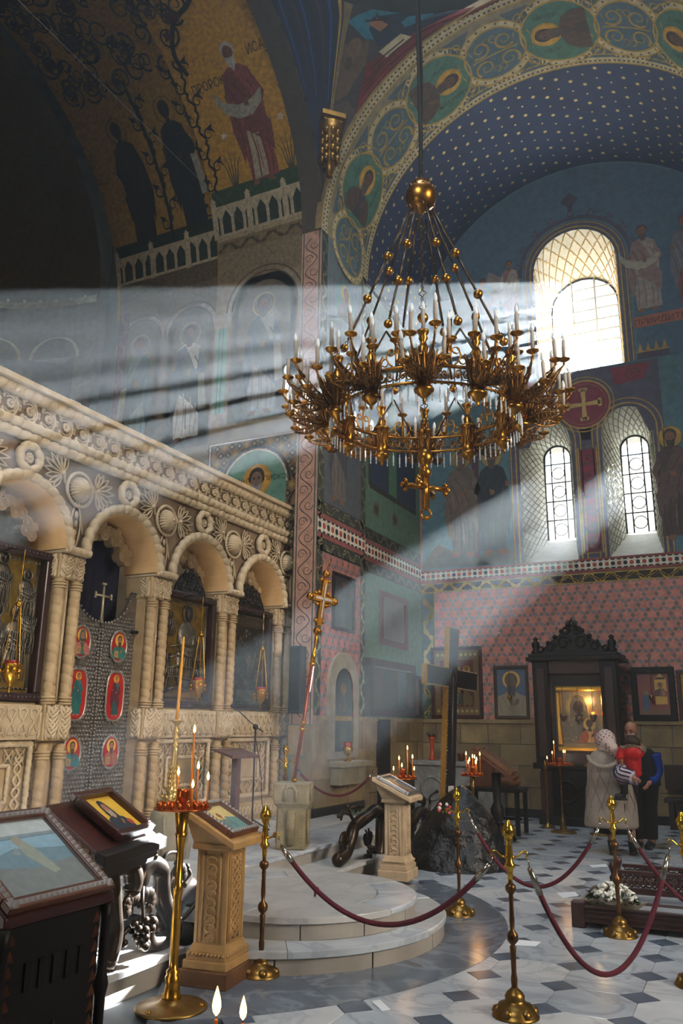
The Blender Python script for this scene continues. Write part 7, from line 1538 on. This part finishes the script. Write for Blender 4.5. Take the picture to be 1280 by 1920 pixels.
# ---- woman in a beige quilted vest, seen from behind
WY = 11.8
wp = lambda px_, py_, dy=0.: Py(px_, py_, WY+dy)
O = V((wp(1146, 1500).x, WY, 0)); L_ = lambda px_, py_, dy=0.: wp(px_, py_, dy)-O
hd = L_(1135, 1390); Th = Tm(hd+V((0, 0, 0)), rz=radians(100))
m = M(); head_shape(m, (0, 0, 0), 1., Th)
zsh = L_(1134, 1416).z; zhip = .85
m.tube([hd+V((0, 0, -.15)), V((hd.x, .0, zsh-.05)), V((hd.x+.02, 0, 1.0)), V((.0, 0, .85)), V((0, 0, .76))], [.06, .11, .12, .13, .12], 14)
lf_, rf_ = L_(1148, 1598), L_(1186, 1594)
for f_, e in ((lf_, -1), (rf_, 1)): m.tube([V((e*.08, 0, .82)), V((f_.x*.6+e*.03, .01, .5)), V((f_.x, 0, .3)), V((f_.x, .01, .08))], [.09, .07, .055, .042], 12); m.tube([V((f_.x, .01, .06)), V((f_.x, .14, .035))], [.04, .032], 10)
sR = V((hd.x+.17, 0, zsh-.04)); el = L_(1163, 1447, -.28); hn = L_(1189, 1459, -.36)
m.tube([sR, el, hn], [.06, .05, .036], 12); Tq = Matrix.Translation(hn) @ (hn-el).to_track_quat('-Z', 'Y').to_matrix().to_4x4(); hand(m, Tq, .8)
sL = V((hd.x-.17, 0, zsh-.04)); m.tube([sL, sL+V((-.06, .12, -.26)), sL+V((.1, .3, -.3))], [.06, .05, .035], 12); Tq = Matrix.Translation(sL+V((.1, .3, -.3))) @ V((1, .4, -.1)).to_track_quat('-Z', 'Y').to_matrix().to_4x4(); hand(m, Tq, .6)
wo = fused(m, 'person', skin_m, None, O); tag(wo, 'person in a long beige quilted vest and dotted headscarf carrying a child', 'person')
face(wo, (0, 0, 0), 1., Th)
def ring(px_, py_, hw, ratio=.62, dy=0.):
    c = L_(px_, py_, dy); w_ = (L_(px_+hw, py_).x-L_(px_-hw, py_).x)/2; return (c.x, dy, c.z, w_, w_*ratio)
beige = mat('beige_quilt', '#a3978a', .8, var=.08, vs=20, bump=.3, bs=60)
vest = loft([ring(1145, 1551, 49), ring(1145, 1546, 51), ring(1145, 1530, 50), ring(1145, 1505, 47.5), ring(1142, 1475, 43), ring(1138, 1450, 38, .66), ring(1135, 1432, 34, .66), ring(1134, 1420, 31, .62), ring(1134, 1412, 25, .6), ring(1134, 1405, 15, .8)], 40, lambda t, a: .02*sin(a*5+t*3)*(1-t)).build('vest', beige, wo)
m = M()
cen = lambda z_: None
def on_vest(a, z_):   # rear surface point of the vest at angle a
    R_ = [ring(1145, 1551, 49), ring(1145, 1505, 47.5), ring(1142, 1475, 43), ring(1138, 1450, 38, .66), ring(1135, 1432, 34, .66), ring(1134, 1412, 25, .6)]
    for r0, r1 in zip(R_[:-1], R_[1:]):
        if r0[2] <= z_ <= r1[2]: t = (z_-r0[2])/(r1[2]-r0[2]); c = [i+(j-i)*t for i, j in zip(r0, r1)]; return V((c[0]+c[3]*1.012*cos(a), c[1]+c[4]*1.012*sin(a), z_))
    c = R_[0] if z_ < R_[0][2] else R_[-1]; return V((c[0]+c[3]*1.012*cos(a), c[1]+c[4]*1.012*sin(a), z_))
z0_, z1_ = .42, 1.12
for k in range(7):
    for e in (-1, 1):
        a0 = pi+.05+k*.5
        pts = [on_vest(a0+e*t*.9, z0_+(z1_-z0_)*t) for t in [i/10 for i in range(11)] if pi < a0+e*t*.9 < 2*pi]
        if len(pts) > 2: m.tube(pts, .004, 4)
m.build('quilt_stitching', mat('quilt_line', '#8a7e72', .85), wo)
m = M(); m.tube([on_vest(5.35, .4+i*.03) for i in range(9)], .006, 5); m.build('side_zip', mat('zip', '#1c1818', .5), wo)
hc = L_(1132, 1424, -.15); m = M(); m.grid(lambda s, t: hc+V((.2*cos(pi+pi*s)*sin(pi*t*.5+.25), -.05-.07*sin(pi*s)*sin(pi*t), .085-.2*t*sin(pi*s)**.7+.02*sin(s*9))), 20, 8); m.tube([hc+V((.2*cos(pi+pi*s), -.02-.07*sin(pi*s), .05-.14*sin(pi*s))) for s in [i/14 for i in range(15)]], .03, 8); fused(m, 'hood', beige, wo, vox=.012, it=3)
m = M(); m.sphere((0, 0, 0), .138, 22, (1.0, 1.0, 1.1), Tm(hd+V((0, .0, .012)))); m.tube([hd+V((.02, -.06, -.02)), hd+V((.1, -.08, -.1)), hd+V((.16, -.07, -.19)), hd+V((.2, -.05, -.23))], [.1, .085, .05, .015], 12); m.tube([hd+V((0, 0, -.05)), hd+V((0, -.02, -.14))], [.115, .11], 14); scf = fused(m, 'headscarf', mat('scarf_pink', '#d4bdb4', .8), wo, vox=.011, it=3)
m = M(); k = 0
for i in range(110):
    zf = 1-2*(i+.5)/110; a = i*2.39996; r_ = sqrt(1-zf*zf); n_ = V((r_*cos(a), r_*sin(a), zf)); c = hd+V((0, .0, .012))+V((n_.x*.136, n_.y*.136, n_.z*.15))
    if n_.z > -.55: m.lathe([(.0001, .003), (.0095, .001), (.0095, -.008)], 8, Matrix.Translation(c) @ n_.to_track_quat('Z', 'Y').to_matrix().to_4x4())
for i in range(5):
    for j in range(3): c = hd+V((.03+i*.036, -.185+.02*i+.0*j, -.03-i*.042-j*.03)); m.lathe([(.0001, .0), (.009, -.002), (.009, -.03)], 8, Matrix.Translation(c) @ V((.2, -1, .1)).to_track_quat('Z', 'Y').to_matrix().to_4x4())
m.build('dot_print', mat('scarf_dot', '#2a1820', .8), scf, kind='stuff')
loft([ring(1150, 1562, 36), ring(1150, 1556, 38), ring(1148, 1545, 40), ring(1146, 1520, 36)], 28, lambda t, a: .03*sin(a*7)).build('skirt', mat('black_cloth', '#0e0d10', .9), wo)
for f_ in (lf_, rf_):
    m = M(); m.tube([V((f_.x, .01, .17)), V((f_.x, .01, .1)), V((f_.x, .02, .05))], [.062, .055, .05], 12); m.tube([V((f_.x, -.02, .035)), V((f_.x, .1, .035)), V((f_.x, .19, .03))], [.04, .045, .03], 10); m.box((f_.x, .07, .008), (.08, .24, .016)); fused(m, 'boot', mat('boot_black', '#121214', .4), wo, vox=.01, it=2)
slv = mat('sleeve_stripe', '#cdbfcf', .8); m = M(); e2 = el+V((.0, -.02, -.02)); m.tube(smoothpath([sR+V((.01, -.03, .02)), sR+V((.05, -.16, -.1)), e2, e2.lerp(hn, .55), hn.lerp(e2, .12)], 5), .085, 16, mod=lambda l_, a: 1+.06*sin(a*3+l_*20)); sl_ = m.build('striped_sleeve', slv, wo)
m = M(); P_s = smoothpath([sR+V((.01, -.03, .02)), sR+V((.05, -.16, -.1)), e2, e2.lerp(hn, .55), hn.lerp(e2, .12)], 5)
for k in range(10):
    a = 2*pi*k/10; pts = []
    for i in range(len(P_s)):
        t = (P_s[min(i+1, len(P_s)-1)]-P_s[max(i-1, 0)]).normalized(); n_ = t.orthogonal().normalized() if False else (V((0, 1, 0))-t*t.y).normalized(); b_ = t.cross(n_); pts.append(P_s[i]+(n_*cos(a)+b_*sin(a))*.0885)
    m.tube(pts, .009, 5)
m.build('stripe', mat('stripe_navy', '#2a2638', .8), sl_)
# ---- child in a red jacket carried on the arm
CYc = 11.64; cpz = lambda px_, py_, dy=0.: Py(px_, py_, CYc+dy); O2 = V((cpz(1182, 1440).x, CYc, cpz(1182, 1470).z)); C_ = lambda px_, py_, dy=0.: cpz(px_, py_, dy)-O2
hd2 = C_(1185, 1394, .06); Tc = Tm(hd2, rz=radians(75)); m = M(); head_shape(m, (0, 0, 0), .74, Tc)
bt = C_(1186, 1448); m.tube([hd2+V((0, 0, -.1)), C_(1182, 1410), C_(1182, 1435), bt], [.045, .1, .11, .1], 12)
kn = C_(1172, 1458, -.02); ft = C_(1169, 1474, -.14); m.tube([bt, kn, ft], [.075, .05, .04], 10); kn2 = C_(1190, 1452, .2); m.tube([bt, kn2, kn2+V((-.02, .05, -.14))], [.075, .05, .04], 10)
sh2 = C_(1168, 1408, -.04); el2 = C_(1163, 1420, -.08); hn2 = C_(1165, 1427, -.1); m.tube([sh2, el2, hn2], [.045, .04, .03], 10); Tq = Matrix.Translation(hn2) @ (hn2-el2).to_track_quat('-Z', 'Y').to_matrix().to_4x4(); hand(m, Tq, .7, .72)
sh3 = C_(1198, 1410, .08); m.tube([C_(1195, 1408), sh3, C_(1188, 1425, .2)], [.045, .04, .03], 10); hand(m, Tm(C_(1188, 1427, .2)), .6, .72)
chd = fused(m, 'person', skin_m, None, O2, vox=.01, it=3); tag(chd, 'small child in a red jacket with a fur-trimmed hood carried on the arm', 'person'); face(chd, (0, 0, 0), .74, Tc)
redj = mat('red_jacket', '#c40f12', .55, var=.15, vs=12, bump=.25, bs=25)
m = M(); P_ = [C_(1188, 1450), C_(1187, 1443), C_(1185, 1428), C_(1184, 1412), C_(1184, 1404)]; m.tube(P_, [.1, .125, .135, .13, .09], 18, flat=.85); m.sphere(P_[0], .11, 14, (1, .9, .5)); m.tube([sh2+V((.02, 0, .01)), el2, hn2.lerp(el2, .25)], [.085, .072, .06], 12); m.tube([C_(1197, 1408), sh3, C_(1188, 1424, .18)], [.08, .07, .055], 12); m.sphere(C_(1186, 1412, -.11), .1, 12, (1.3, .7, .9)); fused(m, 'jacket', redj, chd, vox=.011, it=4)
m = M(); rr_ = random.Random(4); hc2 = C_(1185, 1400, .0)
for i in range(170): a = 2*pi*i/170; c = hc2+V((.135*cos(a), .1*sin(a)-.02, .012*sin(a*3)-.03*cos(a)**2)); d_ = V((cos(a)*.8+rr_.uniform(-.4, .4), sin(a)*.8+rr_.uniform(-.4, .4), rr_.uniform(-.6, .9))).normalized()*.045; m.tube([c, c+d_*.6, c+d_+V((0, 0, -.008))], [.012, .009, .002], 4)
m.tube([hc2+V((.13*cos(t), .095*sin(t)-.02, -.03*cos(t)**2)) for t in [i*2*pi/24 for i in range(24)]], .03, 8, closed=True); m.build('fur_trim', mat('fur', '#8f7d68', .9, var=.3, vs=40), chd, kind='stuff')
m = M(); m.sphere(hd2+V((0, -.01, .02)), .088, 16, (1.05, 1.0, .95))
for i in range(60): a = 2*pi*i/60; m.tube([hd2+V((.03*cos(a), .03*sin(a)-.01, .1)), hd2+V((.088*cos(a), .085*sin(a)-.01, .045)), hd2+V((.1*cos(a), .095*sin(a)-.01, -.04+.02*sin(i*2.3)))], [.012, .013, .006], 5)
m.build('hair', mat('hair_brown', '#3a241c', .6), chd)
m = M(); m.tube([bt+V((0, -.02, 0)), kn, ft], [.08, .062, .05], 12); m.tube([bt, kn2, kn2+V((-.02, .05, -.13))], [.08, .06, .05], 12); m.build('tights', mat('lilac', '#9a86a0', .8), chd)
for b_, e in ((ft, -1), (kn2+V((-.02, .05, -.13)), -1)): m = M(); m.tube([b_+V((0, 0, .02)), b_+V((0, 0, -.1))], [.052, .048], 10); m.tube([b_+V((.02, 0, -.12)), b_+V((-.06, -.01, -.13)), b_+V((-.12, -.02, -.135))], [.042, .042, .03], 10); m.box(b_+V((-.05, -.01, -.165)), (.17, .08, .02)); fused(m, 'boot', mat('boot_black'), chd, vox=.009, it=2)
# ---- bald man in a navy vest facing them
MY = 12.58; mp = lambda px_, py_, dy=0.: Py(px_, py_, MY+dy); O3 = V((mp(1209, 1500).x, MY, 0)); Q_ = lambda px_, py_, dy=0.: mp(px_, py_, dy)-O3
hd3 = Q_(1183, 1372); Tm3 = Tm(hd3, rz=radians(-108), ry=.25); m = M(); head_shape(m, (0, 0, 0), 1.05, Tm3)
sh = Q_(1210, 1412); m.tube([hd3+V((.03, .02, -.14)), V((sh.x-.03, .03, sh.z-.02)), V((sh.x-.02, .02, 1.15)), V((0, 0, .9))], [.06, .09, .12, .13], 14)
fl_, fr_ = Q_(1200, 1590), Q_(1222, 1586)
for f_, e in ((fl_, -1), (fr_, 1)): m.tube([V((e*.09, 0, .9)), V((f_.x, 0, .5)), V((f_.x, 0, .08))], [.1, .075, .05], 12); m.tube([V((f_.x, 0, .06)), V((f_.x-.05, -.14, .035))], [.045, .035], 10)
s1 = Q_(1225, 1413, -.04); e1 = Q_(1231, 1448, -.02); h1 = Q_(1215, 1470, -.2); m.tube([s1, e1, h1], [.065, .052, .036], 12); hand(m, Matrix.Translation(h1) @ (h1-e1).to_track_quat('-Z', 'Y').to_matrix().to_4x4(), .7)
s2 = Q_(1192, 1414, .05); e2_ = Q_(1186, 1450, -.05); h2 = Q_(1190, 1452, -.3); m.tube([s2, e2_, h2], [.065, .052, .036], 12); hand(m, Matrix.Translation(h2) @ (h2-e2_).to_track_quat('-Z', 'Y').to_matrix().to_4x4(), .7)
mn = fused(m, 'person', skin_m, None, O3); tag(mn, 'bald person in a navy vest with royal blue sleeves and a face mask', 'person'); face(mn, (0, 0, 0), 1.05, Tm3)
navy = mat('navy_vest', '#0c1018', .8); m = M(); m.tube([V((sh.x-.03, .02, sh.z+.06)), V((sh.x-.02, .02, sh.z-.02)), V((sh.x-.01, .01, 1.25)), V((sh.x, 0, 1.0)), V((sh.x, 0, .82))], [.11, .17, .19, .2, .21], 20, flat=.82); m.sphere(V((sh.x-.02, .02, sh.z-.05)), .16, 14, (1.1, .75, .6)); fused(m, 'vest', navy, mn, vox=.014, it=4)
for a, b, c in ((s1, e1, h1), (s2, e2_, h2)): m = M(); m.tube(smoothpath([a, b, c.lerp(b, .2)], 6), [.098-.003*i for i in range(13)], 14, mod=lambda l_, an: 1+.03*sin(l_*60)); m.build('sleeve', mat('royal_blue', '#123a9a', .75, var=.1), mn)
m = M()
for f_, e in ((fl_, -1), (fr_, 1)): m.tube([V((e*.07, 0, .95)), V((f_.x, 0, .55)), V((f_.x, 0, .12))], [.15, .115, .09], 14)
fused(m, 'trousers', mat('dark_trousers', '#14120f', .85), mn, vox=.014, it=3)
for f_ in (fl_, fr_): m = M(); m.tube([V((f_.x, .05, .05)), V((f_.x-.02, -.06, .05)), V((f_.x-.05, -.2, .035))], [.05, .055, .035], 10); m.box((f_.x-.02, -.06, .01), (.09, .27, .02)); fused(m, 'shoe', mat('boot_black'), mn, vox=.011, it=2)
m = M(); m.grid(lambda s, t: Tm3 @ V((.02+.095*sin(pi*(.15+.7*s)), .085*cos(pi*(.15+.7*s)), -.1+.1*t)), 12, 6)
mk = m.build('face_mask', mat('mask_white', '#cfc2c0', .8), mn); m = M()
for i in range(8): m.sphere(Tm3 @ V((.112, -.04+.016*i, -.06+.03*(i % 2))), .013, 6)
m.build('mask_print', mat('mask_red', '#b01c28', .8), mk)

# ================================================================ incense haze hanging in the nave
hz = bpy.data.materials.new('incense_haze'); hz.use_nodes = True; nt = hz.node_tree; nt.nodes.clear()
out = nt.nodes.new('ShaderNodeOutputMaterial'); vsn = nt.nodes.new('ShaderNodeVolumeScatter')
vsn.inputs['Density'].default_value = HAZE; vsn.inputs['Anisotropy'].default_value = .45; vsn.inputs['Color'].default_value = (.86, .95, 1, 1)
nt.links.new(vsn.outputs[0], out.inputs['Volume'])
m = M(); m.box2((XE+.03, .5, .012), (1.02, YB-.02, 18.4))
tag(m.build('haze', hz, fixn=True), 'thin bluish incense haze filling the church', 'haze', None, 'stuff')
